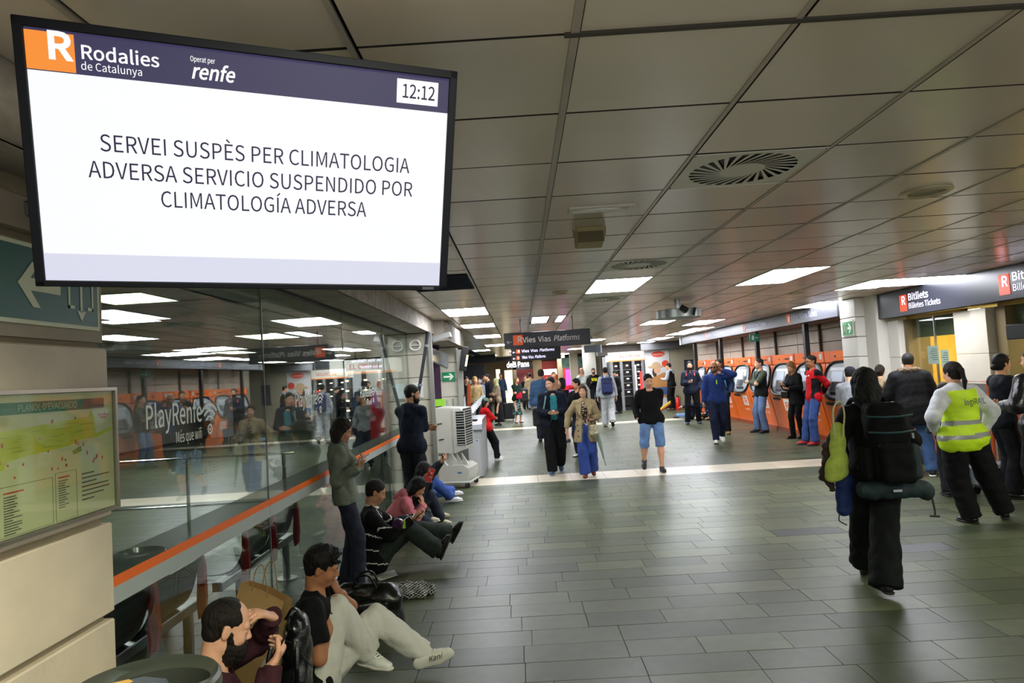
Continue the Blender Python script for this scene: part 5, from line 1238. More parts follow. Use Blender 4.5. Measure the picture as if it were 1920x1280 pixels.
def person(label, H=1.75, at=(0, 0), h=0, **c):
    """h: heading in degrees, 0 = away from the camera (+Y), 90 = +X, 180 = toward the camera"""
    s = H/1.75; g = c.get; fem = g('fem', False); b = g('build', 1.)*(.92 if fem else 1.)
    gx_, gy_ = at[0], at[1]; dist = max(1.5, math.hypot(gx_, gy_))
    hv = g('vox', min(.026, max(.0085, dist*.0017))); hh = g('hvox', min(.015, max(.0046, dist*.0011)))
    root = thing('person', label, 'person', (gx_, gy_, 0), g('group'))
    H0 = rot3(h); fw0 = H0[:, 1]; rt0 = H0[:, 0]; up = np.array([0, 0, 1.])
    G = np.array([gx_, gy_, 0.])
    def L(r, f, u): return G+rt0*r*s+fw0*f*s+up*u*s
    pelv = np.array(g('pelvis', None) if g('pelvis', None) is not None else L(*g('pl', (0, 0, .93))), float)
    lean, side, twist = g('lean', 3), g('side', 0), g('twist', 0)
    T = rot3(twist, lean, side, H0); Rt, Fw, U = T[:, 0], T[:, 1], T[:, 2]
    if g('hunch'):      # upper back bends further forward than the lower
        N = pelv+U*.30*s; T2 = rot3(0, g('hunch'), 0, T); N = N+T2[:, 2]*.23*s; T = T2; mid = pelv+U*.27*s; Rt, Fw, U = T2[:, 0], T2[:, 1], T2[:, 2]; U0 = rot3(twist, lean, side, H0)[:, 2]
    else: N = pelv+U*.53*s; mid = pelv+U*.27*s; U0 = U
    sw = .166*(b**.6)*(.95 if fem else 1)*s
    SR, SL = N-U*.045*s+Rt*sw, N-U*.045*s-Rt*sw
    hy, hp, hr = g('head', (0, 5, 0)); HB = rot3(h); HR = rot3(hy, hp, hr, HB if g('headabs', True) else T)
    HC = N+U*.075*s+HR[:, 2]*.095*s+HR[:, 1]*.022*s+g('hoff', np.zeros(3))
    hs = s*g('hs', 1.0)*(.96 if fem else 1.)
    hipR, hipL = pelv+rt0*.088*s*b, pelv-rt0*.088*s*b
    # arms
    presets = {'hang': ((.27, .04, -.58), (.6, -.8, 0)), 'phone': ((.09, .31, -.36), (.5, -.2, -1)), 'pocket': ((.25, .10, -.49), (.3, -1, 0)), 'crossed': ((-.13, .22, -.30), (1, .2, -.9)), 'crossed2': ((-.10, .25, -.26), (1, .2, -.9)),
               'face': ((.06, .16, -.02), (.8, .3, -1)), 'behind': ((.02, -.17, -.47), (.7, -.8, 0)), 'swing': ((.27, .22, -.52), (.3, -1, 0)), 'back': ((.27, -.20, -.53), (.3, -1, 0)), 'ear': ((.16, .10, .10), (1, .2, -.8)),
               'strap': ((.12, .18, -.22), (1, 0, -1)), 'hip': ((.26, .0, -.46), (.8, -.6, 0)), 'knees': ((.1, .38, -.34), (1, 0, -.6))}
    arms = []
    for sd, nm in ((1, g('R', 'hang')), (-1, g('L', 'hang'))):
        o = {}
        if isinstance(nm, dict): o = nm; nm = o.get('p', 'hang')
        t_, pole = presets[nm]; S0 = SR if sd > 0 else SL
        if 'w' in o: wr = np.array(o['w'], float)
        else:
            tt = o.get('t', t_); wr = N+(Rt*tt[0]*sd+Fw*tt[1]+U*tt[2])*s
        pv = o.get('pole', pole); pw = Rt*pv[0]*sd+Fw*pv[1]+U*pv[2]
        if 'wpole' in o: pw = np.array(o['wpole'], float)
        El, Wr = ik(S0, wr, .285*s, .255*s, pw)
        if 'e' in o:
            El = S0+nrm(np.array(o['e'], float)-S0)*.285*s; Wr = El+nrm(wr-El)*min(.262*s, np.linalg.norm(wr-El)+.02)
        D = nrm(Wr-El)
        if 'dir' in o: D = nrm(o['dir'])
        pn = o.get('n'); pn = np.array(pn, float) if pn is not None else {'hang': -Rt*sd, 'swing': -Rt*sd, 'back': -Rt*sd, 'phone': U+Fw*.2-Rt*sd*.3, 'face': -Fw, 'ear': -Rt*sd, 'crossed': -Fw, 'crossed2': -Fw, 'strap': -Fw, 'knees': -U}.get(nm, -Rt*sd)
        arms.append((sd, S0, El, Wr, D, pn, o.get('curl', {'hang': .35, 'pocket': .5, 'phone': .6, 'ear': .7, 'face': .35}.get(nm, .45)), nm))
    # legs
    ft = g('feet', ((.10, .0, 0, 0), (-.10, .02, 0, 0))); legs = []
    for i, f in enumerate(ft):
        sd = 1 if i == 0 else -1; hp_ = hipR if sd > 0 else hipL
        fyaw = g('fyaw', (8, -8))[i]
        if isinstance(f, dict): an = np.array(f['w'], float); FR = np.array(f['FR']) if 'FR' in f else rot3(f.get('yaw', h), f.get('pitch', 0), f.get('roll', 0)); pole = f.get('pole', fw0+up*.3)
        else: an = L(f[0], f[1], .085+f[2]); FR = rot3(h+fyaw, f[3]); pole = fw0+rt0*.12*sd
        if g('knees'): pole = np.array(g('knees')[i], float)-hp_ if g('knees')[i] is not None else pole
        Kn, An = ik(hp_, an, .435*s, .425*s, pole); legs.append((sd, hp_, Kn, An, FR))
    sk = skin(g('skin', 'mid'))
    # ---------------- body: one continuous mesh (torso, limbs, neck, head, hands)
    top, bot = g('top', {}), g('bottom', {})
    shortsl = top.get('sleeve') == 'short'; bare = bot.get('end') in ('knee', 'skirt')
    B = SDF(max(hv, .010), .03*s)
    B.cap(hipR, hipL, .095*s*b, None, Fw, .85); B.cap(pelv+U0*.05*s, mid, .115*s*b, .12*s*b, Fw, .74); B.cap(mid, N-U*.13*s, .125*s*b, .14*s*b, Fw, .70); B.cap(N-U*.06*s+Rt*.10*s, N-U*.06*s-Rt*.10*s, .055*s)
    for sd, S0, El, Wr, D, pn, cu, nm in arms:
        B.cap(S0, El, .046*s*b, .038*s*b); B.cap(El, El*.35+Wr*.65, .039*s*b, .029*s*b); B.cap(El*.35+Wr*.65, Wr, .029*s*b, .025*s)
    for sd, hp_, Kn, An, FR in legs:
        B.cap(hp_, Kn, .080*s*b, .055*s*b); B.cap(Kn, Kn*.65+An*.35, .052*s*b, .054*s*b); B.cap(Kn*.65+An*.35, An, .052*s*b, .034*s)
    V, Q = B.mesh(); VV = [V]; QQ = [Q]; MI = [np.zeros(len(Q), int)]
    Hd = SDF(hh, .012*s); head_fields(Hd, HC, HR, hs, fem)
    nb = .052*s*(b**.5)*(.86 if fem else 1); Hd.cap(HC+HR @ (np.array([0, -.028, -.055])*hs), N-U*.02*s-Fw*.005, nb, nb*1.08, k=.02*s); Hd.cap(N-U*.02*s, N-U*.075*s, nb*1.1, nb*1.7, k=.03*s)
    V2, Q2 = Hd.mesh(); ctr = V2[Q2].mean(1); loc = ((ctr-HC) @ HR)/hs
    lip = (abs(loc[:, 0]) < .0225) & (loc[:, 1] > .086) & (loc[:, 2] < -.0515) & (loc[:, 2] > -.0695)
    eye_on = g('eyes', 'open') == 'open'
    ew = (((abs(abs(loc[:, 0])-.031)/.0125)**2+((loc[:, 2]-.002)/(.0052 if eye_on else .0018))**2) < 1) & (loc[:, 1] > .07)
    ir = (((abs(loc[:, 0])-.031)**2+(loc[:, 2]-.002)**2) < .0052**2) & ew
    sub_ = np.zeros(len(Q2), int); sub_[lip] = 1
    if eye_on: sub_[ew] = 2; sub_[ir] = 3
    else: sub_[ew] = 3
    VV.append(V2); QQ.append(Q2+len(V)); MI.append(sub_); nv = len(V)+len(V2)
    for sd, S0, El, Wr, D, pn, cu, nm in arms:
        if nm in ('pocket', 'behind') and not g('showhands'): continue
        Hn = SDF(min(max(hh, .0050), .0085), .006*s); hand_fields(Hn, Wr, D, pn, s*(.92 if fem else 1.)*g('handk', 1.), sd, cu); V3, Q3 = Hn.mesh(); VV.append(V3); QQ.append(Q3+nv); MI.append(np.zeros(len(Q3), int)); nv += len(V3)
    lipc = {'light': '#b8685c', 'pale': '#c06a62', 'mid': '#a3604f', 'tan': '#8c5140', 'dark': '#6c3f34'}.get(g('skin', 'mid'), '#a3604f')
    mesh_obj('body', np.concatenate(VV), np.concatenate(QQ), [sk, mat(lipc, .45), mat('#e9e4dc', .3), mat('#1c130e', .2)], root, np.concatenate(MI), True)
    # ---------------- upper garment
    d = top.get('fat', .016)*s; tc = top.get('col', '#222222'); tm = top.get('mat') or cloth(tc, top.get('rough', .85), top.get('bump', .5))
    hem = top.get('hem', .10)*s
    def torso(S, d, bb=b, open_=False):
        S.cap(pelv+U0*.02*s, mid, .125*s*bb+d, .125*s*bb*(.92 if fem else 1)+d, Fw, .78); S.cap(mid, N-U*.13*s, .125*s*bb*(.92 if fem else 1)+d, .138*s*bb+d*.9, Fw, .72); S.cap(SR*.72+SL*.28-U*.005*s, SL*.72+SR*.28-U*.005*s, .050*s+d*.6)
        S.cap(N-U*.03*s, N-U*.07*s, .064*s+d*.5, .09*s+d*.5)
        if g('belly'): S.ell(pelv+U0*.18*s+Fw*.06*s, np.array([.14, .14, .15])*s*g('belly')+d)
        if fem: 
            for x in (-1, 1): S.ell(N-U*.20*s+Rt*.07*x*s+Fw*.085*s, np.array([.062, .055, .065])*s+d*.6)
    def hemit(S, hem):
        if hem > .14*s:
            fl_ = top.get('flare', .02)*s; S.cap(pelv+U0*.02*s, pelv-up*(hem-.02*s), .15*s*b+d, .15*s*b+d+fl_, Fw, .82, k=.05*s); S.cut(pelv-up*hem, -up)
        else: S.cap(hipR, hipL, .10*s*b+d, None, Fw, .85, k=.05*s); S.cut(pelv-U0*hem, -U0)
    if top:
        S = SDF(hv, .035*s); torso(S, d); hemit(S, hem)
        if top.get('open'):
            a_, b_ = N-U*.04*s+Fw*.16*s, pelv+Fw*.20*s-U0*.1*s; a_ = a_+Rt*top.get('openx', 0)*s; b_ = b_+Rt*top.get('openx', 0)*s; wd = top.get('openw', .07)*s; S.cap(a_, b_, wd*.8, wd, Fw, 1.8, k=.01*s, sub=True)
            if hem > .14*s: S.cap(b_, b_-up*.5*s, wd, wd*1.2, Fw, 1.8, k=.01*s, sub=True)
        else: S.ell(N+Fw*.045*s+U*.012*s, np.array([.062, .055, .05])*s*top.get('neck', 1.), T, .01*s, True)
        S2 = SDF(hv, .02*s)
        for tgt in ([S] if not top.get('sleevecol') else [S2]):
            for sd, S0, El, Wr, D, pn, cu, nm in arms:
                if top.get('sleeve') == 'none': continue
                if shortsl: tgt.cap(S0, S0*.35+El*.65, .056*s*b+d, .056*s*b+d*1.2, fl=(0, 1), k=.02*s)
                else: tgt.cap(S0-U*.012*s, El, .050*s*b+d*.65, .043*s*b+d*.65, k=.04*s); tgt.cap(El, Wr-D*.005, .043*s*b+d*.65, .031*s+d*.6, fl=(0, 1), k=.02*s)
        if top.get('collar'):
            S.cap(N-U*.02*s, N+U*.045*s, .068*s, .064*s, fl=(0, 1), k=.01*s); S.cap(N-U*.0*s, N+U*.08*s, .052*s, .056*s, k=.004, sub=True)
            S.ell(N+Fw*.07*s+U*.035*s, np.array([.03, .04, .045])*s, T, .004, True)
        S.noise(top.get('wrk', .009)*s, top.get('wf', 26), int(abs(gx_*100)+abs(gy_*37)) % 997)
        pk = None; mats_ = [tm]
        if top.get('pick'): mats_ = [tm]+top['mats']; fr_ = (N, Rt, Fw, U, s); fn = top['pick']; pk = lambda X: fn(X, N, Rt, Fw, U, s)
        S.build(top.get('name', 'jacket'), mats_, root, pk)
        if top.get('sleevecol'): S2.noise(.007*s, 26, 5); S2.build('shirt_sleeves', cloth(top['sleevecol']), root)
        if top.get('hood'):
            S = SDF(hv, .025*s)
            if top['hood'] == 'up':
                S.ell(HC+HR @ (np.array([0, -.02, .02])*hs), np.array([.098, .118, .125])*hs, HR); S.cap(HC+HR @ (np.array([0, -.02, -.07])*hs), N-U*.05*s, .085*s, .10*s); S.ell(HC+HR @ (np.array([0, .10, -.015])*hs), np.array([.07, .085, .105])*hs, HR, .012, True)
            else:
                S.cap(N-Fw*.06*s+Rt*.06*s+U*.0*s, N-Fw*.06*s-Rt*.06*s+U*.0*s, .045*s, None); S.cap(N-Fw*.075*s+U*.0*s, N-Fw*.11*s-U*.09*s, .06*s, .045*s); 
                for x in (-1, 1): S.cap(N-Fw*.05*s+Rt*.07*x*s, N+Fw*.05*s+Rt*.05*x*s-U*.045*s, .030*s, .022*s)
            S.noise(.006*s, 30, 3); S.build('hood', top.get('hoodmat') or tm, root)
        if top.get('fur'):
            S = SDF(hv, .02*s)
            for k_ in range(9):
                a = -2.4+k_*.6; S.ell(N+Rt*math.sin(a)*.115*s-Fw*math.cos(a)*.10*s+U*(.045-.0*k_)*s, np.array([.038]*3)*s)
            S.noise(.02*s, 90, 8); S.build('fur_trim', mat(top['fur'], .9, noise=.5, scale=60, bump=1, bscale=90), root)
    if g('inner'):
        i_ = g('inner'); S = SDF(hv, .03*s); torso(S, .006*s); S.cap(hipR, hipL, .10*s*b+.004, None, Fw, .85, k=.05*s); S.cut(pelv-U0*i_.get('hem', .05)*s, -U0); S.ell(N+Fw*.05*s+U*.01*s, np.array([.055, .055, .05])*s, T, .01*s, True)
        S.noise(.005*s, 26, 4); S.build(i_.get('name', 'shirt'), [i_.get('mat') or cloth(i_['col'])]+i_.get('mats', []), root, (lambda X: i_['pick'](X, N, Rt, Fw, U, s)) if i_.get('pick') else None)
    if g('vest'):
        v_ = g('vest'); S = SDF(hv, .03*s); dv = d+.012*s; torso(S, dv, b); S.cap(SR*.88+SL*.12-U*.015*s, SL*.88+SR*.12-U*.015*s, .060*s+dv*.6); S.cap(SR*.9+SL*.1-U*.06*s, SR*.8+SL*.2-U*.26*s, .062*s+dv*.5, .05*s); S.cap(SL*.9+SR*.1-U*.06*s, SL*.8+SR*.2-U*.26*s, .062*s+dv*.5, .05*s); S.cap(hipR, hipL, .10*s*b+dv, None, Fw, .85, k=.05*s); S.cut(pelv-U0*v_.get('hem', .08)*s, -U0); S.cut(N-U*.01*s, U)
        for x in (-1, 1): S.ell(N+Rt*x*.25*b*s-U*.1*s, np.array([.055, .2, .13])*s, T, .012, True)
        S.ell(N+Fw*.08*s-U*.0*s, np.array([.07, .08, .09])*s, T, .01*s, True)
        if v_.get('open'): S.cap(N+Fw*.2*s, pelv+Fw*.22*s, .05*s, .05*s, Fw, 1.8, k=.01*s, sub=True)
        S.noise(v_.get('wrk', .008)*s, 24, 9); S.build(v_.get('name', 'vest'), [v_.get('mat') or cloth(v_['col'])]+v_.get('mats', []), root, (lambda X: v_['pick'](X, N, Rt, Fw, U, s)) if v_.get('pick') else None)
    # ---------------- lower garment
    if bot:
        d = bot.get('fat', .012)*s; fit = bot.get('fit', 'reg'); bm_ = bot.get('mat') or cloth(bot.get('col', '#222222'), .85, .4)
        rk, ra = {'slim': (.060, .045), 'reg': (.068, .062), 'wide': (.080, .098), 'loose': (.076, .080)}[fit]
        S = SDF(hv, .03*s); S.cap(hipR, hipL, .098*s*b+d, None, Fw, .9); S.cap(pelv+U0*.01*s, pelv+U0*.09*s, .125*s*b+d*.8, .118*s*b+d*.6, Fw, .8); 
        if pelv[2] > .5: S.cut(pelv+U0*.12*s, U0)
        if bot.get('end') == 'skirt':
            kz = bot.get('len', .55)*s; S.cap(pelv, pelv-up*kz, .14*s, .20*s, Fw, .9, fl=(0, 1), k=.05*s)
        else:
            for sd, hp_, Kn, An, FR in legs:
                S.cap(hp_, Kn, .086*s*b+d, rk*s*b+d, k=.012*s, fl=(0, 1 if bot.get('end') == 'knee' else 0))
                if bot.get('end') == 'knee': S.cap(Kn*.98+hp_*.02, Kn+(An-Kn)*.12, rk*s*b+d*1.4, rk*s*b+d*1.8, fl=(0, 1), k=.015*s)
                else: e_ = An+(An-Kn)*bot.get('cuff', .04); S.cap(Kn, e_, rk*s*b+d, ra*s+d, fl=(0, 1), k=.015*s)
        S.noise(bot.get('wrk', .010)*s, bot.get('wf', 24), int(abs(gx_*71)+abs(gy_*53)) % 991); S.build(bot.get('name', 'trousers'), [bm_]+bot.get('mats', []), root, bot.get('pick'))
    # ---------------- shoes
    sh = g('shoe', {}); 
    for sd, hp_, Kn, An, FR in legs:
        r_, f_, u_ = FR[:, 0], FR[:, 1], FR[:, 2]; o = An-u_*.085*s; k_ = s*sh.get('size', 1.)*(.92 if fem else 1)
        def Q_(a, b_, c_): return o+(r_*a*sd+f_*b_+u_*c_)*k_
        S = SDF(min(hv, .012), .02*k_); S.cap(Q_(0, -.035, .048), Q_(.004, .10, .036), .043*k_, .040*k_, u_, .9); S.cap(Q_(.002, .10, .036), Q_(-.004, .15, .030), .040*k_, .034*k_, u_, .72); S.cap(Q_(0, -.01, .05), Q_(0, -.012, .095+sh.get('high', 0)), .041*k_, .042*k_, fl=(0, 1)); S.cut(Q_(0, 0, .018), -u_)
        u_o = S.build('shoe', [mat(sh.get('col', '#1a1a1a'), sh.get('rough', .5), noise=.1, scale=20)], root)
        S = SDF(min(hv, .010), .01*k_); S.cap(Q_(0, -.04, .012), Q_(.004, .08, .012), .046*k_, .045*k_, u_, .36, fl=(0, 0)); S.cap(Q_(.004, .08, .012), Q_(-.003, .155, .014), .050*k_, .040*k_, u_, .36)
        S.build('sole', mat(sh.get('sole', '#15140f'), .6), u_o)
        if sh.get('panel'):
            S = SDF(min(hv, .010), .01); S.ell(Q_(0, -.05, .045), np.array([.040, .036, .032])*k_, FR); S.cap(Q_(0, .03, .078), Q_(0, .085, .062), .020*k_, .017*k_); S.build('heel_panel', mat(sh['panel'], .6), u_o)
        if sh.get('laces'):
            one('laces', lambda q: [q.tube([Q_(-.026, .03+i*.02, .090-i*.008), Q_(0, .036+i*.02, .104-i*.009), Q_(.026, .03+i*.02, .090-i*.008)], .0045*k_, mat(sh['laces'], .7), 5) for i in range(5)], u_o)
    # ---------------- hair, beard, headgear
    hc = g('hair', 'short'); col = hairm(g('hcol', '#14100d')); hn = g('hn', .006 if hc in ('long', 'bob', 'pony', 'bun') else .0025)
    def E(S, x, y, z, a, b_, c_, kk=.012, sub=False): S.ell(HC+HR @ (np.array([x, y, z])*hs), np.array([a, b_, c_])*hs, HR, kk*hs, sub)
    def HP(x, y, z): return HC+HR @ (np.array([x, y, z])*hs)
    if hc and hc not in ('none',):
        S = SDF(hh, .012*hs); th = g('hth', 1.)
        if hc in ('short', 'buzz', 'receding', 'bald', 'pony', 'bun', 'long', 'bob', 'spiky', 'undercap'):
            t_ = {'buzz': .003, 'bald': .002, 'receding': .001, 'short': .005, 'spiky': .006}.get(hc, .010)*th
            E(S, 0, -.016, .038, .077+t_*.6, .097+t_, .088+t_*1.2)
            if hc == 'spiky':
                for i in range(26):
                    rg = random.Random(i); a = rg.uniform(-1.1, 1.1); bq = rg.uniform(-.8, 1.25); p_ = np.array([math.sin(a)*.07, -.01+math.sin(bq)*.09, .04+.085*math.cos(a)*max(.3, math.cos(bq*.8))]); S.cap(HP(*p_), HP(*(p_*np.array([1.1, 1.15, 1])+np.array([0, .010, .010]))), .012*hs, .004*hs, k=.012*hs)
            E(S, 0, .120, -.025, .090, .098, .108, .010, True)
            if hc == 'receding': E(S, 0, .088, .080, .066, .078, .066, .012, True)
            if hc == 'bald': E(S, 0, .04, .09, .062, .13, .075, .015, True)
            if hc in ('short', 'buzz', 'receding', 'bald', 'spiky', 'undercap'):
                for x in (-1, 1): E(S, x*.085, .014, -.035, .030, .042, .050, .008, True); E(S, x*.084, .070, .015, .034, .040, .055, .008, True)
                E(S, 0, -.045, -.02, .064, .052, .052); S.cut(HP(0, -.06, -.075), -HR[:, 2]); E(S, 0, .03, -.10, .1, .075, .06, .01, True)
            if hc in ('long', 'bob', 'pony', 'bun'):
                E(S, 0, -.045, -.02, .068, .055, .075)
            if hc == 'pony': E(S, 0, -.12, .03, .028, .03, .028); S.cap(HP(0, -.13, .03), HP(0, -.15, -.10)*.5+HP(0, -.15, -.10)*.5, .026*hs, .022*hs); S.cap(HP(0, -.15, -.10), HP(0, -.13, -.24), .022*hs, .008*hs)
            if hc == 'bun': E(S, 0, -.12, g('bunz', .05), .036, .034, .034)
            if hc in ('long', 'bob'):
                ln = g('hlen', .28 if hc == 'long' else .1)
                for x in (-1, 0, 1):
                    a_ = HP(x*.055, -.05+(-.03 if x == 0 else 0), -.03); 
                    e_ = a_+(-U*.75-up*.25)*ln*s-Fw*(.015 if g('hside') is None else 0)*s+(Fw*.06*s*(1 if x else 0) if g('hfront') else 0)
                    S.cap(a_, e_, .040*hs, .026*hs, k=.03)
                for x in (-1, 1): S.cap(HP(x*.070, .012, .03), HP(x*.072, -.005, -.09), .022*hs, .020*hs, k=.02)
                if g('hfront'):
                    for x in (-1, 1): S.cap(HP(x*.072, .0, -.05), HP(x*.065, .02, -.07)-U*ln*.8*s+Fw*.03*s, .024*hs, .014*hs, k=.02)
            S.noise(hn*hs*(2 if hc == 'spiky' else 1), 85, 12); S.build('hair', col, root)
        if hc == 'scarf':
            S = SDF(hh, .02*hs); E(S, 0, -.012, .03, .092, .112, .102); S.cap(HP(0, -.01, -.06), N-U*.04*s, .078*s, .10*s, k=.04); E(S, 0, .105, -.018, .058, .07, .075, .01, True); S.noise(.006, 40, 2); S.build('headscarf', cloth(g('hcol', '#222'), .8), root)
        if g('cap'):
            S = SDF(hh, .01*hs); E(S, 0, -.012, .052, .088, .108, .086); S.cut(HP(0, 0, .038), -HR[:, 2]); S.box(HP(0, .125, .045), np.array([.062, .055, .005])*hs, HR, .004); S.build('cap', cloth(g('cap')), root)
    if g('beard'):
        S = SDF(hh, .012*hs); L_ = g('beard'); E(S, 0, .046, -.070-.010*L_, .058+.003*L_, .056+.006*L_, .044+.014*L_, .015)
        for x in (-1, 1): S.cap(HP(x*.064, .012, -.01), HP(x*.052, .03, -.07), .012*hs, .018*hs, k=.02*hs); 
        S.cap(HP(-.024, .092, -.048), HP(.024, .092, -.048), .005*hs, None); E(S, 0, .098, -.059, .017, .02, .006, .004, True); E(S, 0, .095, -.010, .058, .05, .030, .008, True); S.noise(.004*hs, 90, 7); S.build('beard', hairm(g('bcol', g('hcol', '#14100d'))), root)
    if g('brows', True) and dist < 20:
        one('eyebrows', lambda q: [q.tube([HP(x*.016, .094, .022), HP(x*.032, .093, .028), HP(x*.046, .080, .024)], [.0032*hs, .0036*hs, .0018*hs], mat(g('bcol', g('hcol', '#14100d')) if hc != 'scarf' else '#1c130e', .8), 5) for x in (-1, 1)], root)
    if g('glasses'):
        gm = mat(g('glasses'), .25)
        one('glasses', lambda q: ([q.lathe((0, 0, 0), [(.001, 0)], gm, 3)] and [q.add([HP(x*.032+.021*math.cos(k2*.5236), .105, .003+.017*math.sin(k2*.5236)) for k2 in range(12)], [tuple(range(12))], gm) for x in (-1, 1)], [q.tube([HP(x*.052, .103, .006), HP(x*.078, .0, .006)], .0025, gm, 4) for x in (-1, 1)], q.tube([HP(-.014, .107, .006), HP(.014, .107, .006)], .002, gm, 4)), root)
    if g('earbud'): one('earbud', lambda q: q.tube([HP(.086, .004, -.004), HP(.088, .008, -.028)], .0045, M_WHITE, 6), root)
    if DBG: print('P', label[:38], 'HC', [int(v) for v in proj(HC)], 'top', [int(v) for v in proj(HC+HR[:,2]*.125*hs)], 'W', [[int(v) for v in proj(a[3])] for a in arms], 'E', [[int(v) for v in proj(a[2])] for a in arms], 'K', [[int(v) for v in proj(l[2])] for l in legs], 'A', [[int(v) for v in proj(l[3])] for l in legs])
    return dict(root=root, N=N, U=U, Rt=Rt, Fw=Fw, HC=HC, HR=HR, SR=SR, SL=SL, pelv=pelv, arms=arms, legs=legs, s=s, hs=hs, HP=HP, W=[a[3] for a in arms], D=[a[4] for a in arms])

def phone(P, side=0, label='black smartphone', col='#0c0d10', both=False, tilt=None, parent=None, lit=False):
    """phone lying in the hand(s)"""
    if both: c = (P['W'][0]+P['W'][1])/2+(P['D'][0]+P['D'][1])*.045
    else: c = P['W'][side]+P['D'][side]*.085*P['s']
    HCx = P['HC']; n = nrm(HCx-c); r = nrm(np.cross(n, np.array([0, 0, 1.]))); u = np.cross(r, n)*-1
    if tilt is not None: n, r, u = tilt
    c = c+n*.02
    t = thing('smartphone', label, 'phone', tuple(c))
    R = np.stack([r, n, u], 1)
    one('case', lambda q: q.obox(c, (.037, .0045, .075), mat(col, .35), R, .003), t)
    one('screen', lambda q: q.obox(c+n*.0048, (.033, .0006, .070), mat('#aebfd8' if lit else '#16181d', .15, emit=.8 if lit else 0, key='sc%d' % lit), R), t)
    return t
def gp(px, py): p = atZ(px, py, 0.); return (p[0], p[1])
# ================================================================ PEOPLE
W_ = atY
def pp(label, fx, fy, tx, ty, h, **c):
    a = gp(fx, fy); H = atY(tx, ty, a[1])[2]; H = min(2.0, max(1.45, H)); a = (a[0]+.6*(tx-proj((a[0], a[1], H))[0])*a[1]/F_PX, a[1]); return person(label, H, a, h, **c)
def py_(label, px, Y, ty, h, **c):
    H = atY(px, ty, Y)[2]; a = atY(px, ty, Y); H = min(2.0, max(1.45, H)); return person(label, H, (a[0], Y), h, **c)
def frame(f, u):
    f = nrm(f); u = np.array(u, float); u = nrm(u-f*u.dot(f)); return np.stack([np.cross(f, u), f, u], 1)
DEN = mat('#33496e', .8, noise=.3, scale=9, bump=.4, bscale=60); DEN_L = mat('#5d7ba6', .8, noise=.35, scale=7, bump=.4, bscale=60); DEN_D = mat('#151d30', .8, noise=.25, scale=9, bump=.4, bscale=60)

# --- seated man with beard, bottom left
m1 = person('bearded seated man in a maroon sweater looking down at his phone beside the litter bin', 1.84, (-1.37, 3.12), 60, pelvis=(-1.37, 3.12, .14), lean=-20, hunch=26, head=(0, 19, 0), hs=.97, skin='light', hair='receding', hcol='#17110c', beard=1.9, eyes='down',
    R={'w': W_(508, 1250, 3.18), 'wpole': (.1, -.3, -1), 'dir': W_(530, 1215, 3.26)-W_(508, 1250, 3.18), 'n': (-.55, .1, .6), 'curl': .75, 'p': 'phone'}, L={'w': W_(508, 1156, 3.34), 'wpole': W_(556, 1222, 3.6)-np.array([-1.35, 3.2, .6]), 'dir': W_(474, 1146, 3.25)-W_(505, 1156, 3.34), 'n': (-.4, -.2, -.8), 'curl': .4, 'p': 'face'},
    feet=({'w': (-.86, 3.38, .09), 'yaw': 60}, {'w': (-.94, 3.68, .09), 'yaw': 50}), top=dict(col='#3a1c22', fat=.022, neck=1.25, name='sweater', wrk=.012), bottom=dict(col='#101114', fit='loose', name='trousers'), shoe=dict(col='#15161a'))
phone(m1, 0, 'black smartphone in the hand of the bearded seated man', tilt=(nrm((-.72, -.25, .5)), nrm((.3, -.9, .1)), nrm((.5, .2, .8))))
# --- seated man with white trousers
m2 = person('seated man in a black t-shirt and white trousers resting his cheek on his hand', 1.74, (-1.30, 4.16), 82, pelvis=(-1.30, 4.16, .14), lean=-8, hunch=16, head=(-4, 20, 8), skin='tan', hair='spiky', hcol='#0e0c0b', eyes='down', hoff=np.array([-.02, 0, 0]),
    R={'w': W_(622, 1150, 4.14), 'wpole': (-.3, -.8, -.5), 'n': (0, 0, -1), 'p': 'phone', 'curl': .6}, L={'w': W_(624, 1097, 4.26), 'e': W_(643, 1130, 4.46), 'dir': W_(612, 1068, 4.16)-W_(624, 1096, 4.22), 'n': (-.9, -.2, .2), 'curl': .45, 'p': 'face'},
    feet=({'w': W_(692, 1216, 4.40)+np.array([0, 0, -.02]), 'FR': frame((.86, -.50, -.02), (.05, .1, 1))}, {'w': W_(797, 1226, 4.56), 'FR': frame((.97, .10, .20), (-.05, .95, .30))}), knees=((-1.15, 4.25, 2.), (-1.0, 4.6, 1.2)),
    top=dict(col='#0d0e10', fat=.014, sleeve='short', name='t_shirt', wrk=.012), bottom=dict(col='#c9cbb4', fit='reg', name='trousers', cuff=-.02, wrk=.014, wf=30, mat=mat('#c6c5b8', .85, noise=.06, scale=10, bump=.3, bscale=30)), shoe=dict(col='#d8d9cf', sole='#cfcdbd', laces='#f4f2ea', panel='#5d665e'))
fr2 = m2['legs'][1]; FRm = fr2[4]; oo = fr2[3]-FRm[:, 2]*.085
text('sole_script', 'Kani', oo+FRm[:, 1]*.02-FRm[:, 2]*.012-FRm[:, 0]*(-.012), FRm[:, 1], FRm[:, 0]*1., .055, mat('#1a1a18', .6), [c for c in m2['root'].children if c.name.startswith('shoe')][-1], depth=.006, bold=.004, shear=.5, fit=.10)
one('wristwatch', lambda q: q.tube([m2['W'][0]+m2['D'][0]*-.012+v for v in [np.array([.0, .0, 0])]]+[m2['W'][0]+m2['D'][0]*.012], .034, M_DARK, 14), m2['root'])
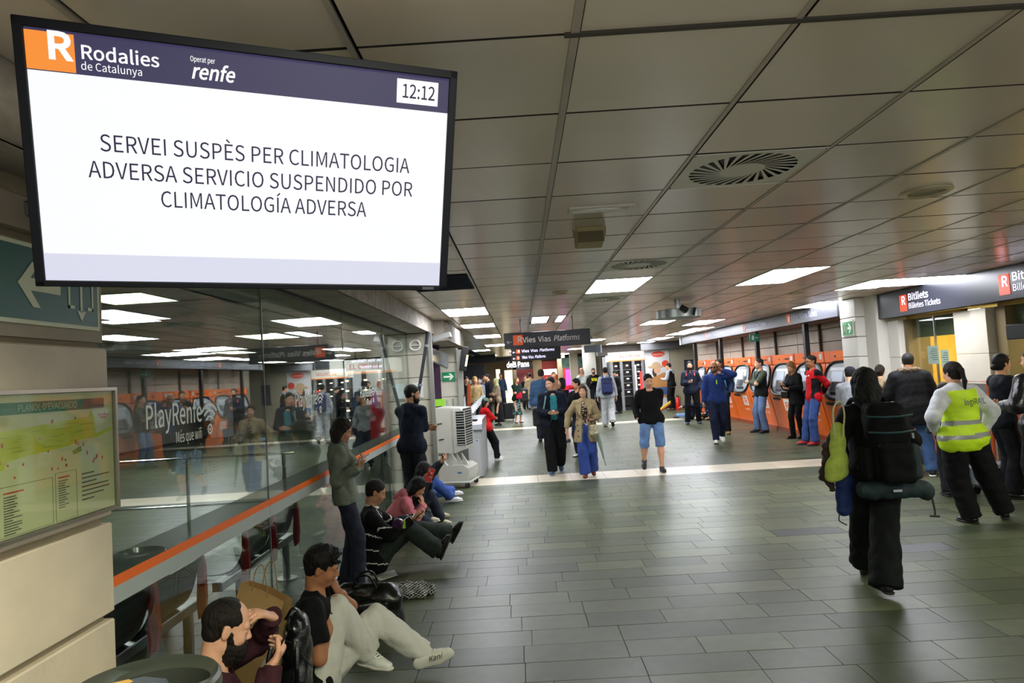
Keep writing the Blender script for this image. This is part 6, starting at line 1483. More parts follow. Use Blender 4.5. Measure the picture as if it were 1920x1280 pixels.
# --- standing woman, green jacket
w3 = person('standing woman in a grey-green cropped jacket leaning on the glass wall and reading her phone', 1.60, (-1.72, 6.42), 76, lean=-6, pl=(0, .02, .93), head=(2, 24, 0), fem=True, skin='mid', hair='long', hcol='#241a14', hlen=.36, eyes='down', earbud=True,
    R={'w': W_(670, 873, 6.22), 'dir': (.75, .0, .6), 'n': (-.6, .1, .7), 'curl': .7, 'p': 'phone', 'pole': (.15, -.1, -1)}, L={'w': W_(674, 872, 6.36), 'dir': (.7, -.3, .6), 'n': (-.3, -.2, .9), 'p': 'phone', 'curl': .7, 'pole': (.1, 0, -1)},
    feet=((.09, .10, 0, 0), (-.09, -.02, 0, 0)), top=dict(col='#727a6c', fat=.040, hem=.05, collar=True, name='jacket', wrk=.012, neck=.8), bottom=dict(mat=DEN_D, fit='reg', fat=.010, name='jeans'), shoe=dict(col='#101012'))
phone(w3, 0, 'white edged smartphone held by the standing woman in the green jacket', col='#d6d8da', tilt=(nrm((-.45, -.1, .9)), nrm((.1, -1, 0)), nrm((.88, .1, .45))))
# --- seated man, striped sweater
def stripes(X, N, Rt, Fw, U, s):
    L = X-N; a = L@Rt; f_ = L@Fw; u = L@U; r = np.sqrt(a**2+(f_-.12)**2+(u*1.1)**2)
    return ((np.abs((r % .135)-.06) < .0065) & (u < -.05) | ((np.hypot(a, (u+.02)*.9) > .075) & (np.hypot(a, (u+.02)*.9) < .085) & (f_ > .02))).astype(int)
m5 = person('seated man in a black sweater with white lines looking at his phone, knees drawn up', 1.74, (-1.66, 6.95), 76, pelvis=(-1.55, 6.95, .12), lean=-10, hunch=12, head=(0, 22, 0), skin='mid', hair='short', hcol='#1d1510', eyes='down',
    R={'w': W_(772, 974, 6.82), 'dir': (.85, -.1, .25), 'n': (-.2, .1, .9), 'p': 'phone', 'curl': .8}, L={'w': W_(778, 970, 7.05), 'dir': (.85, -.2, .25), 'n': (-.2, -.1, .9), 'p': 'phone', 'curl': .8},
    feet=({'w': W_(819, 1030, 6.95), 'FR': frame((.42, .05, .9), (-.9, .0, .42))}, {'w': W_(842, 1000, 7.30), 'FR': frame((.50, -.1, .85), (-.85, 0, .5))}), knees=(W_(765, 975, 6.95), W_(790, 960, 7.25)),
    top=dict(col='#0e0f10', fat=.024, name='sweater', pick=stripes, mats=[cloth('#d9dad4')], wrk=.006), bottom=dict(col='#2d3530', fit='loose', name='trousers'), shoe=dict(col='#0d0d0e', sole='#121212'))
one('shirt_collar', lambda q: q.tube([m5['N']+m5['Rt']*.055*math.sin(a)+m5['Fw']*(.065*math.cos(a)+.01)+m5['U']*(.02-.02*math.cos(a)) for a in np.linspace(-2.6, 2.6, 14)], .012, M_WHITE, 6), m5['root'], True)
phone(m5, 0, 'black smartphone in the hands of the seated man in the lined sweater', tilt=(nrm((-.6, -.25, .7)), nrm((.1, -1, 0)), nrm((.75, .1, .6))))
# --- seated woman, pink hoodie
w6 = person('seated woman in a pink hoodie hiding her face in both hands, long black hair', 1.62, (-1.55, 8.0), 80, pelvis=(-1.60, 8.0, .12), lean=12, hunch=32, head=(0, 38, 0), fem=True, skin='mid', hair='long', hcol='#0b0a0a', hlen=.42, eyes='down',
    R={'w': W_(792, 948, 7.95), 'dir': (-.1, 0, 1), 'n': (-1, 0, .1), 'p': 'face', 'curl': .25, 'pole': (.6, -.2, -1)}, L={'w': W_(794, 946, 8.1), 'dir': (-.1, 0, 1), 'n': (-1, 0, .1), 'p': 'face', 'curl': .25, 'pole': (.6, -.2, -1)},
    feet=({'w': W_(803, 984, 8.5), 'yaw': 100}, {'w': W_(800, 968, 8.8), 'yaw': 80}), knees=(W_(800, 940, 8.3), W_(800, 940, 8.6)), top=dict(col='#c9727c', fat=.034, hood='down', name='hoodie'), bottom=dict(col='#26303a', fit='reg', name='trousers'), shoe=dict(col='#cfc9b0', sole='#ddd8c2', size=1.05))
# --- girl with patterned phone case
w7 = person('seated girl in dark clothes with long black hair, bent over a red cased phone', 1.60, (-1.55, 8.95), 80, pelvis=(-1.55, 8.95, .12), lean=8, hunch=16, head=(-4, 30, 0), fem=True, skin='light', hair='long', hcol='#0a0909', hlen=.45, eyes='down',
    R={'w': W_(800, 905, 8.75), 'dir': (.4, -.1, .8), 'n': (-.8, 0, .4), 'p': 'phone', 'curl': .6}, L={'w': W_(806, 903, 8.95), 'dir': (.4, -.2, .8), 'n': (-.8, 0, .4), 'p': 'phone', 'curl': .6},
    feet=({'w': W_(826, 972, 9.1), 'yaw': 105}, {'w': W_(822, 960, 9.4), 'yaw': 70}), knees=(W_(822, 925, 9.0), W_(820, 925, 9.35)), top=dict(col='#15141a', fat=.03, name='sweatshirt'), bottom=dict(mat=DEN_D, fit='reg', name='jeans'), shoe=dict(col='#c9c2a4', sole='#b9a878'))
c = W_(806, 890, 8.70); t = thing('smartphone', 'smartphone in a red patterned case held up by the girl in dark clothes', 'phone', tuple(c)); Rc = frame((.5, .8, -.35), (.3, .1, 1.))
one('case', lambda q: q.obox(c, (.045, .007, .085), mat('#c8301e', .4), np.stack([nrm((.9, .1, -.4)), nrm((.15, -1, .1)), nrm((.4, .1, .9))], 1), .005), t)
one('pattern', lambda q: [q.obox(c+np.array([x*.9+z*.4, -.0075, -x*.4+z*.9]), (.011, .002, .008), mat(cc, .5), rotz(0)) for x, z, cc in ((-.02, .05, '#7fd8c0'), (.015, .03, '#f0efe6'), (-.01, 0, '#1d2a3a'), (.02, -.02, '#7fd8c0'), (-.02, -.05, '#f0efe6'), (.01, -.055, '#1d2a3a'))], t)
# --- person in blue jeans further along
m8 = person('seated person in a black hooded top and blue jeans with knees up, holding a phone', 1.72, (-1.55, 10.15), 78, pelvis=(-1.66, 10.15, .12), lean=-6, hunch=8, head=(0, 15, 0), skin='mid', hair='short', hcol='#120e0c', eyes='down',
    R={'w': W_(826, 868, 10.0), 'dir': (.6, -.1, .6), 'n': (-.4, .1, .6), 'p': 'phone', 'curl': .6}, L={'w': W_(829, 866, 10.25), 'dir': (.6, -.2, .6), 'n': (-.4, -.1, .6), 'p': 'phone', 'curl': .6},
    feet=({'w': W_(845, 930, 10.5), 'yaw': 92}, {'w': W_(862, 914, 11.1), 'yaw': 85}), knees=(W_(812, 880, 10.35), W_(830, 872, 10.8)), top=dict(col='#121317', fat=.028, hood='up', name='hoodie'), bottom=dict(mat=mat('#3556a0', .8, noise=.25, scale=8, bump=.3, bscale=50), fit='reg', name='jeans'), shoe=dict(col='#e4e4e6', sole='#d8d8d4', laces='#30384a', panel='#2a3450'))
phone(m8, 0, 'dark smartphone held up by the seated person in blue jeans')
# --- standing man, navy hoodie, back to the camera
m9 = py_('standing young man in a navy hoodie seen from behind with his head turned right', 766, 9.7, 722, 22, lean=2, head=(52, 8, 0), skin='mid', hair='short', hcol='#0e0c0c', hth=1.4, beard=.4, R='crossed', L='crossed', top=dict(col='#181d2b', fat=.036, hood='down', name='hoodie'), bottom=dict(col='#24262c', fit='reg', name='jeans'), shoe=dict(col='#111'))
# --- woman leaning on the gate
w10 = pp('woman in a red hoodie and green cap leaning back against the ticket gate', 946, 862, 912, 745, 66, pl=(.0, -.20, .90), lean=-5, head=(30, 20, 0), fem=True, build=1.1, skin='mid', hair='long', hcol='#15100e', hlen=.22, cap='#5f7a6a', R='crossed', L='crossed', feet=((.1, .0, 0, 0), (-.1, .12, 0, 0)), top=dict(col='#c0181c', fat=.036, name='hoodie'), bottom=dict(col='#101114', fit='reg', name='trousers'), shoe=dict(col='#e8e6e2', sole='#dcdad6'))
q_ = w10; one('bag_strap', lambda b: b.tube([q_['SL']+q_['U']*.06, q_['SL']*.5+q_['N']*.5-q_['Fw']*.17-q_['U']*.18, q_['pelv']+q_['Rt']*.16-q_['Fw']*.08+q_['U']*.16], .022, mat('#3a3030', .7), 6), w10['root'], True)
# --- teal man
def bpack(P, label, col, col2, sc=1., off=(0, -.20, -.27), name='backpack', straps=True, w=.16, hgt=.24, dp=.09, side=None):
    s = P['s']*sc; N, Rt, Fw, U = P['N'], P['Rt'], P['Fw'], P['U']; c = N+Rt*off[0]*P['s']+Fw*off[1]*P['s']+U*off[2]*P['s']; R = np.stack([Rt, Fw, U], 1)
    t = thing('backpack' if name == 'backpack' else name, label, 'backpack' if name == 'backpack' else 'bag', tuple(c)); h_ = min(.016, max(.008, np.hypot(*c[:2])*.0011))
    m = mat(col, .6, noise=.2, scale=12, bump=.3, bscale=40); S = SDF(h_, .03); S.box(c, np.array([w, dp, hgt])*s, R, .05*s); S.noise(.010, 20, 3); S.build('main_bag', m, t)
    S = SDF(h_, .02); S.box(c-Fw*dp*.95*s-U*hgt*.32*s, np.array([w*.75, dp*.5, hgt*.5])*s, R, .03*s); S.noise(.006, 26, 4); S.build('front_pocket', mat(col2, .6, noise=.2, scale=12, bump=.3, bscale=40), t)
    if straps:
        for x in (-1, 1): one('strap', lambda q: q.tube(bez([c+Rt*x*w*.55*s+U*hgt*.85*s+Fw*dp*.6*s, N+Rt*x*.12*s-Fw*.03*s+U*.045*s, N+Rt*x*.13*s+Fw*.15*s-U*.12*s, N+Rt*x*.15*s+Fw*.10*s-U*.34*s, c+Rt*x*w*.8*s-U*hgt*.7*s+Fw*dp*.6*s], 5), .017*s, mat(col2, .7), 6), t, True)
    one('top_handle', lambda q: q.tube(bez([c+Rt*.03*s+U*hgt*s, c+U*(hgt+.04)*s, c-Rt*.03*s+U*hgt*s], 4), .007*s, mat(col2, .7), 5), t)
    return t
m11 = pp('man in a navy jacket and teal shirt walking with a phone in both hands', 1037, 889, 1037, 706, 181, lean=3, head=(32, 8, 0), build=1.12, skin='light', hair='short', hcol='#17120f', R={'p': 'phone', 't': (.07, .28, -.33)}, L={'p': 'phone', 't': (.07, .28, -.33)},
    feet=((.07, .04, 0, 0), (-.09, -.30, .08, 30)), top=dict(col='#121a28', fat=.034, open=True, openw=.085, openx=-.02, hem=.13, name='jacket'), inner=dict(col='#2f7d86', hem=.08), bottom=dict(col='#0e0f12', fit='loose', name='trousers'), shoe=dict(col='#2f3f5c', sole='#8f97a8'))
phone(m11, 0, 'green-grey smartphone held in both hands by the man in the teal shirt', col='#6c8f88', both=True, tilt=(nrm((0, .75, .7)), nrm((0, -.7, .7)), nrm((1, 0, 0))))
bpack(m11, 'dark backpack hanging low behind the man in the teal shirt', '#16181e', '#1d2129', .72, (.25, -.10, -.42), straps=False)
one('shoulder_strap', lambda b: b.tube(bez([m11['N']+m11['Rt']*.10+m11['U']*.03-m11['Fw']*.05, m11['N']+m11['Rt']*.13+m11['Fw']*.15-m11['U']*.10, m11['N']+m11['Rt']*.17+m11['Fw']*.17-m11['U']*.27], 5), .013, mat('#7fa09a', .6), 6), m11['root'], True)
# --- trench woman
def floral(X, N, Rt, Fw, U, s):
    L = X-N; v = np.sin((L@Rt)*95+np.sin((L@U)*60)*2)*np.sin((L@U)*80+np.cos((L@Rt)*70)*2); return np.where(v > .45, 1, np.where(v < -.5, 2, 0))
w12 = pp('woman in an open beige trench coat and blue jeans walking toward the camera', 1100, 893, 1094, 722, 184, lean=2, head=(8, 0, 0), fem=True, build=1.12, skin='light', hair='pony', hcol='#4a2f20', R={'p': 'hang', 't': (.36, .02, -.52)}, L={'p': 'phone', 't': (.14, .26, -.34)},
    feet=((.05, .10, 0, 0), (-.10, -.16, .04, 15)), top=dict(col='#9c8a68', fat=.034, hem=.26, flare=.05, open=True, openw=.075, openx=-.0, collar=False, name='trench_coat'), inner=dict(col='#5a4438', pick=floral, mats=[cloth('#d8c8b4'), cloth('#2a211e')], name='blouse'), bottom=dict(mat=mat('#233f86', .8, noise=.25, scale=8, bump=.3, bscale=50), fit='wide', name='jeans'), shoe=dict(col='#7a3020'))
one('lapel', lambda b: [b.prism([w12['N']+w12['Rt']*x*.05+w12['Fw']*.14-w12['U']*.03, w12['N']+w12['Rt']*x*.15+w12['Fw']*.13-w12['U']*.07, w12['N']+w12['Rt']*x*.13+w12['Fw']*.18-w12['U']*.15, w12['N']+w12['Rt']*x*.08+w12['Fw']*.20-w12['U']*.26], w12['Fw']*.012, cloth('#a3926f')) for x in (-1, 1)], w12['root'])
one('button', lambda b: [b.obox(w12['N']+w12['Rt']*.13+w12['Fw']*.20-w12['U']*(.32+i*.1), (.011, .006, .011), M_DARK) for i in range(4)], w12['root'])
phone(w12, 1, 'black smartphone in the hand of the woman in the trench coat')
A = W_(1117, 802, 12.1); B = W_(1136, 873, 12.25)
t = thing('umbrella', 'folded pale green umbrella hanging from the arm of the woman in the trench coat', 'umbrella', tuple(A))
one('canopy', lambda b: b.tube([A*(1-f_)+B*f_ for f_ in (0, .12, .4, .8, 1)], [.016, .038, .034, .014, .006], cloth('#8c9a8c'), 9), t, True); one('handle', lambda b: b.tube(bez([A, A+np.array([-.01, 0, .1]), A+np.array([.03, 0, .15]), A+np.array([.06, 0, .1])], 5), .009, M_DARK, 7), t, True)
c = W_(1114, 806, 12.02); t = thing('shoulder_bag', 'small patterned handbag at the side of the woman in the trench coat', 'bag', tuple(c)); S = SDF(.012, .02); S.box(c, (.07, .05, .09), None, .03); S.noise(.01, 40, 2); S.build('body', mat('#b0a888', .6, noise=.8, scale=40), t)
one('strap', lambda b: b.tube(bez([c+np.array([-.04, 0, .08]), w12['SL']+np.array([-.05, .0, .06]), c+np.array([.05, .08, .08])], 8), .006, M_DARK, 5), t)
# --- black sweater, denim shorts
m13 = pp('man in a black v-neck sweater and knee-length denim shorts walking toward the camera', 1222, 884, 1219, 700, 186, lean=2, head=(-6, 14, 8), build=1.14, skin='light', hair='short', hcol='#0d0b0b', R='pocket', L='behind', feet=((.16, -.22, .10, 30), (-.13, .04, 0, 0)), top=dict(col='#0c0c0e', fat=.026, hem=.08, neck=1.15, name='sweater'), bottom=dict(mat=DEN_L, fit='reg', end='knee', name='denim_shorts', fat=.004), shoe=dict(col='#15161a', sole='#2a2a2c'))
# --- row at the machines
def rj(X, N, Rt, Fw, U, s):
    L = X-N; a = np.abs(L@Rt); u = L@U; f_ = L@Fw; return np.where((a > .15) & (u > -.12) & (u < .02) & (f_ > -.1), 1, np.where((a > .10) & (a < .19) & (u < -.18) & (f_ < .13), 1, 0))
m14 = pp('man in a red and black racing jacket and jeans leaning on the nearest ticket machine', 1514, 834, 1524, 666, 262, pl=(.0, -.05, .93), lean=-3, head=(0, 4, 0), skin='tan', hair='buzz', hcol='#1a1513', glasses='#101010', R='behind', L='behind', feet=((.12, .12, 0, 0), (-.1, .05, 0, 0)), top=dict(col='#c8191f', fat=.026, name='racing_jacket', pick=rj, mats=[cloth('#141416')]), bottom=dict(mat=mat('#2c4a86', .8, noise=.3, scale=8, bump=.3, bscale=50), fit='reg', name='jeans'), shoe=dict(col='#b0202a', sole='#2c2424'))
for (r_, f_, u_, w_) in ((.02, .155, -.13, .035), (-.08, .15, -.12, .018)): one('chest_patch', lambda b: b.obox(m14['N']+m14['Rt']*r_+m14['Fw']*f_+m14['U']*u_, (.006, w_, .014), mat('#e8dcd8', .6), np.stack([m14['Fw'], m14['Rt'], m14['U']], 1)), m14['root'])
w15 = pp('blonde woman in black looking at her phone by the second ticket machine', 1490, 822, 1494, 676, 250, lean=4, head=(-12, 26, 0), fem=True, skin='light', hair='long', hcol='#8a6238', hlen=.26, hfront=True, eyes='down', R={'p': 'phone', 't': (.05, .30, -.22)}, L={'p': 'phone', 't': (.10, .28, -.30)}, feet=((.08, .10, 0, 0), (-.08, -.02, 0, 0)), top=dict(col='#0d0d10', fat=.034, hem=.18, name='coat'), bottom=dict(col='#0b0b0d', fit='slim', name='trousers'), shoe=dict(col='#0c0c0e', rough=.2, high=.08))
phone(w15, 0, 'white smartphone held by the blonde woman in black', col='#c9ccd0', lit=True)
c = w15['pelv']+w15['Rt']*.2+w15['Fw']*.14+np.array([0, 0, .08]); t = thing('handbag', 'black handbag hanging at the hip of the blonde woman', 'bag', tuple(c)); S = SDF(.012, .02); S.box(c, (.12, .05, .09), rot3(250), .03); S.build('body', mat('#17120f', .3), t); one('strap', lambda b: b.tube(bez([c+np.array([0, -.08, .07]), w15['SR']+np.array([0, 0, .07]), c+np.array([0, .08, .07])], 8), .007, M_DARK, 5), t)
m16 = pp('man with folded arms in a dark green vest jacket leaning on a ticket machine', 1424, 811, 1428, 672, 262, lean=-2, head=(4, 0, 0), skin='light', hair='buzz', hcol='#2c2622', R='crossed', L='crossed2', feet=((.12, .10, 0, 0), (-.1, .0, 0, 0)), top=dict(col='#4d5746', fat=.028, name='pullover'), vest=dict(col='#1b1c1e', open=True), bottom=dict(mat=mat('#5a7296', .8, noise=.3, scale=8, bump=.3, bscale=50), fit='reg', name='jeans'), shoe=dict(col='#131315'))
m17 = pp('bald man in a blue sports jacket walking while holding a phone to his ear', 1343, 830, 1341, 677, 190, lean=3, head=(14, 8, 0), build=1.05, skin='tan', hair='none', beard=.4, bcol='#4a423e', glasses='#15151a', R='hang', L='ear', feet=((.07, .12, 0, -8), (-.09, -.22, .06, 25)), top=dict(col='#22366e', fat=.030, name='sports_jacket', collar=True), bottom=dict(col='#1b2138', fit='slim', fat=.02, name='track_trousers'), shoe=dict(col='#e4e2dc', sole='#d8d6d0'))
phone(m17, 1, 'black smartphone at the ear of the bald man in blue')
one('neon_stripe', lambda b: b.obox(m17['N']+m17['Fw']*.155*m17['s']-m17['U']*.16+m17['Rt']*-.02, (.008, .008, .05), mat('#b4ec30', .5)), m17['root'])
m18 = py_('man with cyan backpack straps standing behind the bald man', 1347, 18.2, 673, 205, head=(10, 6, 0), skin='tan', hair='buzz', hcol='#1a1614', R='pocket', L='pocket', top=dict(col='#1b2740', fat=.03, name='jacket'), bottom=dict(col='#14161c', fit='reg', name='trousers'), shoe=dict(col='#8a6a2a'))
bpack(m18, 'black backpack with cyan straps worn by the man behind the bald man', '#15181c', '#2c88b8', 1., (0, -.22, -.27))
m19 = pp('man in a dark quilted puffer jacket holding his hands at his waist', 1290, 795, 1299, 677, 190, head=(2, 2, 0), skin='light', hair='short', hcol='#15110f', beard=.3, R={'p': 'phone', 't': (.06, .26, -.28)}, L='pocket', feet=((.16, .08, 0, 0), (-.16, -.05, 0, 0)), top=dict(col='#242a3c', fat=.040, name='puffer_jacket', wrk=.012, wf=70, collar=True), bottom=dict(col='#0f1014', fit='reg', name='trousers'), shoe=dict(col='#26345c'))
for x in (-1, 1): one('red_strap', lambda b: b.tube([m19['N']+m19['Rt']*x*.12+m19['U']*.04, m19['N']+m19['Rt']*x*.13+m19['Fw']*.17-m19['U']*.12], .016, mat('#c03028', .6), 6), m19['root'])
# --- seated on the floor by the machines
m20 = person('person in light jeans lying back on the floor by the far ticket machines', 1.70, gp(1290, 786), 280, pelvis=(*gp(1296, 786), .12), lean=-25, head=(0, 20, 0), skin='light', hair='short', hcol='#1a1412', R='knees', L='knees', feet=({'w': (*gp(1262, 783), .09), 'yaw': 270}, {'w': (*gp(1268, 776), .09), 'yaw': 270}), top=dict(col='#1c2230', fat=.03, name='jacket'), bottom=dict(mat=DEN_L, fit='reg', name='jeans'), shoe=dict(col='#2a2a30'))
m21 = person('person in dark clothes sitting on the floor behind the legs of the bald man', 1.68, gp(1332, 784), 230, pelvis=(*gp(1332, 784), .12), lean=12, head=(0, 25, 0), skin='mid', hair='short', hcol='#14100e', R='knees', L='knees', feet=({'w': (*gp(1306, 792), .09), 'yaw': 230}, {'w': (*gp(1314, 797), .09), 'yaw': 230}), top=dict(col='#20304a', fat=.03, name='jacket'), bottom=dict(col='#17181c', fit='reg', name='trousers'), shoe=dict(col='#8a6a3a'))
m22 = pp('man in a grey hoodie and black vest with his back turned beside the poster', 1262, 768, 1257, 672, 310, head=(-10, 14, 0), skin='light', hair='buzz', hcol='#201a17', R={'p': 'phone', 't': (.1, .28, -.3)}, L={'p': 'phone', 't': (.1, .28, -.3)}, top=dict(col='#a9adb4', fat=.028, hood='down', name='hoodie'), vest=dict(col='#17181b'), bottom=dict(col='#141519', fit='loose', name='trousers'), shoe=dict(col='#8f6a4a'))
P = m22; c = W_(1244, 760, 28.2); t = thing('caution_board', 'yellow and red folded caution board leaning by the man in the black vest', 'sign', tuple(c)); one('board', lambda b: [b.tube([W_(1236, 768+i*2, 28.4), W_(1257, 752+i*2.5, 28.6)], .03, mat(['#e0c020', '#d8b418', '#c8301c'][i], .5), 5) for i in range(3)], t)
# --- people in the middle distance
m23 = pp('person in a pale grey hoodie with a navy backpack walking away toward the kiosk', 1140, 800, 1136, 688, 2, head=(-4, 6, 0), skin='light', hair='short', hcol='#17120f', R='hang', L='hang', feet=((.09, -.26, .09, 35), (-.08, .12, 0, 0)), top=dict(col='#a9afb8', fat=.036, hood='down', name='hoodie'), bottom=dict(col='#bfc2c6', fit='loose', name='trousers'), shoe=dict(col='#d0c2b0'))
bpack(m23, 'navy backpack on the back of the person in the pale grey hoodie', '#1c2552', '#232e68', 1.)
m24 = pp('person in black looking at a phone in front of the vending kiosk', 1160, 775, 1159, 693, 290, head=(0, 24, 0), skin='light', hair='short', hcol='#120f0e', R={'p': 'phone', 't': (.08, .34, -.2)}, L={'p': 'phone', 't': (.08, .34, -.2)}, top=dict(col='#101114', fat=.034, name='jacket', hem=.14), bottom=dict(col='#0d0e10', fit='slim', name='trousers'), shoe=dict(col='#111'))
def yb(X, N, Rt, Fw, U, s):
    L = X-N; u = L@U; return ((u > -.26) & (u < -.12) & (np.abs(L@Rt) < .13) & (L@Fw > 0)).astype(int)
m25 = pp('man in a black shirt with a yellow chest print standing by the white column', 1116, 768, 1112, 690, 175, head=(0, 4, 0), skin='mid', hair='short', hcol='#0f0d0c', beard=.4, R='crossed', L='crossed', top=dict(col='#15171a', fat=.024, pick=yb, mats=[cloth('#d8d020')], name='shirt'), bottom=dict(col='#23252e', fit='reg', name='trousers'), shoe=dict(col='#222'))
w26 = pp('woman in a white jacket with a black shoulder bag touching her face', 1095, 770, 1092, 684, 205, head=(14, 4, 0), fem=True, skin='light', hair='bob', hcol='#b49a80', R='face', L='crossed', top=dict(col='#c9cac6', fat=.034, name='jacket'), bottom=dict(col='#3a3c44', fit='reg', name='trousers'), shoe=dict(col='#eee'))
bpack(w26, 'black shoulder bag worn by the woman in the white jacket', '#14151a', '#1a1b20', .9, (-.14, -.16, -.3), name='shoulder_bag', straps=False)
m27 = py_('dark-haired man in black carrying something red, right behind the woman in the trench coat', 1083, 15.2, 709, 225, head=(30, 6, 0), skin='mid', hair='short', hcol='#0c0b0b', R={'p': 'phone', 't': (.12, .32, -.2)}, L='hang', top=dict(col='#121316', fat=.028, name='jacket'), bottom=dict(col='#1a1b20', fit='reg', name='trousers'), shoe=dict(col='#ddd'))
c = W_(1068, 727, 14.9); t = thing('red_hat', 'red cap held up between the two people behind the trench coat woman', 'hat', tuple(c)); S = SDF(.012, .02); S.ell(c, (.10, .09, .065)); S.box(c+np.array([-.10, -.02, -.03]), (.07, .07, .006), None, .005); S.cut(c-np.array([0, 0, .035]), (0, 0, -1)); S.build('crown', cloth('#c4242c'), t)
w28 = pp('woman with long black hair and black clothes behind the man in the teal shirt', 1062, 828, 1056, 708, 235, head=(30, 0, 0), fem=True, skin='light', hair='long', hcol='#0a0909', hlen=.3, hfront=True, R='strap', L='hang', top=dict(col='#0e0e11', fat=.03, hem=.3, name='dress'), bottom=dict(col='#0e0e11', end='skirt', len=.52, name='skirt'), shoe=dict(col='#181a22'))
m29 = py_('man in a blue denim jacket seen from behind, taller than the people around him', 1013, 19.0, 690, 8, head=(10, 4, 0), build=1.15, skin='tan', hair='buzz', hcol='#2a201a', R='hang', L='hang', top=dict(col='#36506e', fat=.036, hem=.14, name='denim_jacket'), bottom=dict(col='#20242e', fit='reg', name='trousers'), shoe=dict(col='#222'))
m30 = py_('brown-haired man further back between the blue jacket and the teal shirt man', 1037, 26, 697, 170, head=(0, 4, 0), skin='tan', hair='short', hcol='#4a3426', top=dict(col='#7a5a44', fat=.03, name='jacket'), bottom=dict(col='#222', fit='reg', name='trousers'))
m31 = py_('person in a beige coat walking away far down the hall', 993, 36, 699, 10, head=(0, 4, 0), skin='mid', hair='short', hcol='#1a1512', top=dict(col='#b9a078', fat=.04, hem=.45, flare=.06, name='coat'), bottom=dict(col='#8a93a8', fit='reg', name='trousers'))
m32 = py_('dark figure beside the person in the beige coat far down the hall', 983, 37, 704, 150, head=(0, 4, 0), skin='mid', hair='short', hcol='#14100e', top=dict(col='#1a1a1e', fat=.03, name='jacket'), bottom=dict(col='#181818', fit='reg', name='trousers'))
def camo(X, N, Rt, Fw=None, U=None, s=None):
    v = np.sin(X[:, 0]*30+np.sin(X[:, 2]*26)*2)*np.sin(X[:, 2]*34+X[:, 1]*20); return (v > .15).astype(int)
w33 = pp('woman in a green patterned dress waiting beside a black suitcase', 976, 792, 964, 707, 150, head=(-10, 4, 0), fem=True, build=1.1, skin='light', hair='bob', hcol='#7a6030', R='crossed', L='crossed', top=dict(col='#12251f', fat=.03, name='cardigan'), bottom=dict(mat=cloth('#23423e'), mats=[cloth('#7a9490')], pick=lambda X: camo(X, 0, 0), end='skirt', len=.62, name='patterned_skirt'), shoe=dict(col='#d8a89a'))
bpack(w33, 'dark round bag on the arm of the woman in the green patterned dress', '#1a1d1f', '#1a1d1f', 1.1, (-.26, .06, -.42), name='shoulder_bag', straps=False)
c = w33['N']+w33['Rt']*.02+w33['Fw']*.2-w33['U']*.42; t = thing('red_pouch', 'red pouch held by the woman in the green patterned dress', 'bag', tuple(c)); S = SDF(.016, .02); S.box(c, (.12, .07, .13), None, .05); S.build('pouch', cloth('#c02038'), t)
P0 = np.array([*gp(955, 788), 0.]); t = thing('suitcase', 'black upright wheeled suitcase beside the woman in the green patterned dress', 'suitcase', tuple(P0))
one('shell', lambda b: b.obox(P0+np.array([0, 0, .40]), (.22, .14, .33), mat('#14181a', .4), rotz(.2), .03), t); one('ribs', lambda b: [b.obox(P0+np.array([x, -.145, .4]), (.012, .008, .3), mat('#23282a', .4)) for x in (-.15, -.05, .05, .15)], t)
one('wheel', lambda b: [b.lathe(P0+np.array([x, y_, .035]), [(.001, -.015), (.035, -.015), (.035, .015), (.001, .015)], M_DARK, 12, 0) for x in (-.17, .17) for y_ in (-.1, .1)], t); one('handle', lambda b: b.tube([P0+np.array([-.08, 0, .73]), P0+np.array([-.08, 0, .95]), P0+np.array([.08, 0, .95]), P0+np.array([.08, 0, .73])], .01, M_STEEL, 6), t)
w34 = pp('woman in a yellow-green headscarf and beige jacket standing beyond the ticket gates', 941, 797, 929, 709, 250, head=(0, 2, 0), fem=True, skin='light', hair='scarf', hcol='#a3a878', R='crossed', L='crossed', top=dict(col='#8f7c66', fat=.034, hem=.14, name='jacket'), bottom=dict(col='#101014', end='skirt', len=.80, name='skirt'), shoe=dict(col='#111'))
m35 = py_('dark-haired man in black looking left beyond the ticket gates', 916, 28.5, 701, 250, head=(0, 8, 0), skin='light', hair='short', hcol='#0f0d0c', top=dict(col='#13151b', fat=.032, name='jacket'), bottom=dict(col='#15161a', fit='reg', name='trousers'))
m36 = py_('reddish-brown-haired man in blue-grey left of the dark-haired man', 906, 30, 704, 160, head=(0, 4, 0), skin='tan', hair='buzz', hcol='#5a3a28', top=dict(col='#4a5566', fat=.03, name='jacket'), bottom=dict(col='#22252c', fit='reg', name='trousers'))
m37 = py_('person in navy with a red bag far behind the headscarf woman', 938, 39, 700, 170, head=(0, 2, 0), skin='tan', hair='short', hcol='#14100e', top=dict(col='#1e2a40', fat=.03, name='jacket'), bottom=dict(col='#1a2238', fit='reg', name='trousers'))
for px, Y, ty, hc, cl, lb, cat_ in ((873, 27, 706, '#1a1614', '#1a1c22', 'dark-haired person at the far left edge of the crowd before the blue screen', 'short'), (880, 32, 708, '#2a1c14', '#232228', 'second dark figure in the crowd before the blue screen', 'short'), (889, 24.6, 706, '#b08a4c', '#a08a60', 'blonde person in the crowd before the blue screen', 'long'), (897, 29.5, 709, '#5a4638', '#8f97a8', 'person in a grey-blue top right of the blonde one before the blue screen', 'short')):
    py_(lb, px, Y, ty, 160 if px % 2 else 200, skin='light', hair=cat_, hcol=hc, top=dict(col=cl, fat=.03, name='jacket'), bottom=dict(col='#20222a', fit='reg', name='trousers'))
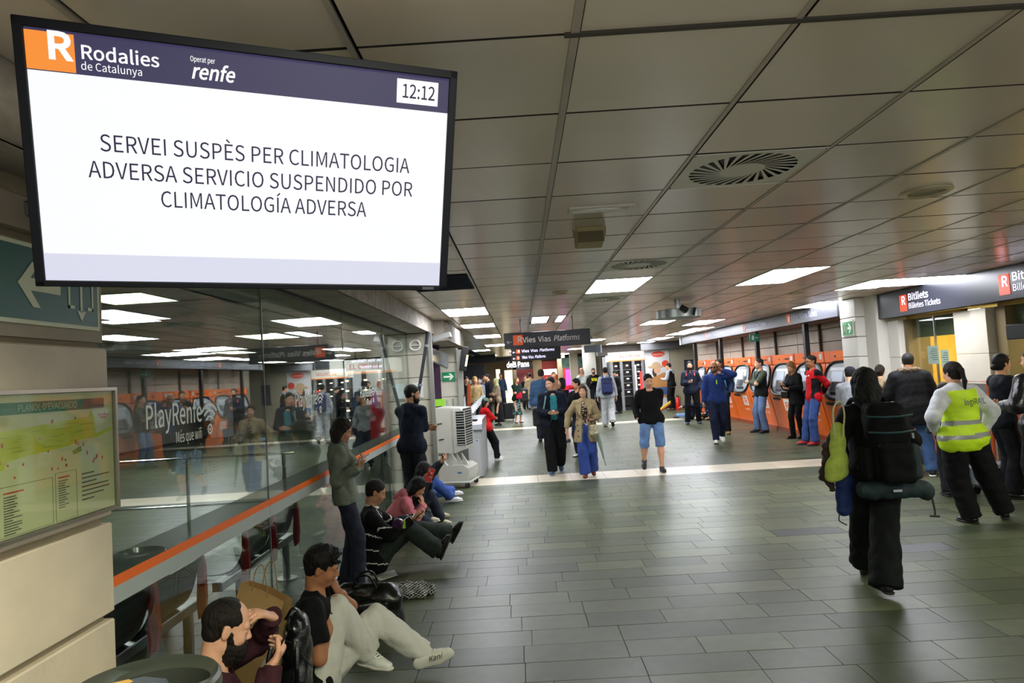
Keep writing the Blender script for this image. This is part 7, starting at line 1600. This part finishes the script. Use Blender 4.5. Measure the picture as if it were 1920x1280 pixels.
# --- right foreground: woman with the big backpack
w40 = person('woman in a black coat and wide trousers walking away with a large backpack', 1.76, (2.84, 5.65), 4, lean=4, head=(0, 4, 0), fem=True, build=1.12, skin='light', hair='long', hcol='#0b0a0a', hlen=.30, hs=1.15, R={'p': 'hang', 't': (.24, .16, -.46)}, L={'p': 'hang', 't': (.30, .02, -.50)}, feet=({'w': (2.71, 5.38, .085), 'yaw': 3}, {'w': W_(1622, 1050, 6.0), 'yaw': -4, 'pitch': 50}), fyaw=(0, 0),
    top=dict(col='#0c0d0e', fat=.040, hem=.20, name='coat'), bottom=dict(col='#0b0f0e', fit='wide', fat=.02, cuff=.10, name='wide_trousers'), shoe=dict(col='#101010', sole='#23211e'))
P = w40; N, Rt, Fw, U = P['N'], P['Rt'], P['Fw'], P['U']; c = N-Fw*.28-U*.32; R = np.stack([Rt, Fw, U], 1)
t = thing('hiking_backpack', 'large black and dark teal hiking backpack on the woman walking away', 'backpack', tuple(c)); BPm = mat('#07090a', .8, noise=.25, scale=14, bump=.4, bscale=40, spec=.15); TEm = mat('#0c2428', .7, noise=.2, scale=12, bump=.3, bscale=40)
S = SDF(.009, .04); S.box(c, (.155, .115, .27), R, .09); S.box(c+U*.27+Fw*.03, (.13, .10, .07), R, .06); S.noise(.016, 16, 6); S.build('main_bag', BPm, t)
S = SDF(.009, .03); S.box(c-Fw*.13-U*.12, (.12, .05, .15), R, .04); S.noise(.01, 24, 3); S.build('front_pocket', mat('#090c0d', .8, bump=.4, bscale=40, spec=.15), t)
for x in (-1, 1):
    S = SDF(.009, .03); S.box(c+Rt*x*.175-U*.12, (.035, .08, .13), R, .03); S.noise(.01, 24, 4); S.build('side_pocket', TEm if x > 0 else BPm, t)
    one('strap', lambda q: q.tube(bez([c+Rt*x*.09+U*.28+Fw*.1, N+Rt*x*.12+U*.06, N+Rt*x*.14+Fw*.17-U*.12, N+Rt*x*.17+Fw*.1-U*.36, c+Rt*x*.15-U*.22+Fw*.1], 6), .02, BPm, 6), t, True)
S = SDF(.009, .03); S.cap(c-U*.33-Rt*.2+Fw*.02, c-U*.33+Rt*.22+Fw*.02, .055, None, U, 1.2); S.ell(c-U*.36+Rt*.26+Fw*.04, (.06, .06, .065)); S.noise(.01, 24, 4); S.build('hip_belt', TEm, t)
one('buckle', lambda q: (q.obox(c-U*.33-Fw*.075+Rt*.0, (.035, .008, .012), M_STEEL, R, .003), q.obox(c+Rt*.14+U*.08-Fw*.12, (.008, .006, .02), mat('#7c8486', .3), R), q.tube(bez([c-U*.40+Rt*.28, c-U*.50+Rt*.29, c-U*.54+Rt*.285], 4), .008, M_DARK, 5), q.tube([c-U*.54+Rt*.25, c-U*.545+Rt*.32], .008, M_DARK, 5)), t)
one('compression_strap', lambda q: [q.tube([c+Rt*-.17+U*z-Fw*.09, c+Rt*-.06+U*(z-.01)-Fw*.135, c+Rt*.06+U*(z-.01)-Fw*.135, c+Rt*.17+U*z-Fw*.09], .008, mat('#1d3f44', .6), 5) for z in (.12, .24)], t)
hL = w40['W'][1]; c = W_(1567, 862, 5.5)+np.array([0, .0, .0]); t = thing('tote_bag', 'lime green cloth tote bag on the left arm of the woman with the big backpack', 'bag', tuple(c))
S = SDF(.009, .03); S.cap(W_(1572, 880, 5.5), W_(1570, 800, 5.55), .075, .045, np.array([0, 1, 0]), .5); S.cap(W_(1565, 870, 5.5), W_(1560, 890, 5.5), .06, .05, np.array([0, 1, 0]), .5); S.noise(.014, 22, 5); S.build('body', cloth('#9fb04c', .85), t)
one('handle', lambda q: q.tube(bez([W_(1566, 822, 5.45), W_(1562, 770, 5.45), W_(1574, 752, 5.5), W_(1583, 775, 5.5), W_(1580, 818, 5.5)], 6), .007, cloth('#b7b184'), 6), t, True)
c = W_(1577, 935, 5.6); t = thing('stuff_sack', 'blue and black drawstring sack hanging under the green tote bag', 'bag', tuple(c)); S = SDF(.010, .03); S.cap(W_(1583, 900, 5.6), W_(1583, 952, 5.6), .068, .062, np.array([0, 1, 0]), .7); S.noise(.01, 22, 5); S.build('body', cloth('#1b2c5c', .6), t)
one('cord', lambda q: q.tube(bez([W_(1574, 962, 5.5), W_(1573, 975, 5.5), W_(1580, 980, 5.5), W_(1588, 984, 5.5)], 5), .005, M_DARK, 5), t)
c = W_(1552, 880, 5.6); t = thing('scarf', 'dark brown patterned scarf hanging at the left side of the woman with the big backpack', 'scarf', tuple(c)); S = SDF(.009, .02); S.cap(W_(1556, 840, 5.6), W_(1548, 895, 5.6), .05, .045, np.array([0, 1, 0]), .5); S.cap(W_(1550, 890, 5.6), W_(1560, 915, 5.6), .04, .012, np.array([0, 1, 0]), .5); S.noise(.02, 40, 5); S.build('cloth', mat('#3a2620', .8, noise=.7, scale=18, bump=.4, bscale=30), t)
# --- rail worker
def hv(X, N, Rt, Fw, U, s):
    u = (X-N)@U; return (((u < -.335) & (u > -.385)) | ((u < -.485) & (u > -.535))).astype(int)
w41 = person('railway worker in a yellow hi-vis vest over a white shirt seen from behind', 1.76, (4.93, 7.55), 350, pl=(-.17, 0, .92), side=-2, lean=2, head=(-4, 4, 0), fem=True, build=1.42, skin='light', hair='pony', hcol='#1a1010', R={'p': 'hip', 't': (.30, .04, -.50)}, L={'p': 'hip', 't': (.24, .12, -.42)}, feet=((.24, -.02, 0, 0), (-.14, .02, 0, 0)), fyaw=(45, -12),
    top=dict(col='#c9cbd0', fat=.026, hem=.06, name='white_shirt'), vest=dict(mat=mat('#c6e81c', .6, noise=.06, scale=8, bump=.3, bscale=20), mats=[mat('#9a9c98', .35, metal=.3)], pick=hv, hem=.14), bottom=dict(col='#101013', fit='loose', fat=.015, name='trousers'), shoe=dict(col='#0c0c0d', rough=.25))
P = w41; text('lettering', 'logiRAIL', P['N']-P['Fw']*.215-P['Rt']*.13-P['U']*.17, P['Rt'], P['U'], .085, mat('#1d3a3a', .6), [c for c in P['root'].children if c.name.startswith('vest')][0], depth=.012, bold=.01, fit=.25)
# --- queue at the ticket office
m42 = py_('tall man in a black parka with a fur trimmed hood at the ticket window', 1702, 10.6, 662, 20, head=(10, 10, 0), build=1.2, skin='tan', hair='short', hcol='#120f0d', R={'p': 'phone', 't': (.2, .3, -.3)}, L={'p': 'phone', 't': (.2, .3, -.3)}, feet=((.16, -.1, 0, 0), (-.1, .05, 0, 0)), top=dict(col='#121214', fat=.055, hem=.20, hood='down', fur='#6b5a44', name='parka', hoodmat=cloth('#17171a')), bottom=dict(mat=mat('#3c5c8a', .8, noise=.3, scale=8, bump=.3, bscale=50), fit='reg', name='jeans'), shoe=dict(col='#16161a', sole='#e8e8e4'))
m43 = py_('person in dark grey trousers hidden behind the railway worker', 1772, 9.0, 716, 10, head=(0, 20, 0), skin='mid', hair='short', hcol='#15110f', R='pocket', L='pocket', feet=((.1, 0, 0, 0), (-.12, -.05, 0, 0)), top=dict(col='#33343a', fat=.03, name='jacket'), bottom=dict(col='#1c1d22', fit='reg', name='trousers'), shoe=dict(col='#101012'))
w44 = py_('brown-haired person with a beige scarf between the parka and the walking woman', 1648, 11.8, 684, 30, head=(10, 6, 0), fem=True, skin='light', hair='bun', bunz=.0, hcol='#20150f', R='crossed', L='crossed', top=dict(col='#3a2f26', fat=.035, name='coat', hem=.14, hood='down', hoodmat=cloth('#8f7f66')), bottom=dict(col='#1a1a1e', fit='reg', name='trousers'))
m45 = py_('person in a light grey sweater and dark cap beside the white pillar', 1590, 11.6, 688, 40, head=(20, 10, 0), skin='light', hair='short', hcol='#15120f', cap='#20222a', R='phone', L='phone', top=dict(col='#8a8d92', fat=.03, name='sweater'), bottom=dict(col='#22242a', fit='reg', name='trousers'))
w46 = py_('woman in a black short-sleeved shirt with sunglasses pushed up into her dark hair', 1868, 8.7, 664, 100, head=(-18, 0, 0), fem=True, build=1.15, skin='light', hair='bun', bunz=-.04, hcol='#0f0c0b', R={'p': 'crossed', 't': (-.0, .28, -.38)}, L={'p': 'crossed', 't': (.05, .28, -.34)}, feet=((.1, 0, 0, 0), (-.1, .05, 0, 0)), top=dict(col='#10131a', fat=.024, sleeve='short', name='shirt'), bottom=dict(col='#101013', fit='loose', name='trousers'), shoe=dict(col='#0d0d0e', rough=.3))
one('sunglasses', lambda q: q.tube([w46['HP'](x, y_, .10) for x, y_ in ((-.08, -.01), (-.05, .055), (0, .07), (.05, .055), (.08, -.01))], .012, M_BLACK, 6), w46['root'])
m47 = py_('person in a black leather jacket cut by the right edge of the picture', 1945, 7.7, 652, 350, head=(-20, 6, 0), build=1.2, skin='light', hair='short', hcol='#3a2a20', R='hang', L={'p': 'phone', 't': (.24, .24, -.3)}, top=dict(mat=mat('#101013', .28, noise=.15, scale=10, bump=.5, bscale=18), fat=.045, hem=.12, collar=True, name='leather_jacket'), bottom=dict(col='#121215', fit='reg', name='trousers'), shoe=dict(col='#15151a'))
P0 = np.array([*gp(1893, 922), 0.])-np.array([.22, .1, 0]); t = thing('suitcase', 'grey hard suitcase lying by the counter at the right edge', 'suitcase', tuple(P0))
one('shell', lambda b: b.obox(P0+np.array([0.05, .1, .24]), (.33, .16, .14), mat('#6f7477', .35), rotz(.1), .04), t); one('stripe', lambda b: [b.obox(P0+np.array([.05, -.07, z]), (.30, .012, .012), mat('#2c2e31', .4), rotz(.1)) for z in (.18, .26, .33)], t); one('wheel', lambda b: [b.lathe(P0+np.array([x, .1, .05]), [(.001, -.015), (.05, -.015), (.05, .015), (.001, .015)], M_DARK, 12, 1) for x in (-.2, .3)], t)
# --- behind the glass
m50 = person('person in a yellow safety vest behind the glass at the far left', 1.75, (-7.9, 12.8), 170, skin='mid', hair='short', hcol='#222', top=dict(col='#20242a', fat=.03, name='jacket'), vest=dict(col='#a8e020'), bottom=dict(col='#16181c', fit='reg', name='trousers'), R='crossed', L='crossed')
w51 = person('person in a white jacket standing in the hall behind the glass', 1.65, (-3.65, 15.8), 175, fem=True, skin='light', hair='bob', hcol='#9a5a34', top=dict(col='#b9bdc0', fat=.035, name='jacket'), bottom=dict(col='#30323a', fit='reg', name='trousers'), R='pocket', L='pocket')
m52 = person('person in dark clothes behind the glass near the white-jacketed one', 1.75, (-3.5, 17.6), 190, skin='tan', hair='short', hcol='#1c1512', top=dict(col='#23252c', fat=.035, name='jacket'), bottom=dict(col='#1b1c22', fit='reg', name='trousers'), R='crossed', L='crossed')


# ================================================================ BAGS ON THE FLOOR
LEA = mat('#0c0d0d', .26, noise=.2, scale=9, bump=.5, bscale=14, spec=.6)
c = W_(548, 1165, 3.68)
t = thing('leather_backpack', 'black leather backpack standing between the two seated men in front', 'backpack', (c[0], c[1], 0)); RB = rot3(75) @ rot3(0, 0, -6)
S = SDF(.007, .04); S.cap((c[0], c[1], .16), (c[0]+.02, c[1], .60), .145, .105, RB[:, 1], .62); S.box((c[0], c[1], .12), (.13, .10, .12), RB, .05); S.noise(.022, 18, 5); S.build('main_bag', LEA, t)
S = SDF(.007, .03); q = np.array([c[0], c[1], .2])-np.array([-.02, .10, 0]); S.box(q, (.10, .045, .11), RB, .04); S.noise(.014, 22, 8); S.build('front_pocket', LEA, t)
one('strap', lambda b: [b.tube(bez([(c[0]+x, c[1]-.06, .66), (c[0]+x*1.5, c[1]-.13, .48), (c[0]+x*1.2, c[1]-.13, .2)], 7), .012, LEA, 6) for x in (-.06, .04)], t, True)
one('handle', lambda b: b.tube(bez([(c[0]-.03, c[1]-.02, .68), (c[0]+.02, c[1]-.02, .74), (c[0]+.07, c[1]-.02, .68)], 5), .008, LEA, 6), t, True)
one('zipper', lambda b: b.tube(bez([(c[0]-.12, c[1]-.08, .40), (c[0], c[1]-.11, .60), (c[0]+.12, c[1]-.06, .44)], 6), .004, M_BLACK, 4), t)
# paper bag
c = W_(488, 1150, 4.3); RP_ = rot3(25, 0, 13)
t = thing('paper_bag', 'brown paper carrier bag leaning between the bearded man and the glass', 'paper bag', (c[0], c[1], 0)); KR = mat('#cfa86c', .75, noise=.1, scale=6, bump=.25, bscale=10)
def pq(x, y_, z): return np.array([c[0], c[1], .42])+RP_ @ (np.array([x, y_, z])*1.22)
def pbag(b):
    n = 13; V = []; z0_, z1_ = -.31, .20
    for j, (z, k_) in enumerate(((z0_, 1), (-.05, .97), (.1, .9), (z1_, .82))):
        for (x, y_) in ((-.15, -.055), (0, -.058), (.15, -.055), (.145, 0), (.15, .055), (0, .058), (-.15, .055), (-.145, 0)): V.append(pq(x, y_*k_*(.6 if j == 3 else 1), z+(.012 if (j == 3 and x == 0) else 0)))
    b.add(V, [(8*j+i, 8*j+(i+1) % 8, 8*(j+1)+(i+1) % 8, 8*(j+1)+i) for j in range(3) for i in range(8)]+[tuple(range(8))], KR)
one('paper_body', pbag, t)
one('handle', lambda b: [b.tube(bez([pq(-.06, y_, .19), pq(-.05, y_, .30), pq(-.01, y_, .34), pq(.02, y_, .28), pq(.05, y_, .19)], 6), .0035, mat('#a3865a', .8), 5) for y_ in (-.035, .035)], t)
one('label_print', lambda b: b.prism([pq(.06, -.0592, -.22), pq(.14, -.0572, -.22), pq(.14, -.0572, -.12), pq(.10, -.058, -.10)], RP_ @ np.array([0, -.0006, 0]), mat('#d6d2bc', .6)), t)
# leather tote
c = W_(690, 1120, 5.35); t = thing('leather_handbag', 'large black leather handbag standing on the floor behind the man in white trousers', 'handbag', (c[0], c[1], 0)); RT_ = rot3(-12); cz = .19
S = SDF(.008, .05); S.box((c[0], c[1], .14), (.25, .12, .14), RT_, .06); S.cap((c[0]-.17, c[1], .26), (c[0]+.15, c[1], .28), .085, .075, RT_[:, 1], .8); S.noise(.026, 15, 9); S.cut((0, 0, .005), (0, 0, -1)); S.build('body', LEA, t)
S = SDF(.008, .03); S.box((c[0]+.02, c[1]-.11, .2), (.16, .03, .06), RT_, .03); S.noise(.016, 20, 2); S.build('flap', LEA, t)
for y_ in (-.05, .06): one('handle', lambda b: b.tube(bez([(c[0]-.10, c[1]+y_, .33), (c[0]-.06, c[1]+y_-.02, .42), (c[0]+.03, c[1]+y_-.02, .43), (c[0]+.08, c[1]+y_, .33)], 6), .009, LEA, 7), t, True)
one('stud', lambda b: [b.obox((c[0]+.24, c[1]-.06+i*.03, .1+.03*j), (.004, .004, .004), M_STEEL) for i in range(3) for j in range(5)], t)
# chequered scarf
c = W_(771, 1085, 6.15); t0 = c
def chk(X): return ((np.floor((X[:, 0]+X[:, 1]*.6)/.018)+np.floor((X[:, 2]*1.4+X[:, 1])/.018)) % 2).astype(int)
S = SDF(.0065, .02); S.cap((c[0]-.13, c[1], .05), (c[0]+.08, c[1]+.05, .06), .06, .05, (0, 0, 1), .9); S.cap((c[0]-.02, c[1]-.06, .04), (c[0]+.15, c[1]-.02, .05), .05, .045, (0, 0, 1), .8); S.cap((c[0]-.16, c[1]-.05, .03), (c[0]+.1, c[1]-.09, .03), .035, .03); S.noise(.03, 34, 5); S.cut((0, 0, .004), (0, 0, -1))
o = S.build('checked_scarf', [cloth('#101212'), cloth('#c4c6c0')], None, chk); tag(o, 'crumpled black and white checked scarf lying on the tiled floor', 'scarf')
# plastic bag and cup by the seated group
c = W_(764, 985, 6.72); t = thing('snack_bag', 'small purple and green snack bag on the lap of the man in the lined sweater', 'snack bag', tuple(c)); S = SDF(.007, .01); S.box(c+np.array([-.09, 0, .02]), (.05, .03, .05), rot3(20, 0, 20), .02); S.noise(.01, 40, 2); S.build('packet', mat('#4a2c4e', .3, noise=.5, scale=20), t); one('green_tab', lambda b: b.obox(c+np.array([-.03, -.02, .02]), (.014, .006, .04), mat('#9ac83c', .4), rotz(.3)), t)
c = W_(706, 1057, 6.75); t = one('white_paper', lambda b: b.prism([W_(690, 1052, 6.75)*[1, 1, 0]+[0, 0, .012], W_(712, 1060, 6.6)*[1, 1, 0]+[0, 0, .012], W_(745, 1056, 6.75)*[1, 1, 0]+[0, 0, .012], W_(738, 1050, 6.95)*[1, 1, 0]+[0, 0, .012]], (0, 0, .004), mat('#b9bbb4', .6)), None); tag(t, 'white paper sheet on the floor under the man in the lined sweater', 'paper')
